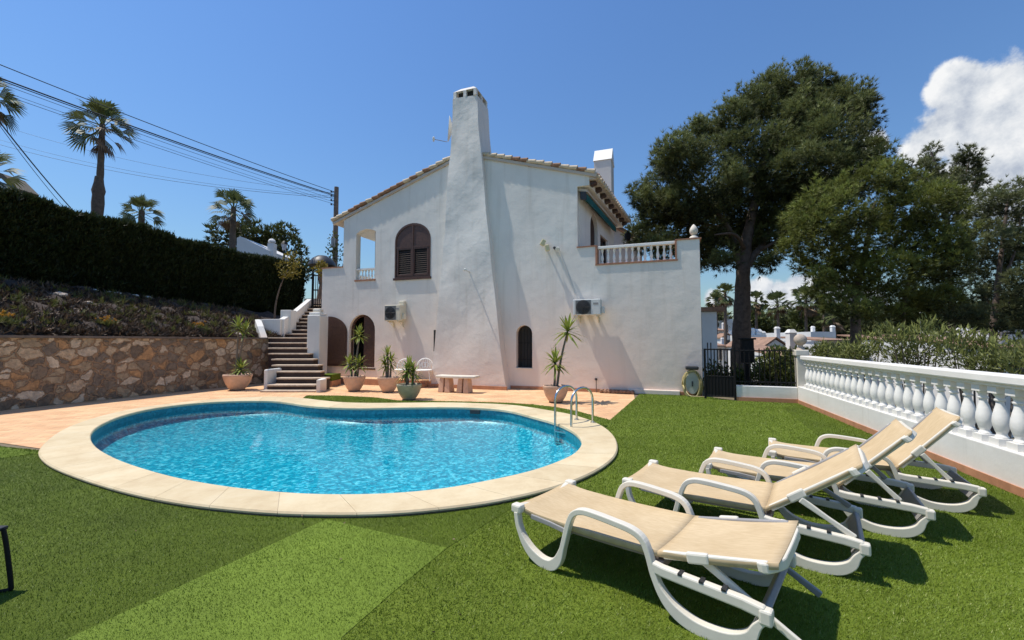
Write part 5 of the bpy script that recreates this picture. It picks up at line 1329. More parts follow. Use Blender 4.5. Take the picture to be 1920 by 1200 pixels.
pk = thing('wall_peg', 'short white peg standing out of the chimney breast', 'wall peg', HW(7.3, -0.4, 3.9))
s, z = W(878, 508, -0.42); MB().tube([HW(s, -0.25, z - 0.02), HW(s, -0.68, z)], 0.02, 8).build('rod', 'ac_white', pk); MB().lathe([(0.001, -0.05), (0.045, -0.03), (0.05, 0.02), (0.001, 0.05)], HW(s, -0.68, z), 10).build('knob', 'ac_white', pk, smooth=True)
fn = thing('pinecone_finial', 'pale stone finial shaped like a cone on the terrace corner', 'finial', HW(0.13, 0.13, PZ + 0.04))
q = HW(0.14, 0.13, PZ + 0.036); MB().lathe([(0.13, 0), (0.13, 0.03), (0.10, 0.07), (0.05, 0.10), (0.045, 0.13)], q, 16).build('foot', 'cream_stone', fn, smooth=True)
pr_ = []
for k in range(15): t = k / 14; r = 0.125 * math.sin(pi * (0.18 + 0.8 * t)) ** 0.8 * (1.0 - 0.25 * t) * (1 + 0.05 * (k % 2)); pr_.append((max(r, 0.002), 0.13 + 0.30 * t))
MB().lathe(pr_, q, 14).build('cone', 'cream_stone', fn, smooth=True)
q = HS(EVR + 0.03, DC + 0.05, zE - 0.62)
hl = thing('hanging_lantern', 'black lantern hanging from the end of the eaves', 'lantern', q)
MB().tube([q + Vector((0, 0, 0.2)), Vector((q.x, q.y, zE - 0.05))], 0.008, 5).build('chain', 'iron', hl); MB().lathe([(0.05, -0.22), (0.12, -0.16), (0.14, 0.08), (0.05, 0.18), (0.001, 0.24)], q, 8).build('body', 'iron', hl)
# neighbour's low gable seen over the terrace
a_, b_, c_ = P(1160, 428, 21), P(1203, 455, 21), P(1203, 480, 21)
nbr = thing('neighbour_gable', 'white gable with tiled edge glimpsed over the terrace balusters', 'house', P(1180, 470, 21))
poly = [P(1130, 425, 21), P(1160, 430, 21), P(1204, 455, 21), P(1204, 500, 21), P(1130, 500, 21)]
mb = MB(); mb.add(poly + [p + Vector((0, 1.2, 0)) for p in poly], [(0, 1, 2, 3, 4), (9, 8, 7, 6, 5)] + [(i, (i + 1) % 5, 5 + (i + 1) % 5, 5 + i) for i in range(5)]); mb.build('wall', 'far_white', nbr)
MB().sweep([P(1128, 422, 20.9), P(1160, 428, 20.9), P(1208, 455.5, 20.9)], 0.35, 0.14, (0, 1, 0)).build('tile_edge', 'tile_brown', nbr)
# hose reel
hr = thing('hose_reel', 'wall mounted hose reel with coiled yellow hose by the gate', 'hose reel', HW(0.4, 0, 0))
Rm = Matrix((EL, Vector((0, 0, 1)), -NN)).transposed()
s, z = W(1298, 718, -0.18)
el = lambda a, rs, rz, d, ds=0, dz=0: HW(s + ds + rs * math.cos(a), d, z + dz + rz * math.sin(a))
mb = MB(); k = 28
ringp = lambda rs, rz, d: [el(2 * pi * i / k, rs, rz, d) for i in range(k)]
mb.add(ringp(0.175, 0.31, -0.06) + ringp(0.175, 0.31, -0.22) , [(i, (i + 1) % k, k + (i + 1) % k, k + i) for i in range(k)] + [tuple(range(k)), tuple(range(2 * k - 1, k - 1, -1))])
mb.build('drum', 'reel_grey', hr, bevel=0.01)
mb = MB(); mb.box(HW(s, -0.16, z + 0.42), (0.34, 0.24, 0.1), Matrix.Rotation(-ANG, 3, 'Z')); mb.build('handle_cover', 'dark_plastic', hr, bevel=0.03)
mb = MB(); mb.box(HW(s, -0.235, z - 0.02), (0.035, 0.03, 0.14), Matrix.Rotation(-ANG, 3, 'Z')); mb.build('crank', 'dark_plastic', hr)
r_ = random.Random(3); hose = []
for i in range(220):
    a = 2 * pi * i / 22; g_ = 0.02 * math.sin(i * 0.37) + r_.uniform(-0.008, 0.008)
    L_i = i // 22; hose.append(HW(s + (0.195 + 0.012 * (L_i % 6) + g_) * math.cos(a), -0.09 - 0.05 * (L_i % 4) - 0.01 * math.sin(i), z - 0.03 + (0.33 + 0.012 * (L_i % 6) + g_ + (0.012 * L_i) * max(0, -math.sin(a))) * math.sin(a)))
hose += [HW(s + 0.1, -0.32, 0.05), HW(s - 0.1, -0.36, 0.03), HW(s - 0.3, -0.3, 0.02)]
MB().tube(catmull(hose, 3), 0.016, 6).build('hose', 'hose_yellow', hr, smooth=True)
tp = thing('garden_tap', 'thin standpipe tap against the wall behind the tallest yucca', 'tap', HW(2.9, -0.1, 0))
s, z = W(1118, 725, -0.08); MB().tube([HW(s, -0.08, 0.0), HW(s, -0.08, 0.42)], 0.014, 7).build('pipe', 'pole_wood', tp); MB().box(HW(s, -0.11, 0.40), (0.06, 0.12, 0.06)).build('valve', 'dark_plastic', tp)
for i in range(9):
    x = 1128 + i * 7.2; s, z = W(x, 742, -0.16); rock('border_stone', 'rough reddish stone in the row along the wall foot', HW(s, -0.16, 0.05), (0.075, 0.07, 0.07), 'tile_brown', 'stones along the wall foot', 60 + i)
# small annex beyond the gate
an = thing('white_annex', 'small white annex with flat dark eave behind the black gate', 'building', P(1335, 690, 16))
a = P(1316, 600, 16.5); b = P(1344, 600, 16.5)
MB().box(((a.x + b.x) / 2, 18.0, 1.0), (b.x - a.x, 3.0, 3.4)).build('wall', 'far_white', an); z_ = P(1330, 578, 16.5).z
MB().box(((a.x + b.x) / 2 + 0.1, 18.0, 2.79), (b.x - a.x + 0.35, 3.2, 0.16)).build('roof', 'tile_brown', an)

# ------------------------------------------------------------------ right: gate, railing, balustrade
g0 = G(1323, 748); g1 = G(1379, 752)
gd = (g1 - g0); gl = gd.length; gd.normalize(); gz = P(1379, 654, g1.y).z
gate = thing('iron_gate', 'black iron garden gate between the villa and the low wall', 'gate', g0)
MB().tube([g0 + Vector((0, 0, 0.02)), g0 + Vector((0, 0, gz))], 0.03, 8).build('post', 'iron', gate)
MB().tube([g1 + Vector((0, 0, 0.02)), g1 + Vector((0, 0, gz + 0.05))], 0.03, 8).build('post', 'iron', gate)
mb = MB()
for z in (0.10, 0.62, gz - 0.02): mb.tube([g0 + Vector((0, 0, z)), g1 + Vector((0, 0, z))], 0.018, 6)
n = 9
for k in range(1, n): q = g0 + gd * (gl * k / n); mb.tube([q + Vector((0, 0, 0.1)), q + Vector((0, 0, gz + (0.16 if k in (1, 2) else 0.0)))], 0.016, 6)
mb.build('bars', 'iron', gate)
q = (g0 + g1) / 2; R = Matrix.Rotation(math.atan2(gd.y, gd.x), 3, 'Z')
MB().box(q + Vector((0, 0, 0.36)), (gl - 0.06, 0.006, 0.52), R).build('kick_plate', 'iron', gate)
lw0 = G(1380, 752); lw1 = G(1497, 757); ld = (lw1 - lw0); ll = ld.length; ld.normalize(); ln = Vector((-ld.y, ld.x, 0))
lwz = P(1440, 724.5, (lw0.y + lw1.y) / 2).z
low = thing('low_wall', 'low white rendered wall under the black railing', 'low wall', lw0)
mb = MB(); mb.hexa([lw0, lw1, lw1 + ln * 0.2, lw0 + ln * 0.2] + [p + Vector((0, 0, lwz)) for p in (lw0, lw1, lw1 + ln * 0.2, lw0 + ln * 0.2)]); mb.build('wall', 'garden_stucco', low, bevel=0.015)
mb = MB(); a, b = lw0 - ln * 0.018, lw1 - ln * 0.018; mb.hexa([a, b, b + ln * 0.015, a + ln * 0.015] + [p + Vector((0, 0, 0.11)) for p in (a, b, b + ln * 0.015, a + ln * 0.015)]); mb.build('skirting', 'skirting', low)
rail = thing('iron_railing', 'black iron railing standing on the low white wall', 'railing', lw0 + Vector((0, 0, lwz)))
rz = P(1440, 657, (lw0.y + lw1.y) / 2).z; c0, c1 = lw0 + ln * 0.1, lw1 + ln * 0.1
for z in (lwz + 0.10, rz - 0.01): MB().tube([c0 + Vector((0, 0, z)), c1 + Vector((0, 0, z))], 0.016, 6).build('rail', 'iron', rail)
n = 12
for k in range(n + 1): q = c0.lerp(c1, k / n); MB().tube([q + Vector((0, 0, lwz + 0.005)), q + Vector((0, 0, rz + 0.05))], 0.014, 6).build('bar', 'iron', rail)
q = P(1401, 655, 12.6); zt = P(1401, 634, 12.6).z
lb = thing('letterbox_post', 'tall black capped iron post box standing behind the gate', 'post box', (q.x, q.y, 0))
MB().box((q.x, q.y, (0.9 + zt) / 2), (0.30, 0.2, zt - 0.9 - 0.05)).build('box', 'iron', lb, bevel=0.01); MB().box((q.x, q.y, zt - 0.02), (0.40, 0.28, 0.05)).build('lid', 'iron', lb, bevel=0.01)
MB().box((q.x, q.y, 0.45), (0.1, 0.1, 0.9)).build('post', 'iron', lb)
# corner pier with a stone ball
pb = G(1506, 757.5); pb = lw1 + ld * 0.11 + ln * 0.10
pier = thing('ball_pier', 'cream stone pier with a ball finial at the corner of the balustrade', 'pier', pb)
R = Matrix.Rotation(math.atan2(ld.y, ld.x), 3, 'Z'); pz = P(1508, 667, pb.y).z
MB().box(pb + Vector((0, 0, pz / 2)), (0.22, 0.24, pz), R).build('shaft', 'cream_stone', pier, bevel=0.01)
MB().box(pb + Vector((0, 0, pz + 0.075)), (0.29, 0.29, 0.15), R).build('cap', 'cream_stone', pier, bevel=0.02)
zb = P(1508, 637, pb.y).z; MB().lathe([(0.10, pz + 0.151 - zb), (0.085, pz + 0.19 - zb), (0.06, pz + 0.21 - zb), (0.055, -0.13)] + [(0.145 * math.cos(a), 0.145 * math.sin(a)) for a in np.linspace(-1.17, 1.5, 12)] + [(0.001, 0.145)], (pb.x, pb.y, zb), 18).build('ball', 'rock', pier, smooth=True)

# white balustrade
B0 = G(1497, 757); B1 = G(1920, 935); bd = (B1 - B0).normalized(); bn = Vector((-bd.y, bd.x, 0))       # bn points outward to the right
if bn.x < 0: bn = -bn
BL = 9.2; bal = thing('white_balustrade', 'long white balustrade with turned balusters along the lawn edge', 'balustrade', B0)
zw = P(1497, 727, B0.y).z; zrt = P(1500, 666, B0.y).z
print('balustrade heights', zw, zrt, 'low', lwz, rz, 'gate', gz)
zw = 0.43; zrt = 1.20
def bslab(u0, u1, o0, o1, z0, z1):
    q = [B0 + bd * u0 + bn * o0, B0 + bd * u1 + bn * o0, B0 + bd * u1 + bn * o1, B0 + bd * u0 + bn * o1]
    return MB().hexa([p + Vector((0, 0, z0)) for p in q] + [p + Vector((0, 0, z1)) for p in q])
bslab(0.0, BL, 0.0, 0.22, -0.02, zw).build('base_wall', 'garden_stucco', bal, bevel=0.012)
bslab(0.0, BL, -0.018, -0.0015, 0.0, 0.10).build('skirting', 'skirting', bal)
mb = bslab(0.24, BL, -0.005, 0.225, zrt - 0.10, zrt); mb.build('rail', 'white_paint', bal, bevel=0.018)
bslab(0.24, BL, 0.03, 0.19, zrt - 0.135, zrt - 0.101).build('rail_moulding', 'white_paint', bal, bevel=0.008)
hB = zrt - 0.135 - zw
pr_ = [(0.052, 0.075), (0.055, 0.09), (0.045, 0.105), (0.040, 0.12), (0.052, 0.15), (0.066, 0.20), (0.071, 0.245), (0.066, 0.30), (0.050, 0.37), (0.036, 0.42), (0.032, 0.455), (0.045, 0.462), (0.047, 0.478), (0.036, 0.486), (0.036, 0.505), (0.050, 0.525), (0.056, 0.54)]
sc_ = (hB - 0.002) / 0.615
R = Matrix.Rotation(math.atan2(bd.y, bd.x), 3, 'Z')
def baluster_mb():
    m = MB(); m.box((0, 0, 0.0375 * sc_ + 0.001), (0.145, 0.145, 0.075 * sc_)); m.lathe([(r, z * sc_) for r, z in pr_], (0, 0, 0), 18); m.box((0, 0, 0.5775 * sc_), (0.13, 0.13, 0.073 * sc_)); return m
first = None
for k in range(35):
    q = B0 + bd * (0.40 + 0.2465 * k) + bn * 0.11 + Vector((0, 0, zw))
    if first is None:
        first = baluster_mb().build('baluster', 'white_paint', bal, smooth=True, local=True); o = first
    else:
        o = first.copy(); COL.objects.link(o); o.parent = bal
    o.location = q - B0; o.rotation_euler = (0, 0, math.atan2(bd.y, bd.x))

# oleanders beyond the balustrade
def leafy(name, label, lobes_px, D, dens, L, wd, mat, group=None, base=-1.5, cat='shrub', dj=0.4, tone_up=0.0):
    lobes = []
    for x, y, r in lobes_px:
        d = D + rng.uniform(-dj, dj); R_ = r * d / F; lobes.append((tuple(P(x, y, d)), (R_, R_, R_ * 1.1)))
    c = np.mean([l[0] for l in lobes], 0); root = thing(name, label, cat, (c[0], c[1], base), group=group)
    mb = MB()
    for l in lobes: mb.tube([Vector((c[0] + rng.uniform(-.15, .15), c[1] + rng.uniform(-.1, .1), base)), Vector(((c[0] + l[0][0]) / 2, (c[1] + l[0][1]) / 2, (base + l[0][2]) / 2)), Vector(l[0])], [0.03, 0.022, 0.01], 5)
    mb.build('stems', 'stem_grey', root, smooth=True)
    p, a, t = lobe_points(lobes, dens, rng, 0.45)
    k = 3; p = np.repeat(p, k, 0) + rng.normal(0, 0.03, (len(p) * k, 3)); a = np.repeat(a, k, 0) * 0.7 + rng.normal(0, 0.7, p.shape) + np.array([0, 0, 0.7]); t = np.repeat(t, k)
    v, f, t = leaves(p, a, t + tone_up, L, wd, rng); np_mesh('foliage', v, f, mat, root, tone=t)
    return root
ol = 'oleander shrubs beyond the balustrade'
leafy('oleander_shrub', 'low oleander just right of the ball pier, in front of the grey block', [(1535, 662, 14), (1552, 655, 16), (1545, 672, 20), (1570, 664, 16), (1530, 680, 20)], 11.6, 60, 0.15, 0.028, 'oleander_leaf', ol)
leafy('oleander_shrub', 'oleander under the old pine trunk, yellowish leaves', [(1602, 660, 22), (1590, 672, 24), (1630, 650, 22), (1620, 672, 26), (1650, 640, 20), (1600, 690, 28)], 10.8, 60, 0.16, 0.028, 'oleander_leaf', ol, tone_up=0.05)
leafy('oleander_shrub', 'tallest oleander in the middle of the shrub row', [(1690, 640, 24), (1672, 625, 18), (1720, 630, 22), (1745, 618, 20), (1700, 660, 32), (1735, 655, 32), (1760, 640, 22), (1690, 685, 32)], 10.0, 60, 0.16, 0.028, 'oleander_leaf', ol)
leafy('oleander_shrub', 'oleander right of the tallest one, thin upright shoots', [(1785, 645, 24), (1810, 638, 22), (1825, 655, 28), (1795, 672, 32), (1850, 650, 22), (1845, 675, 30)], 9.0, 60, 0.16, 0.026, 'oleander_leaf', ol)
leafy('oleander_shrub', 'oleander below the white chimney stack', [(1875, 665, 26), (1900, 670, 28), (1880, 690, 34), (1850, 690, 30)], 8.3, 60, 0.15, 0.026, 'oleander_leaf', ol)
leafy('oleander_shrub', 'dark oleander cut off by the right edge', [(1925, 665, 30), (1945, 680, 40), (1910, 700, 34)], 7.4, 60, 0.15, 0.026, 'oleander_leaf', ol, tone_up=-0.08)
leafy('climbing_shrub', 'dark leafy shrub growing up behind the black railing', [(1440, 690, 22), (1455, 672, 22), (1475, 690, 24), (1490, 670, 14), (1460, 705, 24), (1430, 712, 18), (1485, 710, 18), (1445, 715, 20), (1470, 718, 20), (1428, 695, 16)], 12.6, 110, 0.12, 0.05, 'oleander_leaf', None, -0.3, tone_up=-0.15)
leafy('garden_shrub', 'low dark shrub in the shade behind the gate', [(1342, 700, 20), (1360, 715, 22), (1395, 715, 20), (1350, 735, 22), (1410, 708, 16), (1335, 720, 18), (1370, 735, 20), (1400, 730, 18), (1385, 700, 14)], 13.6, 90, 0.12, 0.05, 'oleander_leaf', None, -0.3, tone_up=-0.3)

# ------------------------------------------------------------------ village below
def cottage(label, x0, x1, ytop, ybot, D, roof='gable', chim=(), depth=5.0, wins=1, rot=0.0, group='white village houses below'):
    a = P(x0, 640, D); b = P(x1, 640, D); zt = P((x0 + x1) / 2, ytop, D).z; zb = P((x0 + x1) / 2, ybot, D).z
    cx = (a.x + b.x) / 2; w = b.x - a.x
    r = thing('village_house', label, 'house', (cx, D + depth / 2, -5), rot, group=group)
    hw, hd = w / 2, depth / 2
    loc = lambda x, y, z: (x, y, z + 5)
    MB().hexa([loc(-hw, -hd, -5), loc(hw, -hd, -5), loc(hw, hd, -5), loc(-hw, hd, -5), loc(-hw, -hd, zb), loc(hw, -hd, zb), loc(hw, hd, zb), loc(-hw, hd, zb)]).build('wall', 'far_white', r, local=True)
    o = 0.15
    if roof == 'gable':
        mb = MB(); e = [(-hw - o, zb + 0.003), (hw + o, zb + 0.003), (0, zt)]
        mb.add([loc(x, -hd + 0.02, z) for x, z in [(-hw, zb + .003), (hw, zb + .003), (0, zt - 0.12)]] + [loc(x, hd, z) for x, z in [(-hw, zb + .003), (hw, zb + .003), (0, zt - 0.12)]], [(0, 1, 2), (5, 4, 3), (0, 1, 4, 3), (1, 2, 5, 4), (2, 0, 3, 5)]); mb.build('gable', 'far_white', r, local=True)
        mb = MB()
        for sg in (-1, 1):
            mb.hexa([loc(sg * (hw + o), -hd - 0.1, zb - 0.02), loc(sg * (hw + o), hd, zb - 0.02), loc(0, hd, zt), loc(0, -hd - 0.1, zt), loc(sg * (hw + o), -hd - 0.1, zb + 0.08), loc(sg * (hw + o), hd, zb + 0.08), loc(0, hd, zt + 0.1), loc(0, -hd - 0.1, zt + 0.1)])
        rf_ = mb.build('roof', 'far_roof', r, local=True)
    elif roof == 'lean':
        rf_ = MB().hexa([loc(-hw - o, -hd - 0.2, zb), loc(hw + o, -hd - 0.2, zb), loc(hw + o, hd, zt), loc(-hw - o, hd, zt), loc(-hw - o, -hd - 0.2, zb + 0.12), loc(hw + o, -hd - 0.2, zb + 0.12), loc(hw + o, hd, zt + 0.12), loc(-hw - o, hd, zt + 0.12)]).build('roof', 'far_roof', r, local=True)
    else:
        rf_ = MB().hexa([loc(-hw - .05, -hd - .05, zb + .003), loc(hw + .05, -hd - .05, zb + .003), loc(hw + .05, hd, zb + .003), loc(-hw - .05, hd, zb + .003), loc(-hw - .05, -hd - .05, zt), loc(hw + .05, -hd - .05, zt), loc(hw + .05, hd, zt), loc(-hw - .05, hd, zt)]).build('roof', 'far_white', r, local=True)
    for (x, y0, y1, wpx) in chim:
        d2 = D + 0.25 * depth; p0 = P(x, y0, d2); p1 = P(x, y1, d2); ww = wpx * d2 / F; cxl = p0.x - cx
        MB().box(loc(cxl, -hd + 0.25 * depth, (p0.z + p1.z - 0.6) / 2), (ww, ww, p0.z - p1.z + 0.6)).build('chimney', 'far_white', rf_, local=True)
        MB().hexa([loc(cxl - ww * .6, -hd + .25 * depth - ww * .6, p0.z + 0.003), loc(cxl + ww * .6, -hd + .25 * depth - ww * .6, p0.z + 0.003), loc(cxl + ww * .6, -hd + .25 * depth + ww * .6, p0.z + 0.003), loc(cxl - ww * .6, -hd + .25 * depth + ww * .6, p0.z + 0.003)] +
                  [loc(cxl - ww * .3, -hd + .25 * depth - ww * .3, p0.z + ww * 0.5), loc(cxl + ww * .3, -hd + .25 * depth - ww * .3, p0.z + ww * 0.5), loc(cxl + ww * .3, -hd + .25 * depth + ww * .3, p0.z + ww * 0.5), loc(cxl - ww * .3, -hd + .25 * depth + ww * .3, p0.z + ww * 0.5)]).build('chimney_cap', 'far_white', rf_, local=True)
    for k in range(wins):
        xx = -hw + w * (k + 1) / (wins + 1); s = min(0.45, w * 0.12); h = min(0.5, max(0.2, (zb + 2) * 0.3))
        fr_ = MB().box(loc(xx, -hd - 0.01, zb - 0.7), (2 * s + 0.12, 0.03, 2 * h + 0.1)).build('window', 'tile_cream', r, local=True); MB().box(loc(xx, -hd - 0.03, zb - 0.7), (2 * s, 0.02, 2 * h)).build('pane', 'far_glass', fr_, local=True)
    return r
cottage('white cottage with tiled gable left of the capped white chimney', 1432, 1478, 634, 652, 34, 'gable', [(1457, 616, 645, 7)], 6, 1)
cottage('white cottage whose tall capped chimney rises left of the ball pier', 1466, 1520, 652, 672, 24, 'lean', [(1483, 624, 668, 13)], 5, 1)
cottage('white cottage with stepped chimneys behind the black post box', 1408, 1436, 628, 640, 42, 'flat', [(1411, 618, 632, 6), (1421, 622, 632, 10), (1431, 624, 632, 6)], 6, 1)
cottage('grey white block with two small chimneys right of the ball pier', 1521, 1566, 622, 632, 40, 'flat', [(1524, 614, 624, 5), (1561, 613, 624, 6)], 8, 2)
cottage('long low white house in shade behind the first oleander', 1546, 1600, 632, 640, 33, 'lean', [], 6, 2)
cottage('white house with flat roof at the far right edge', 1888, 1960, 618, 632, 34, 'flat', [], 7, 2)
cottage('tiled house behind the oleanders with the big white chimney stack', 1852, 1960, 634, 655, 22, 'lean', [(1877, 622, 652, 15)], 5, 1)
cottage('pale house with long tiled roof glimpsed between the oleander tops', 1770, 1840, 628, 640, 36, 'lean', [(1800, 618, 634, 7), (1820, 616, 634, 8)], 6, 2)
cottage('small white house under the pines near the thin lamp post', 1655, 1700, 628, 638, 44, 'lean', [(1690, 619, 632, 6)], 6, 1)
hs = 'houses climbing the far hillside'
for x0, x1, yt, yb, D, rf_, lab in [(1342, 1362, 584, 592, 62, 'lean', 'topmost pinkish house on the hillside between villa and pine trunk'), (1350, 1374, 598, 606, 56, 'flat', 'white hillside house just below the topmost one'),
                               (1340, 1364, 612, 621, 50, 'lean', 'white tiled house halfway down the hillside by the villa'), (1354, 1376, 626, 634, 46, 'gable', 'white gabled house low on the hillside beside the pine trunk'), (1340, 1360, 640, 650, 40, 'lean', 'lowest tiled house beside the white annex')]:
    cottage(lab, x0, x1, yt, yb, D, rf_, [((x0 + x1) / 2 + 4, yt - 5, yb, 4)], 5, 1, group=hs)
for x, y, r, D, lab in [(1418, 650, 9, 36, 'round garden bush in front of the stepped chimneys'), (1448, 660, 10, 31, 'small dark bush below the tiled gable'), (1500, 655, 9, 30, 'small bush beside the tall capped chimney'), (1540, 652, 10, 30, 'small bush in front of the grey white block'), (1585, 648, 11, 29, 'small bush in front of the long low house')]:
    bush('garden_bush', lab, [(x, y, r), (x - r * .7, y + r * .5, r * .8), (x + r * .7, y + r * .4, r * .8), (x, y + r, r)], D, 'far_green', 14, 0.3, 0.1, 'bushes among the village houses', True, 'bush', base_z=-4, spread_d=0.4)
lp2 = thing('lamp_post', 'thin lamp post with white globe among the background pines', 'street lamp', P(1725, 640, 42)); q = P(1725, 589, 42)
MB().tube([Vector((q.x, q.y, -4)), q], 0.05, 6).build('post', 'resin_grey', lp2); MB().lathe([(0.001, -.2), (0.16, -.12), (0.2, 0), (0.14, .14), (0.001, .2)], q, 10).build('globe', 'white_paint', lp2, smooth=True)

# distant band of trees
tg = 'trees behind the village'
belt = [(1350, 590, 22, 'rounded tree behind the hillside houses'), (1425, 592, 24, 'dark round tree between the pine trunk and the palms'), (1470, 598, 24, 'dense green tree under the middle palms'), (1515, 595, 26, 'dark tree below the rightmost palm'),
        (1556, 600, 24, 'pale green bush tree right of the palm row'), (1590, 590, 30, 'dark tree behind the leaning trunk'), (1640, 600, 32, 'wide dark tree left of the thin lamp post'), (1700, 600, 32, 'wide dark tree behind the thin lamp post'), (1760, 596, 34, 'dark spreading tree right of the thin lamp post'),
        (1820, 598, 34, 'dark spreading tree above the long tiled roof'), (1880, 592, 36, 'dark tree behind the big white chimney stack'), (1940, 590, 40, 'dark tree at the right edge behind the flat roof')]
for i, (x, y, r, lab) in enumerate(belt):
    lob = [(x + rng.uniform(-r, r) * 0.8, y + rng.uniform(-r, r) * 0.5 + 4, r * rng.uniform(0.5, 0.75)) for _ in range(7)] + [(x, y + 16, r * 0.9), (x + r * .5, y + 26, r * 0.7), (x - r * .5, y + 26, r * 0.7)]
    bush('background_tree', lab, lob, 58 + (i % 3) * 4, 'far_green' if i % 2 else 'dark_needles', 2.2, 0.8, 0.26, tg, True, base_z=-6, spread_d=1.5)
# palm row
pg = 'fan palms behind the village'
for i, (x, y, D, cr, lab) in enumerate([(1357, 548, 44, 1.5, 'tall fan palm close to the villa corner, left of the pine trunk'), (1341, 562, 48, 1.4, 'fan palm half hidden by the villa corner'), (1416, 562, 52, 1.6, 'first fan palm right of the big pine trunk'), (1459, 566, 50, 1.8, 'second fan palm right of the big pine trunk'),
                             (1507, 560, 48, 2.1, 'largest fan palm of the row behind the ball pier'), (1540, 548, 52, 2.0, 'last fan palm of the row, against the olive pine'), (1566, 590, 46, 1.8, 'low fan palm under the olive pine')]):
    q = P(x, y, D); fan_palm(lab, (q.x, q.y, -5), q.z + 5, cr, 0.17, 34, 40 + i, (rng.uniform(-.4, .4), 0), 12, pg, lw=0.075)

# ------------------------------------------------------------------ the pines
def pine(name, label, lobes_px, D, mat, dens, L, wd, trunk_pts, trunk_r, limbs, k=13, dj=2.0, inner=0.12, tip=0.3, group=None, flat=0.85, ground=-3.0):
    base = Vector(trunk_pts[0]); root = thing(name, label, 'pine tree', base, group=group)
    mb = MB(); mb.tube(catmull(trunk_pts, 6), [trunk_r * (1.2 - (1.2 - tip) * i / (6 * (len(trunk_pts) - 1))) * (1 + 0.05 * math.sin(i * 1.9)) for i in range(6 * (len(trunk_pts) - 1) + 1)], 14)
    tr = mb.build('trunk', 'bark', root, smooth=True)
    for lm in limbs:
        pts = catmull(lm[0], 5); MB().tube(pts, [lm[1] * (1 - 0.72 * i / (len(pts) - 1)) for i in range(len(pts))], 8).build('limb', 'bark', tr, smooth=True)
    lobes = []
    for it in lobes_px:
        x, y, r = it[:3]; d = D + (it[3] if len(it) > 3 else rng.uniform(-dj, dj)); R_ = r * d / F
        lobes.append((tuple(P(x, y, d)), (R_, R_, R_ * flat))); c0 = np.array(P(x, y, d))
        for _ in range(9):
            u = unit(rng.normal(size=3)); q_ = R_ * rng.uniform(0.22, 0.42)
            lobes.append((tuple(c0 + u * R_ * rng.uniform(0.75, 1.05)), (q_, q_, q_ * 0.8), 0.22 * u[2] + 0.05))  # bias paints the upper sub-lobes lighter, as sunlit clump tops
    p, a, t = lobe_points(lobes, dens, rng, inner)
    # shoots: break the shell into clumps by dropping points where a noise is low
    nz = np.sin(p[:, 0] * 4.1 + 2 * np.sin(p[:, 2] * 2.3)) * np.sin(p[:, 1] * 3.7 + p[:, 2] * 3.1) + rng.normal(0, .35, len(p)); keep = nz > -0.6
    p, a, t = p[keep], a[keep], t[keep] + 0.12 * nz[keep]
    dsp = 0.16 * np.sin(p[:, 0] * 3.3 + 1.7 * np.sin(p[:, 1] * 2.9)) * np.sin(p[:, 2] * 3.9 + np.sin(p[:, 0] * 2.1)) + rng.normal(0, 0.07, len(p)) + (rng.random(len(p)) < 0.05) * rng.uniform(0.08, 0.26, len(p))
    p = p + unit(a) * dsp[:, None]
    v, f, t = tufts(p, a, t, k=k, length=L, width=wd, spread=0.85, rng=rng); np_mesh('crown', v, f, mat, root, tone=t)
    return root
DP = 18.8
big = [(1480, 160, 40), (1440, 172, 38), (1520, 170, 42), (1412, 195, 34), (1580, 195, 42), (1545, 200, 46), (1612, 218, 32), (1618, 190, 22), (1375, 228, 36), (1340, 252, 36), (1300, 262, 36), (1268, 282, 34), (1248, 300, 26), (1290, 300, 40),
       (1245, 345, 36), (1232, 385, 34), (1280, 380, 46), (1208, 372, 22), (1195, 355, 16), (1215, 420, 30), (1198, 440, 22), (1258, 430, 42), (1310, 430, 48), (1330, 350, 56), (1390, 290, 56), (1440, 240, 56), (1500, 225, 50), (1560, 255, 52), (1608, 270, 36), (1625, 300, 24),
       (1470, 310, 62), (1400, 370, 62), (1350, 410, 52), (1520, 315, 54), (1575, 315, 40), (1460, 390, 60), (1520, 375, 46), (1395, 445, 36), (1345, 465, 38), (1310, 478, 30), (1450, 440, 40), (1490, 430, 34), (1356, 490, 22), (1425, 475, 26), (1440, 490, 18), (1245, 465, 24), (1285, 470, 24), (1560, 350, 28), (1600, 340, 18), (1640, 270, 16), (1652, 292, 18), (1636, 312, 14), (1215, 462, 18)]
tb = P(1388, 760, DP); tb.z = -0.6
T = lambda x, y, dz=0: P(x, y, DP + dz)
pine('umbrella_pine', 'large dark pine with broad dense crown behind the villa terrace', big, DP, 'pine_needles', 46, 0.23, 0.026,
     [tb, T(1390, 640), T(1392, 560), T(1394, 500), T(1402, 440), T(1420, 360), T(1440, 260)], 0.36,
     [([T(1393, 510), T(1380, 470), T(1366, 430, -.3), T(1330, 380, -.6), T(1290, 330, -.8)], 0.20), ([T(1396, 505), T(1412, 480), T(1425, 465), T(1460, 410, .5), T(1530, 330, .8)], 0.20), ([T(1398, 470), T(1378, 440, -1), T(1340, 440, -1.4)], 0.10), ([T(1420, 470), T(1450, 455, -.6), T(1490, 420, -.8)], 0.09), ([T(1405, 430), T(1440, 380, 1), T(1500, 300, 1.4)], 0.12), ([T(1366, 430, -.3), T(1320, 420, -.2), T(1250, 410, 0)], 0.09), ([T(1530, 330, .8), T(1590, 300, .8), T(1645, 285, .5)], 0.06)], dj=2.2, inner=0.28)
DO = 15.5; To = lambda x, y, dz=0: P(x, y, DO + dz)
ob = P(1606, 760, DO); ob.z = -2.5
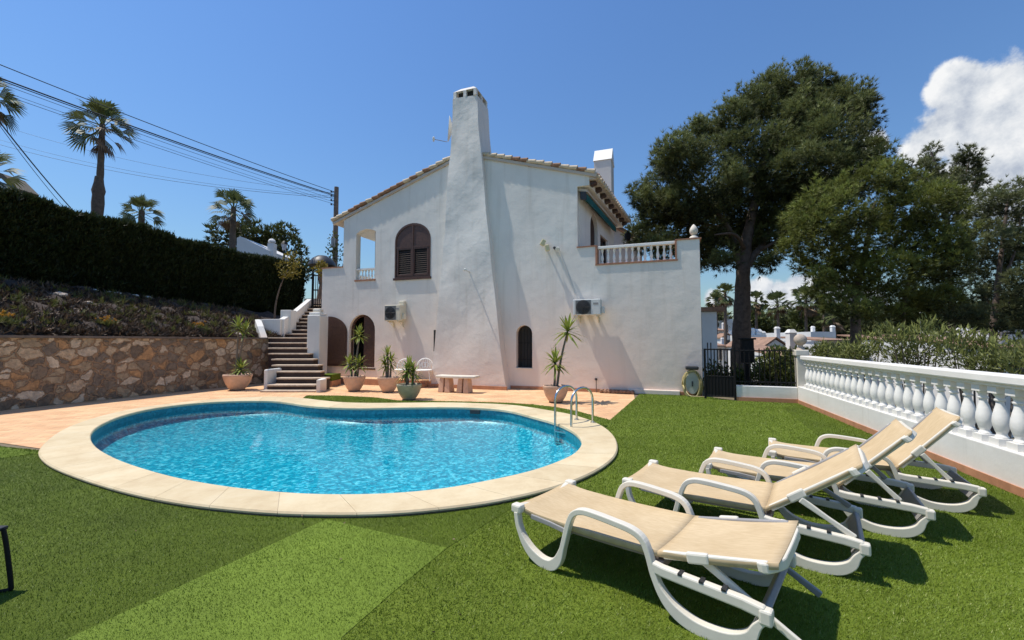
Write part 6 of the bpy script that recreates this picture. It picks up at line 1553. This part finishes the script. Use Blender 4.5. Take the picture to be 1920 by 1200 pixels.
olive = [(1640, 322, 22), (1605, 338, 26), (1570, 358, 28), (1675, 335, 28), (1710, 350, 30), (1540, 378, 28), (1515, 402, 26), (1498, 432, 24), (1490, 465, 20), (1530, 430, 40), (1575, 400, 44), (1630, 380, 48), (1690, 390, 46), (1740, 385, 38), (1770, 410, 34), (1785, 445, 32), (1570, 455, 46), (1640, 450, 56), (1710, 455, 52), (1755, 480, 44), (1540, 490, 34), (1515, 500, 18), (1590, 510, 42), (1660, 520, 48), (1730, 530, 44), (1780, 500, 30), (1620, 550, 32), (1570, 535, 28), (1690, 560, 32), (1745, 565, 26), (1545, 520, 20), (1480, 420, 14), (1476, 450, 12), (1600, 580, 30), (1655, 590, 34), (1715, 592, 34), (1530, 548, 20), (1770, 560, 30), (1560, 565, 22)]
pine('olive_pine', 'rounded olive green pine in front of the larger pine, right', olive, DO, 'olive_needles', 42, 0.20, 0.023,
     [ob, To(1605, 650), To(1604, 590), To(1608, 540), To(1625, 460), To(1640, 380)], 0.17,
     [([To(1606, 560), To(1580, 510), To(1545, 450)], 0.07), ([To(1610, 530), To(1660, 480), To(1710, 430)], 0.08), ([To(1605, 590), To(1570, 550), To(1530, 520)], 0.05), ([To(1690, 640), To(1694, 590), To(1700, 540), To(1720, 480)], 0.09)], dj=1.6, inner=0.2)
DD = 24.0; Td = lambda x, y, dz=0: P(x, y, DD + dz)
db_ = P(1790, 760, DD); db_.z = -3
dark = [(1744, 285, 12), (1742, 302, 12), (1725, 318, 18), (1700, 312, 12), (1752, 325, 18), (1780, 330, 16), (1800, 300, 12), (1815, 288, 14), (1828, 306, 12), (1810, 325, 18), (1832, 328, 12), (1770, 350, 20), (1805, 352, 18), (1740, 350, 20), (1790, 375, 20), (1825, 372, 16), (1800, 400, 22), (1700, 340, 14), (1680, 320, 10), (1835, 345, 12)]
pine('sparse_pine', 'thin topped dark pine showing above the olive pine', dark, DD, 'dark_needles', 30, 0.24, 0.030,
     [db_, Td(1785, 600), Td(1780, 480), Td(1775, 400), Td(1760, 330), Td(1746, 285)], 0.14, [([Td(1776, 410), Td(1800, 370), Td(1818, 295)], 0.07), ([Td(1772, 380), Td(1740, 345), Td(1710, 315)], 0.06), ([Td(1776, 420), Td(1805, 390), Td(1830, 335)], 0.05)], dj=1.0, inner=0.3)
DR = 20.0; Tr = lambda x, y, dz=0: P(x, y, DR + dz)
rb = P(1860, 760, DR); rb.z = -3
right = [(1880, 358, 18), (1905, 352, 16), (1860, 378, 20), (1893, 380, 24), (1918, 385, 22), (1840, 400, 20), (1870, 410, 26), (1905, 420, 26), (1850, 440, 26), (1885, 450, 28), (1920, 450, 24), (1835, 470, 24), (1865, 485, 26), (1905, 490, 26), (1840, 520, 28), (1880, 530, 30), (1920, 530, 28), (1820, 550, 26), (1855, 570, 28), (1900, 575, 30), (1940, 480, 40), (1950, 560, 40), (1812, 500, 18), (1815, 590, 22), (1780, 575, 24), (1770, 540, 20), (1790, 480, 24), (1800, 450, 20), (1760, 600, 26), (1850, 605, 26), (1890, 610, 26), (1925, 610, 28), (1825, 430, 18)]
pine('leaning_pine', 'dark feathery pine filling the right edge above the oleanders', right, DR, 'dark_needles', 30, 0.22, 0.026,
     [rb, Tr(1862, 640), Tr(1868, 560), Tr(1878, 470), Tr(1890, 370)], 0.15, [([Tr(1866, 580), Tr(1835, 540), Tr(1815, 500)], 0.06), ([Tr(1870, 540), Tr(1900, 480), Tr(1915, 400)], 0.07), ([Tr(1866, 590), Tr(1900, 560), Tr(1935, 520)], 0.06)], dj=1.4, inner=0.3)

# ------------------------------------------------------------------ sun loungers
LW = 0.325          # half width
def side_path():
    A = [(0.035, 0.31), (0.04, 0.275), (0.055, 0.21), (0.10, 0.13), (0.17, 0.065), (0.26, 0.03), (0.34, 0.035), (0.395, 0.085), (0.43, 0.17), (0.46, 0.28), (0.485, 0.36), (0.515, 0.415), (0.57, 0.445), (0.65, 0.45), (0.80, 0.44), (0.92, 0.425), (0.985, 0.39), (1.02, 0.32), (1.05, 0.22), (1.09, 0.14), (1.16, 0.07), (1.26, 0.03), (1.37, 0.025), (1.47, 0.045), (1.535, 0.09), (1.565, 0.15), (1.60, 0.195)]
    return catmull([Vector((x, 0, z)) for x, z in A], 4)
def make_lounger(label, ang, group):
    root = thing('sun_lounger', label, 'sun lounger', (0, 0, 0), 0, group)
    U = Vector((0, 1, 0)); hx = 1.06; hz = 0.315; bl = 0.70 if ang > 20 else 0.62; a = math.radians(ang)
    def seat_z(x): return 0.30 + 0.012 * math.sin(pi * min(x / hx, 1)) * -1 + 0.02 * math.exp(-(x / 0.10) ** 2) + 0.015 * x
    hz = seat_z(hx)
    bx = lambda t, n=0.0: (hx + math.cos(a) * t - math.sin(a) * n, hz + math.sin(a) * t + math.cos(a) * n)
    # sling of the seat, sagging a little across
    def cloth(path, name, w=LW + 0.003, sag=0.014):
        vs = []; fs = []; m = 13
        for (x, z) in path:
            vs.append((x, -w - 0.006, z - 0.030))
            for j in range(m - 2): q = -1 + 2 * j / (m - 3); vs.append((x, q * w, z - sag * (1 - q * q)))
            vs.append((x, w + 0.006, z - 0.030))
        for i in range(len(path) - 1):
            for j in range(m - 1): fs.append((i * m + j, (i + 1) * m + j, (i + 1) * m + j + 1, i * m + j + 1))
        mb = MB(); mb.add(vs, fs); o = mb.build(name, 'sling_beige', root, smooth=True, local=True, fix=False)
        sd = o.modifiers.new('thickness', 'SOLIDIFY'); sd.thickness = 0.006; return o
    cloth([(x, seat_z(x) + 0.022) for x in np.linspace(-0.004, hx - 0.002, 18)], 'seat_sling')
    bk = cloth([bx(t, 0.022 + 0.02 * math.sin(pi * t / bl) * -0.6) for t in np.linspace(0.002, bl - 0.004, 12)], 'backrest_sling')
    # rails
    for sg in (-1, 1):
        y = sg * (LW - 0.012)
        MB().sweep([(x, y, seat_z(x) - 0.004) for x in np.linspace(0.12, hx, 10)], 0.028, 0.046, U).build('seat_rail', 'resin_shaded', root, local=True, bevel=0.006)
        rl = [(*bx(t * bl / 0.7),) for t in (0.03, 0.2, 0.4, 0.55, 0.64)]
        MB().sweep([(x, y, z) for x, z in rl], 0.03, 0.044, U).build('backrest_rail', 'resin_grey' if sg > 0 else 'resin', root, local=True, bevel=0.008)
    # head rail with rounded corners, slightly dipped across
    hp = []
    for j in range(13):
        q = -1 + 2 * j / 12; t = bl - 0.06 * max(0, abs(q) - 0.72) / 0.28 * abs(q); x, z = bx(t - 0.006, -0.008 - 0.014 * (1 - q * q)); hp.append((x, q * (LW + 0.003), z))
    x0, z0 = bx(bl - 0.10); hp = [(x0, -(LW + 0.003), z0)] + hp + [(x0, LW + 0.003, z0)]
    MB().sweep(catmull(hp, 3), 0.05, 0.026, Vector((-math.sin(a), 0, math.cos(a)))).build('head_rail', 'resin', root, local=True, bevel=0.008)
    # foot rail with white end caps
    fr = MB(); fp = [(0.012, q * (LW + 0.005), seat_z(0) + 0.004 - 0.022 * (1 - q * q)) for q in np.linspace(-1, 1, 13)]
    fr.sweep(fp, 0.045, 0.04, Vector((1, 0, 0))); fr.build('foot_rail', 'resin', root, local=True, bevel=0.01)
    for sg in (-1, 1): MB().box((0.03, sg * (LW + 0.022), seat_z(0) + 0.008), (0.085, 0.066, 0.062)).build('foot_cap', 'resin', root, local=True, bevel=0.014)
    # side frames
    P0 = side_path()
    for sg in (-1, 1):
        y = sg * (LW + 0.032); mb = MB()
        hs = [0.036 + 0.034 * max(0.0, min(1.0, (0.17 - p.z) / 0.12)) for p in P0]
        mb.sweep([(p.x, y, p.z) for p in P0], 0.052, hs, U)
        sf = mb.build('side_frame', 'resin', root, local=True, bevel=0.011)
        mb = MB(); tb_ = [(1.035, 0.262), (1.10, 0.252), (1.30, 0.245), (1.50, 0.238), (1.60, 0.225)]
        mb.sweep([(x, y, z) for x, z in tb_], 0.05, 0.058, U); mb.build('notched_bar', 'resin', sf, local=True, bevel=0.01)
        for x in (1.20, 1.31, 1.42): MB().box((x, y, 0.274), (0.022, 0.053, 0.012)).build('notch', 'dark_plastic', sf, local=True)
        MB().box((1.605, y, 0.21), (0.06, 0.062, 0.075)).build('end_block', 'resin', sf, local=True, bevel=0.012)
        MB().lathe([(0.018, 0.0), (0.022, 0.012), (0.001, 0.014)], (0.27, y, -0.0), 10).build('foot_pad', 'dark_plastic', sf, local=True)
        MB().sweep([(0.44, sg * (LW + 0.004), 0.27), (0.30, sg * (LW + 0.004), 0.285), (0.14, sg * (LW + 0.004), 0.292)], 0.02, 0.035, U).build('seat_bracket', 'resin_grey', sf, local=True, bevel=0.006)
    # props of the backrest
    px, pz = bx(0.24, -0.02)
    for sg in (-1, 1):
        y = sg * (LW - 0.035) if ang < 20 else sg * (LW + 0.004)
        Lp = 0.36
        if ang < 20: ex, ez = 1.76, 0.085
        else:
            ex, ez = {36: (1.56, 0.255), 46: (1.44, 0.27), 49: (1.42, 0.27)}.get(ang, (1.5, 0.26))
        MB().sweep([(px, y, pz), ((px + ex) / 2, y, (pz + ez) / 2), (ex, y, ez)], 0.024, [0.045, 0.032, 0.04], U).build('prop', 'resin' if sg < 0 else 'resin_grey', root, local=True, bevel=0.007)
        MB().box((px - 0.02, sg * (LW - 0.004), pz + 0.018), (0.12, 0.036, 0.06), Matrix.Rotation(-a, 3, 'Y')).build('pivot', 'resin', root, local=True, bevel=0.012)
    # cross members between the side frames
    MB().box((1.575, 0, 0.17), (0.035, 2 * LW + 0.03, 0.11), Matrix.Rotation(0.5, 3, 'Y')).build('rear_crossbar', 'resin_grey', root, local=True, bevel=0.008)
    MB().box((1.06, 0, 0.262), (0.06, 2 * LW, 0.05)).build('hinge_bar', 'resin_shaded', root, local=True, bevel=0.008)
    MB().box((0.45, 0, 0.272), (0.05, 2 * LW, 0.035)).build('seat_crossbar', 'resin_grey', root, local=True, bevel=0.008)
    return root
lg = 'sun loungers in a row on the lawn'
spec = [((960, 962), (1315, 1197), 12, 'nearest cream sun lounger, its backrest almost flat'), ((1168, 912), (1565, 1083), 36, 'second nearest cream sun lounger, backrest half raised, between the nearly flat one and the next'),
        ((1319, 880), (1690, 1011), 46, 'third cream sun lounger from the camera, backrest raised in front of the farthest'), ((1442, 857), (1800, 965), 49, 'farthest cream sun lounger beside the white balustrade, backrest highest')]
for Fp, Rp, ang, lab in spec:
    f = G(*Fp, z=0.305); r = G(*Rp); d = r - f; d.z = 0; th = math.atan2(d.y, d.x); d.normalize()
    # the local near side is y = -(LW + .06); the foot corner lies on it
    lo = make_lounger(lab, ang, lg)
    nrm = Vector((-d.y, d.x, 0))
    lo.location = Vector((f.x, f.y, 0.012)) + nrm * (LW + 0.055); lo.rotation_euler = (0, 0, th)
    print('lounger', lab[:12], round((r - f).length, 2), round(math.degrees(th), 1))

# ------------------------------------------------------------------ potted yuccas
def yucca_head(c, up, n, L, seed):
    r = np.random.default_rng(seed); V = []; Fc = []; T = []; off = 0; up = np.array(Vector(up).normalized())
    for i in range(n):
        el = math.radians(85 - 125 * (i / n) ** 0.75 + r.normal(0, 8)); az = i * 2.399 + r.normal(0, .15)
        d = np.array([math.cos(el) * math.cos(az), math.cos(el) * math.sin(az), math.sin(el)]); d = d + up * 0.25; d /= np.linalg.norm(d)
        sd = np.cross(d, [0, 0, 1.0]); sd /= max(np.linalg.norm(sd), 1e-6); ll = L * r.uniform(0.75, 1.1); w = 0.024 * L / 0.4
        p = np.array(c) - up * 0.10 * (i / n); rows = []
        for k, (t, ww) in enumerate(((0, .6), (.35, 1.0), (.7, .8), (1, .05))):
            q = p + d * ll * t - np.array([0, 0, 0.22 * ll * t * t * (0.4 + abs(math.cos(el)))]); rows += [q - sd * w * ww, q + sd * w * ww]
        tn = np.clip(0.72 - 0.45 * i / n + r.normal(0, .1), 0, 1)
        V += rows; T += [tn] * 8
        for k in range(3): Fc.append((off + 2 * k, off + 2 * k + 1, off + 2 * k + 3, off + 2 * k + 2))
        off += 8
    return np.array(V), np.array(Fc), np.array(T)
def potted(label, px_, py_, rpx, hpx, mat, heads, dark_lip=False):
    g = G(px_, py_); s = g.y / F; r = rpx * s; h = hpx * s
    root = thing('potted_yucca', label, 'potted plant', g, group='potted yuccas on the terrace')
    prof = [(r * 0.46, 0.0), (r * 0.50, h * 0.05), (r * 0.62, h * 0.16), (r * 0.80, h * 0.40), (r * 0.92, h * 0.65), (r * 0.97, h * 0.82), (r * 1.0, h * 0.86), (r * 1.0, h * 0.98), (r * 0.95, h), (r * 0.90, h * 0.97), (r * 0.86, h * 0.85)]
    MB().lathe(prof, g, 28).build('bowl', mat, root, smooth=True)
    MB().lathe([(r * 0.87, h * 0.88), (r * 0.5, h * 0.92), (0.001, h * 0.93)], g, 20).build('soil', 'soil', root, smooth=True)
    MB().lathe([(r * 0.50, -0.004), (r * 0.52, 0.02)], g, 20).build('saucer', 'soil', root)
    for i, (hx, hy, L, n, bx_) in enumerate(heads):
        top = P(hx, hy, g.y + random.uniform(-.08, .08)); b = Vector((g.x + bx_ * r, g.y, h * 0.88)); m = b.lerp(top, 0.5) + Vector(((top.x - b.x) * 0.15 * -1 + 0.01, 0, 0))
        sl_ = (top - b).length; rs = 0.030 if sl_ > 0.5 else 0.034
        stem = MB().tube(catmull([b, m, top], 6), [rs * (1.1 - 0.35 * k / 12) for k in range(13)], 8).build('stem', 'stem_grey', root, smooth=True)
        V, Fc, T = yucca_head(top, (top - m), int(n * 1.2), L * 1.18, 100 + i + int(hx)); np_mesh('leaf_rosette', V, Fc, 'yucca_leaf', stem, tone=np.repeat(T, 1))
    return root
potted('potted yucca in pink bowl standing alone by the stone wall', 445, 731, 24, 29, 'pot_pink', [(452, 690, 0.40, 40, 0.1), (447, 612, 0.40, 26, -0.15), (461, 618, 0.36, 20, -0.1)])
potted('potted yucca in pink bowl with one tall stem before the arched shutter', 664, 733, 20, 28, 'pot_pink', [(655, 681, 0.36, 34, -0.25), (674, 680, 0.36, 34, 0.25), (674, 626, 0.34, 34, 0.05)])
potted('potted yucca in pink bowl with three upright stems, middle of the terrace group', 728, 735, 20, 28, 'pot_pink', [(722, 682, 0.32, 30, -0.2), (733, 676, 0.32, 28, 0.15), (726, 663, 0.34, 30, -0.05)])
potted('potted yucca in grey green bowl nearest the pool edge', 767, 749, 23, 29, 'pot_green', [(766, 690, 0.38, 44, -0.15), (774, 697, 0.34, 34, 0.25), (762, 697, 0.3, 24, -0.2)])
potted('tall potted yucca by the pool ladder, one long bare stem', 1042, 754, 24, 31, 'pot_pink', [(1041, 678, 0.42, 42, -0.1), (1065, 618, 0.48, 38, 0.1)])

# ------------------------------------------------------------------ stone bench
g0 = G(836, 735); g1 = G(873, 738)
bd_ = (G(880, 737) - G(818, 732)); bd_ = EL * -1; bc = (g0 + g1) / 2 + Vector((0, 0.12, 0))
bench = thing('stone_bench', 'curved white topped stone bench against the chimney breast', 'bench', bc)
zt = P(850, 704, bc.y).z; wid = P(890, 704, bc.y).x - P(808, 704, bc.y).x
n = 14; top = []; bn_ = Vector((-bd_.y, bd_.x, 0))
if bn_.y < 0: bn_ = -bn_
for k in range(n + 1):
    q = -1 + 2 * k / n; c = bc + bd_ * (q * wid / 2) + bn_ * (0.10 * (q * q)); top.append((c - bn_ * 0.2, c + bn_ * 0.2))
mb = MB(); vs = []
for z in (zt - 0.075, zt): vs += [Vector((a.x, a.y, z)) for a, b in top] + [Vector((b.x, b.y, z)) for a, b in top][::-1]
m = 2 * (n + 1); mb.add(vs, [tuple(range(m - 1, -1, -1)), tuple(range(m, 2 * m))] + [(i, (i + 1) % m, m + (i + 1) % m, m + i) for i in range(m)])
mb.build('seat', 'cream_stone', bench, bevel=0.02)
for q in (-0.52, 0.42):
    c = bc + bd_ * (q * wid / 2) + bn_ * 0.03; R = Matrix.Rotation(math.atan2(bd_.y, bd_.x), 3, 'Z'); mb = MB()
    for o in (-1, 1):
        def pl(x, y, z): return c + bd_ * x + bn_ * y + Vector((0, 0, z))
        x0 = o * 0.085; lo, hi = 0.10, 0.065
        mb.hexa([pl(x0 - lo + .03 * o, -.17, 0.0), pl(x0 + lo * .8 + .03 * o, -.17, 0.0), pl(x0 + lo * .8 + .03 * o, .17, 0.0), pl(x0 - lo + .03 * o, .17, 0.0), pl(x0 - hi, -.15, zt - 0.076), pl(x0 + hi, -.15, zt - 0.076), pl(x0 + hi, .15, zt - 0.076), pl(x0 - hi, .15, zt - 0.076)])
    mb.build('leg', 'pot_pink', bench, bevel=0.015)

# white wrought garden chairs by the chimney breast
def iron_chair(name, label, xp0, xp1, yt, yb, D):
    a = P(xp0, 640, D).x; b = P(xp1, 640, D).x; c = (a + b) / 2; w = b - a; zt = P(c, yt, D).z; zt = H + (640 - yt) / F * D; zs = H - (700 - 640) / F * D; z0 = 0.215
    zs = max(z0 + 0.36, zs)
    r = thing(name, label, 'chair', (c, D, z0), group='white iron chairs against the wall')
    pts = [Vector((c - w / 2, D, zs))] + [Vector((c - w / 2 * math.cos(pi * k / 12), D + 0.05, zs + 0.1 + (zt - zs - 0.1) * math.sin(pi * k / 12))) for k in range(13)] + [Vector((c + w / 2, D, zs))]
    bk = MB().tube(pts, 0.022, 8).build('back_hoop', 'white_paint', r, smooth=True)
    mb = MB()
    for k in range(-3, 4):
        x = c + k * w / 8.5; hgt = (zt - zs - 0.1) * math.sqrt(max(0, 1 - (2 * (x - c) / w) ** 2)) + 0.1
        mb.tube([Vector((x, D + 0.01, zs)), Vector((x + 0.03 * math.sin(k), D + 0.05, zs + hgt * 0.5)), Vector((x, D + 0.05, zs + hgt - 0.01))], 0.010, 6)
    for s in (-1, 1):
        mb.tube([Vector((c + s * w * (0.1 + 0.13 * math.cos(q)), D + 0.045, zs + (zt - zs) * (0.45 + 0.22 * math.sin(q)))) for q in np.linspace(0, 2 * pi, 13)], 0.011, 6)
    mb.build('back_scrolls', 'white_paint', bk)
    MB().lathe([(0.001, -0.015), (w * 0.52, -0.015), (w * 0.54, 0.0), (w * 0.52, 0.02), (0.001, 0.02)], (c, D - 0.22, zs), 18).build('seat', 'white_paint', r)
    for sx in (-1, 1):
        for sy in (-0.38, -0.04): MB().tube([Vector((c + sx * w * 0.38, D + sy, zs - 0.015)), Vector((c + sx * w * 0.46, D + sy - (0.04 if sy < -0.2 else -0.03), z0 + 0.003))], 0.016, 7).build('leg', 'white_paint', r)
    return r
iron_chair('iron_chair', 'white iron chair with hooped back tight against the chimney breast', 782, 812, 672, 705, 14.75)
iron_chair('iron_chair', 'white iron chair half hidden behind the grey green bowl', 745, 776, 673, 705, 15.0)

# black chair, only its leg and seat edge reaching into view at the left
def black_chair():
    a = G(22, 1112); fx = a.x
    r = thing('black_garden_chair', 'black metal garden chair cut off by the left edge', 'chair', (a.x - 0.3, a.y, 0))
    zt = P(2, 985, a.y + 0.05).z
    def leg(y, x0): 
        MB().tube(catmull([Vector((x0 - 0.075, y, zt)), Vector((x0 - 0.045, y, 0.26)), Vector((x0 - 0.008, y, 0.05)), Vector((x0 - 0.015, y, 0.022)), Vector((x0 - 0.06, y - 0.02, 0.018)), Vector((x0 - 0.5, y - 0.25, 0.018))], 5), 0.0125, 8).build('leg', 'iron', r, smooth=True)
    leg(a.y, fx); leg(a.y - 0.42, fx - 0.12)
    q = P(7, 985, a.y); MB().box((q.x - 0.24, a.y - 0.2, zt), (0.48, 0.46, 0.022)).build('seat', 'dark_plastic', r, bevel=0.008)
    MB().tube([Vector((q.x - 0.46, a.y - 0.4, zt)), Vector((q.x - 0.56, a.y - 0.4, zt + 0.45)), Vector((q.x - 0.56, a.y, zt + 0.45)), Vector((q.x - 0.46, a.y, zt))], 0.0125, 8).build('backrest', 'iron', r)
black_chair()
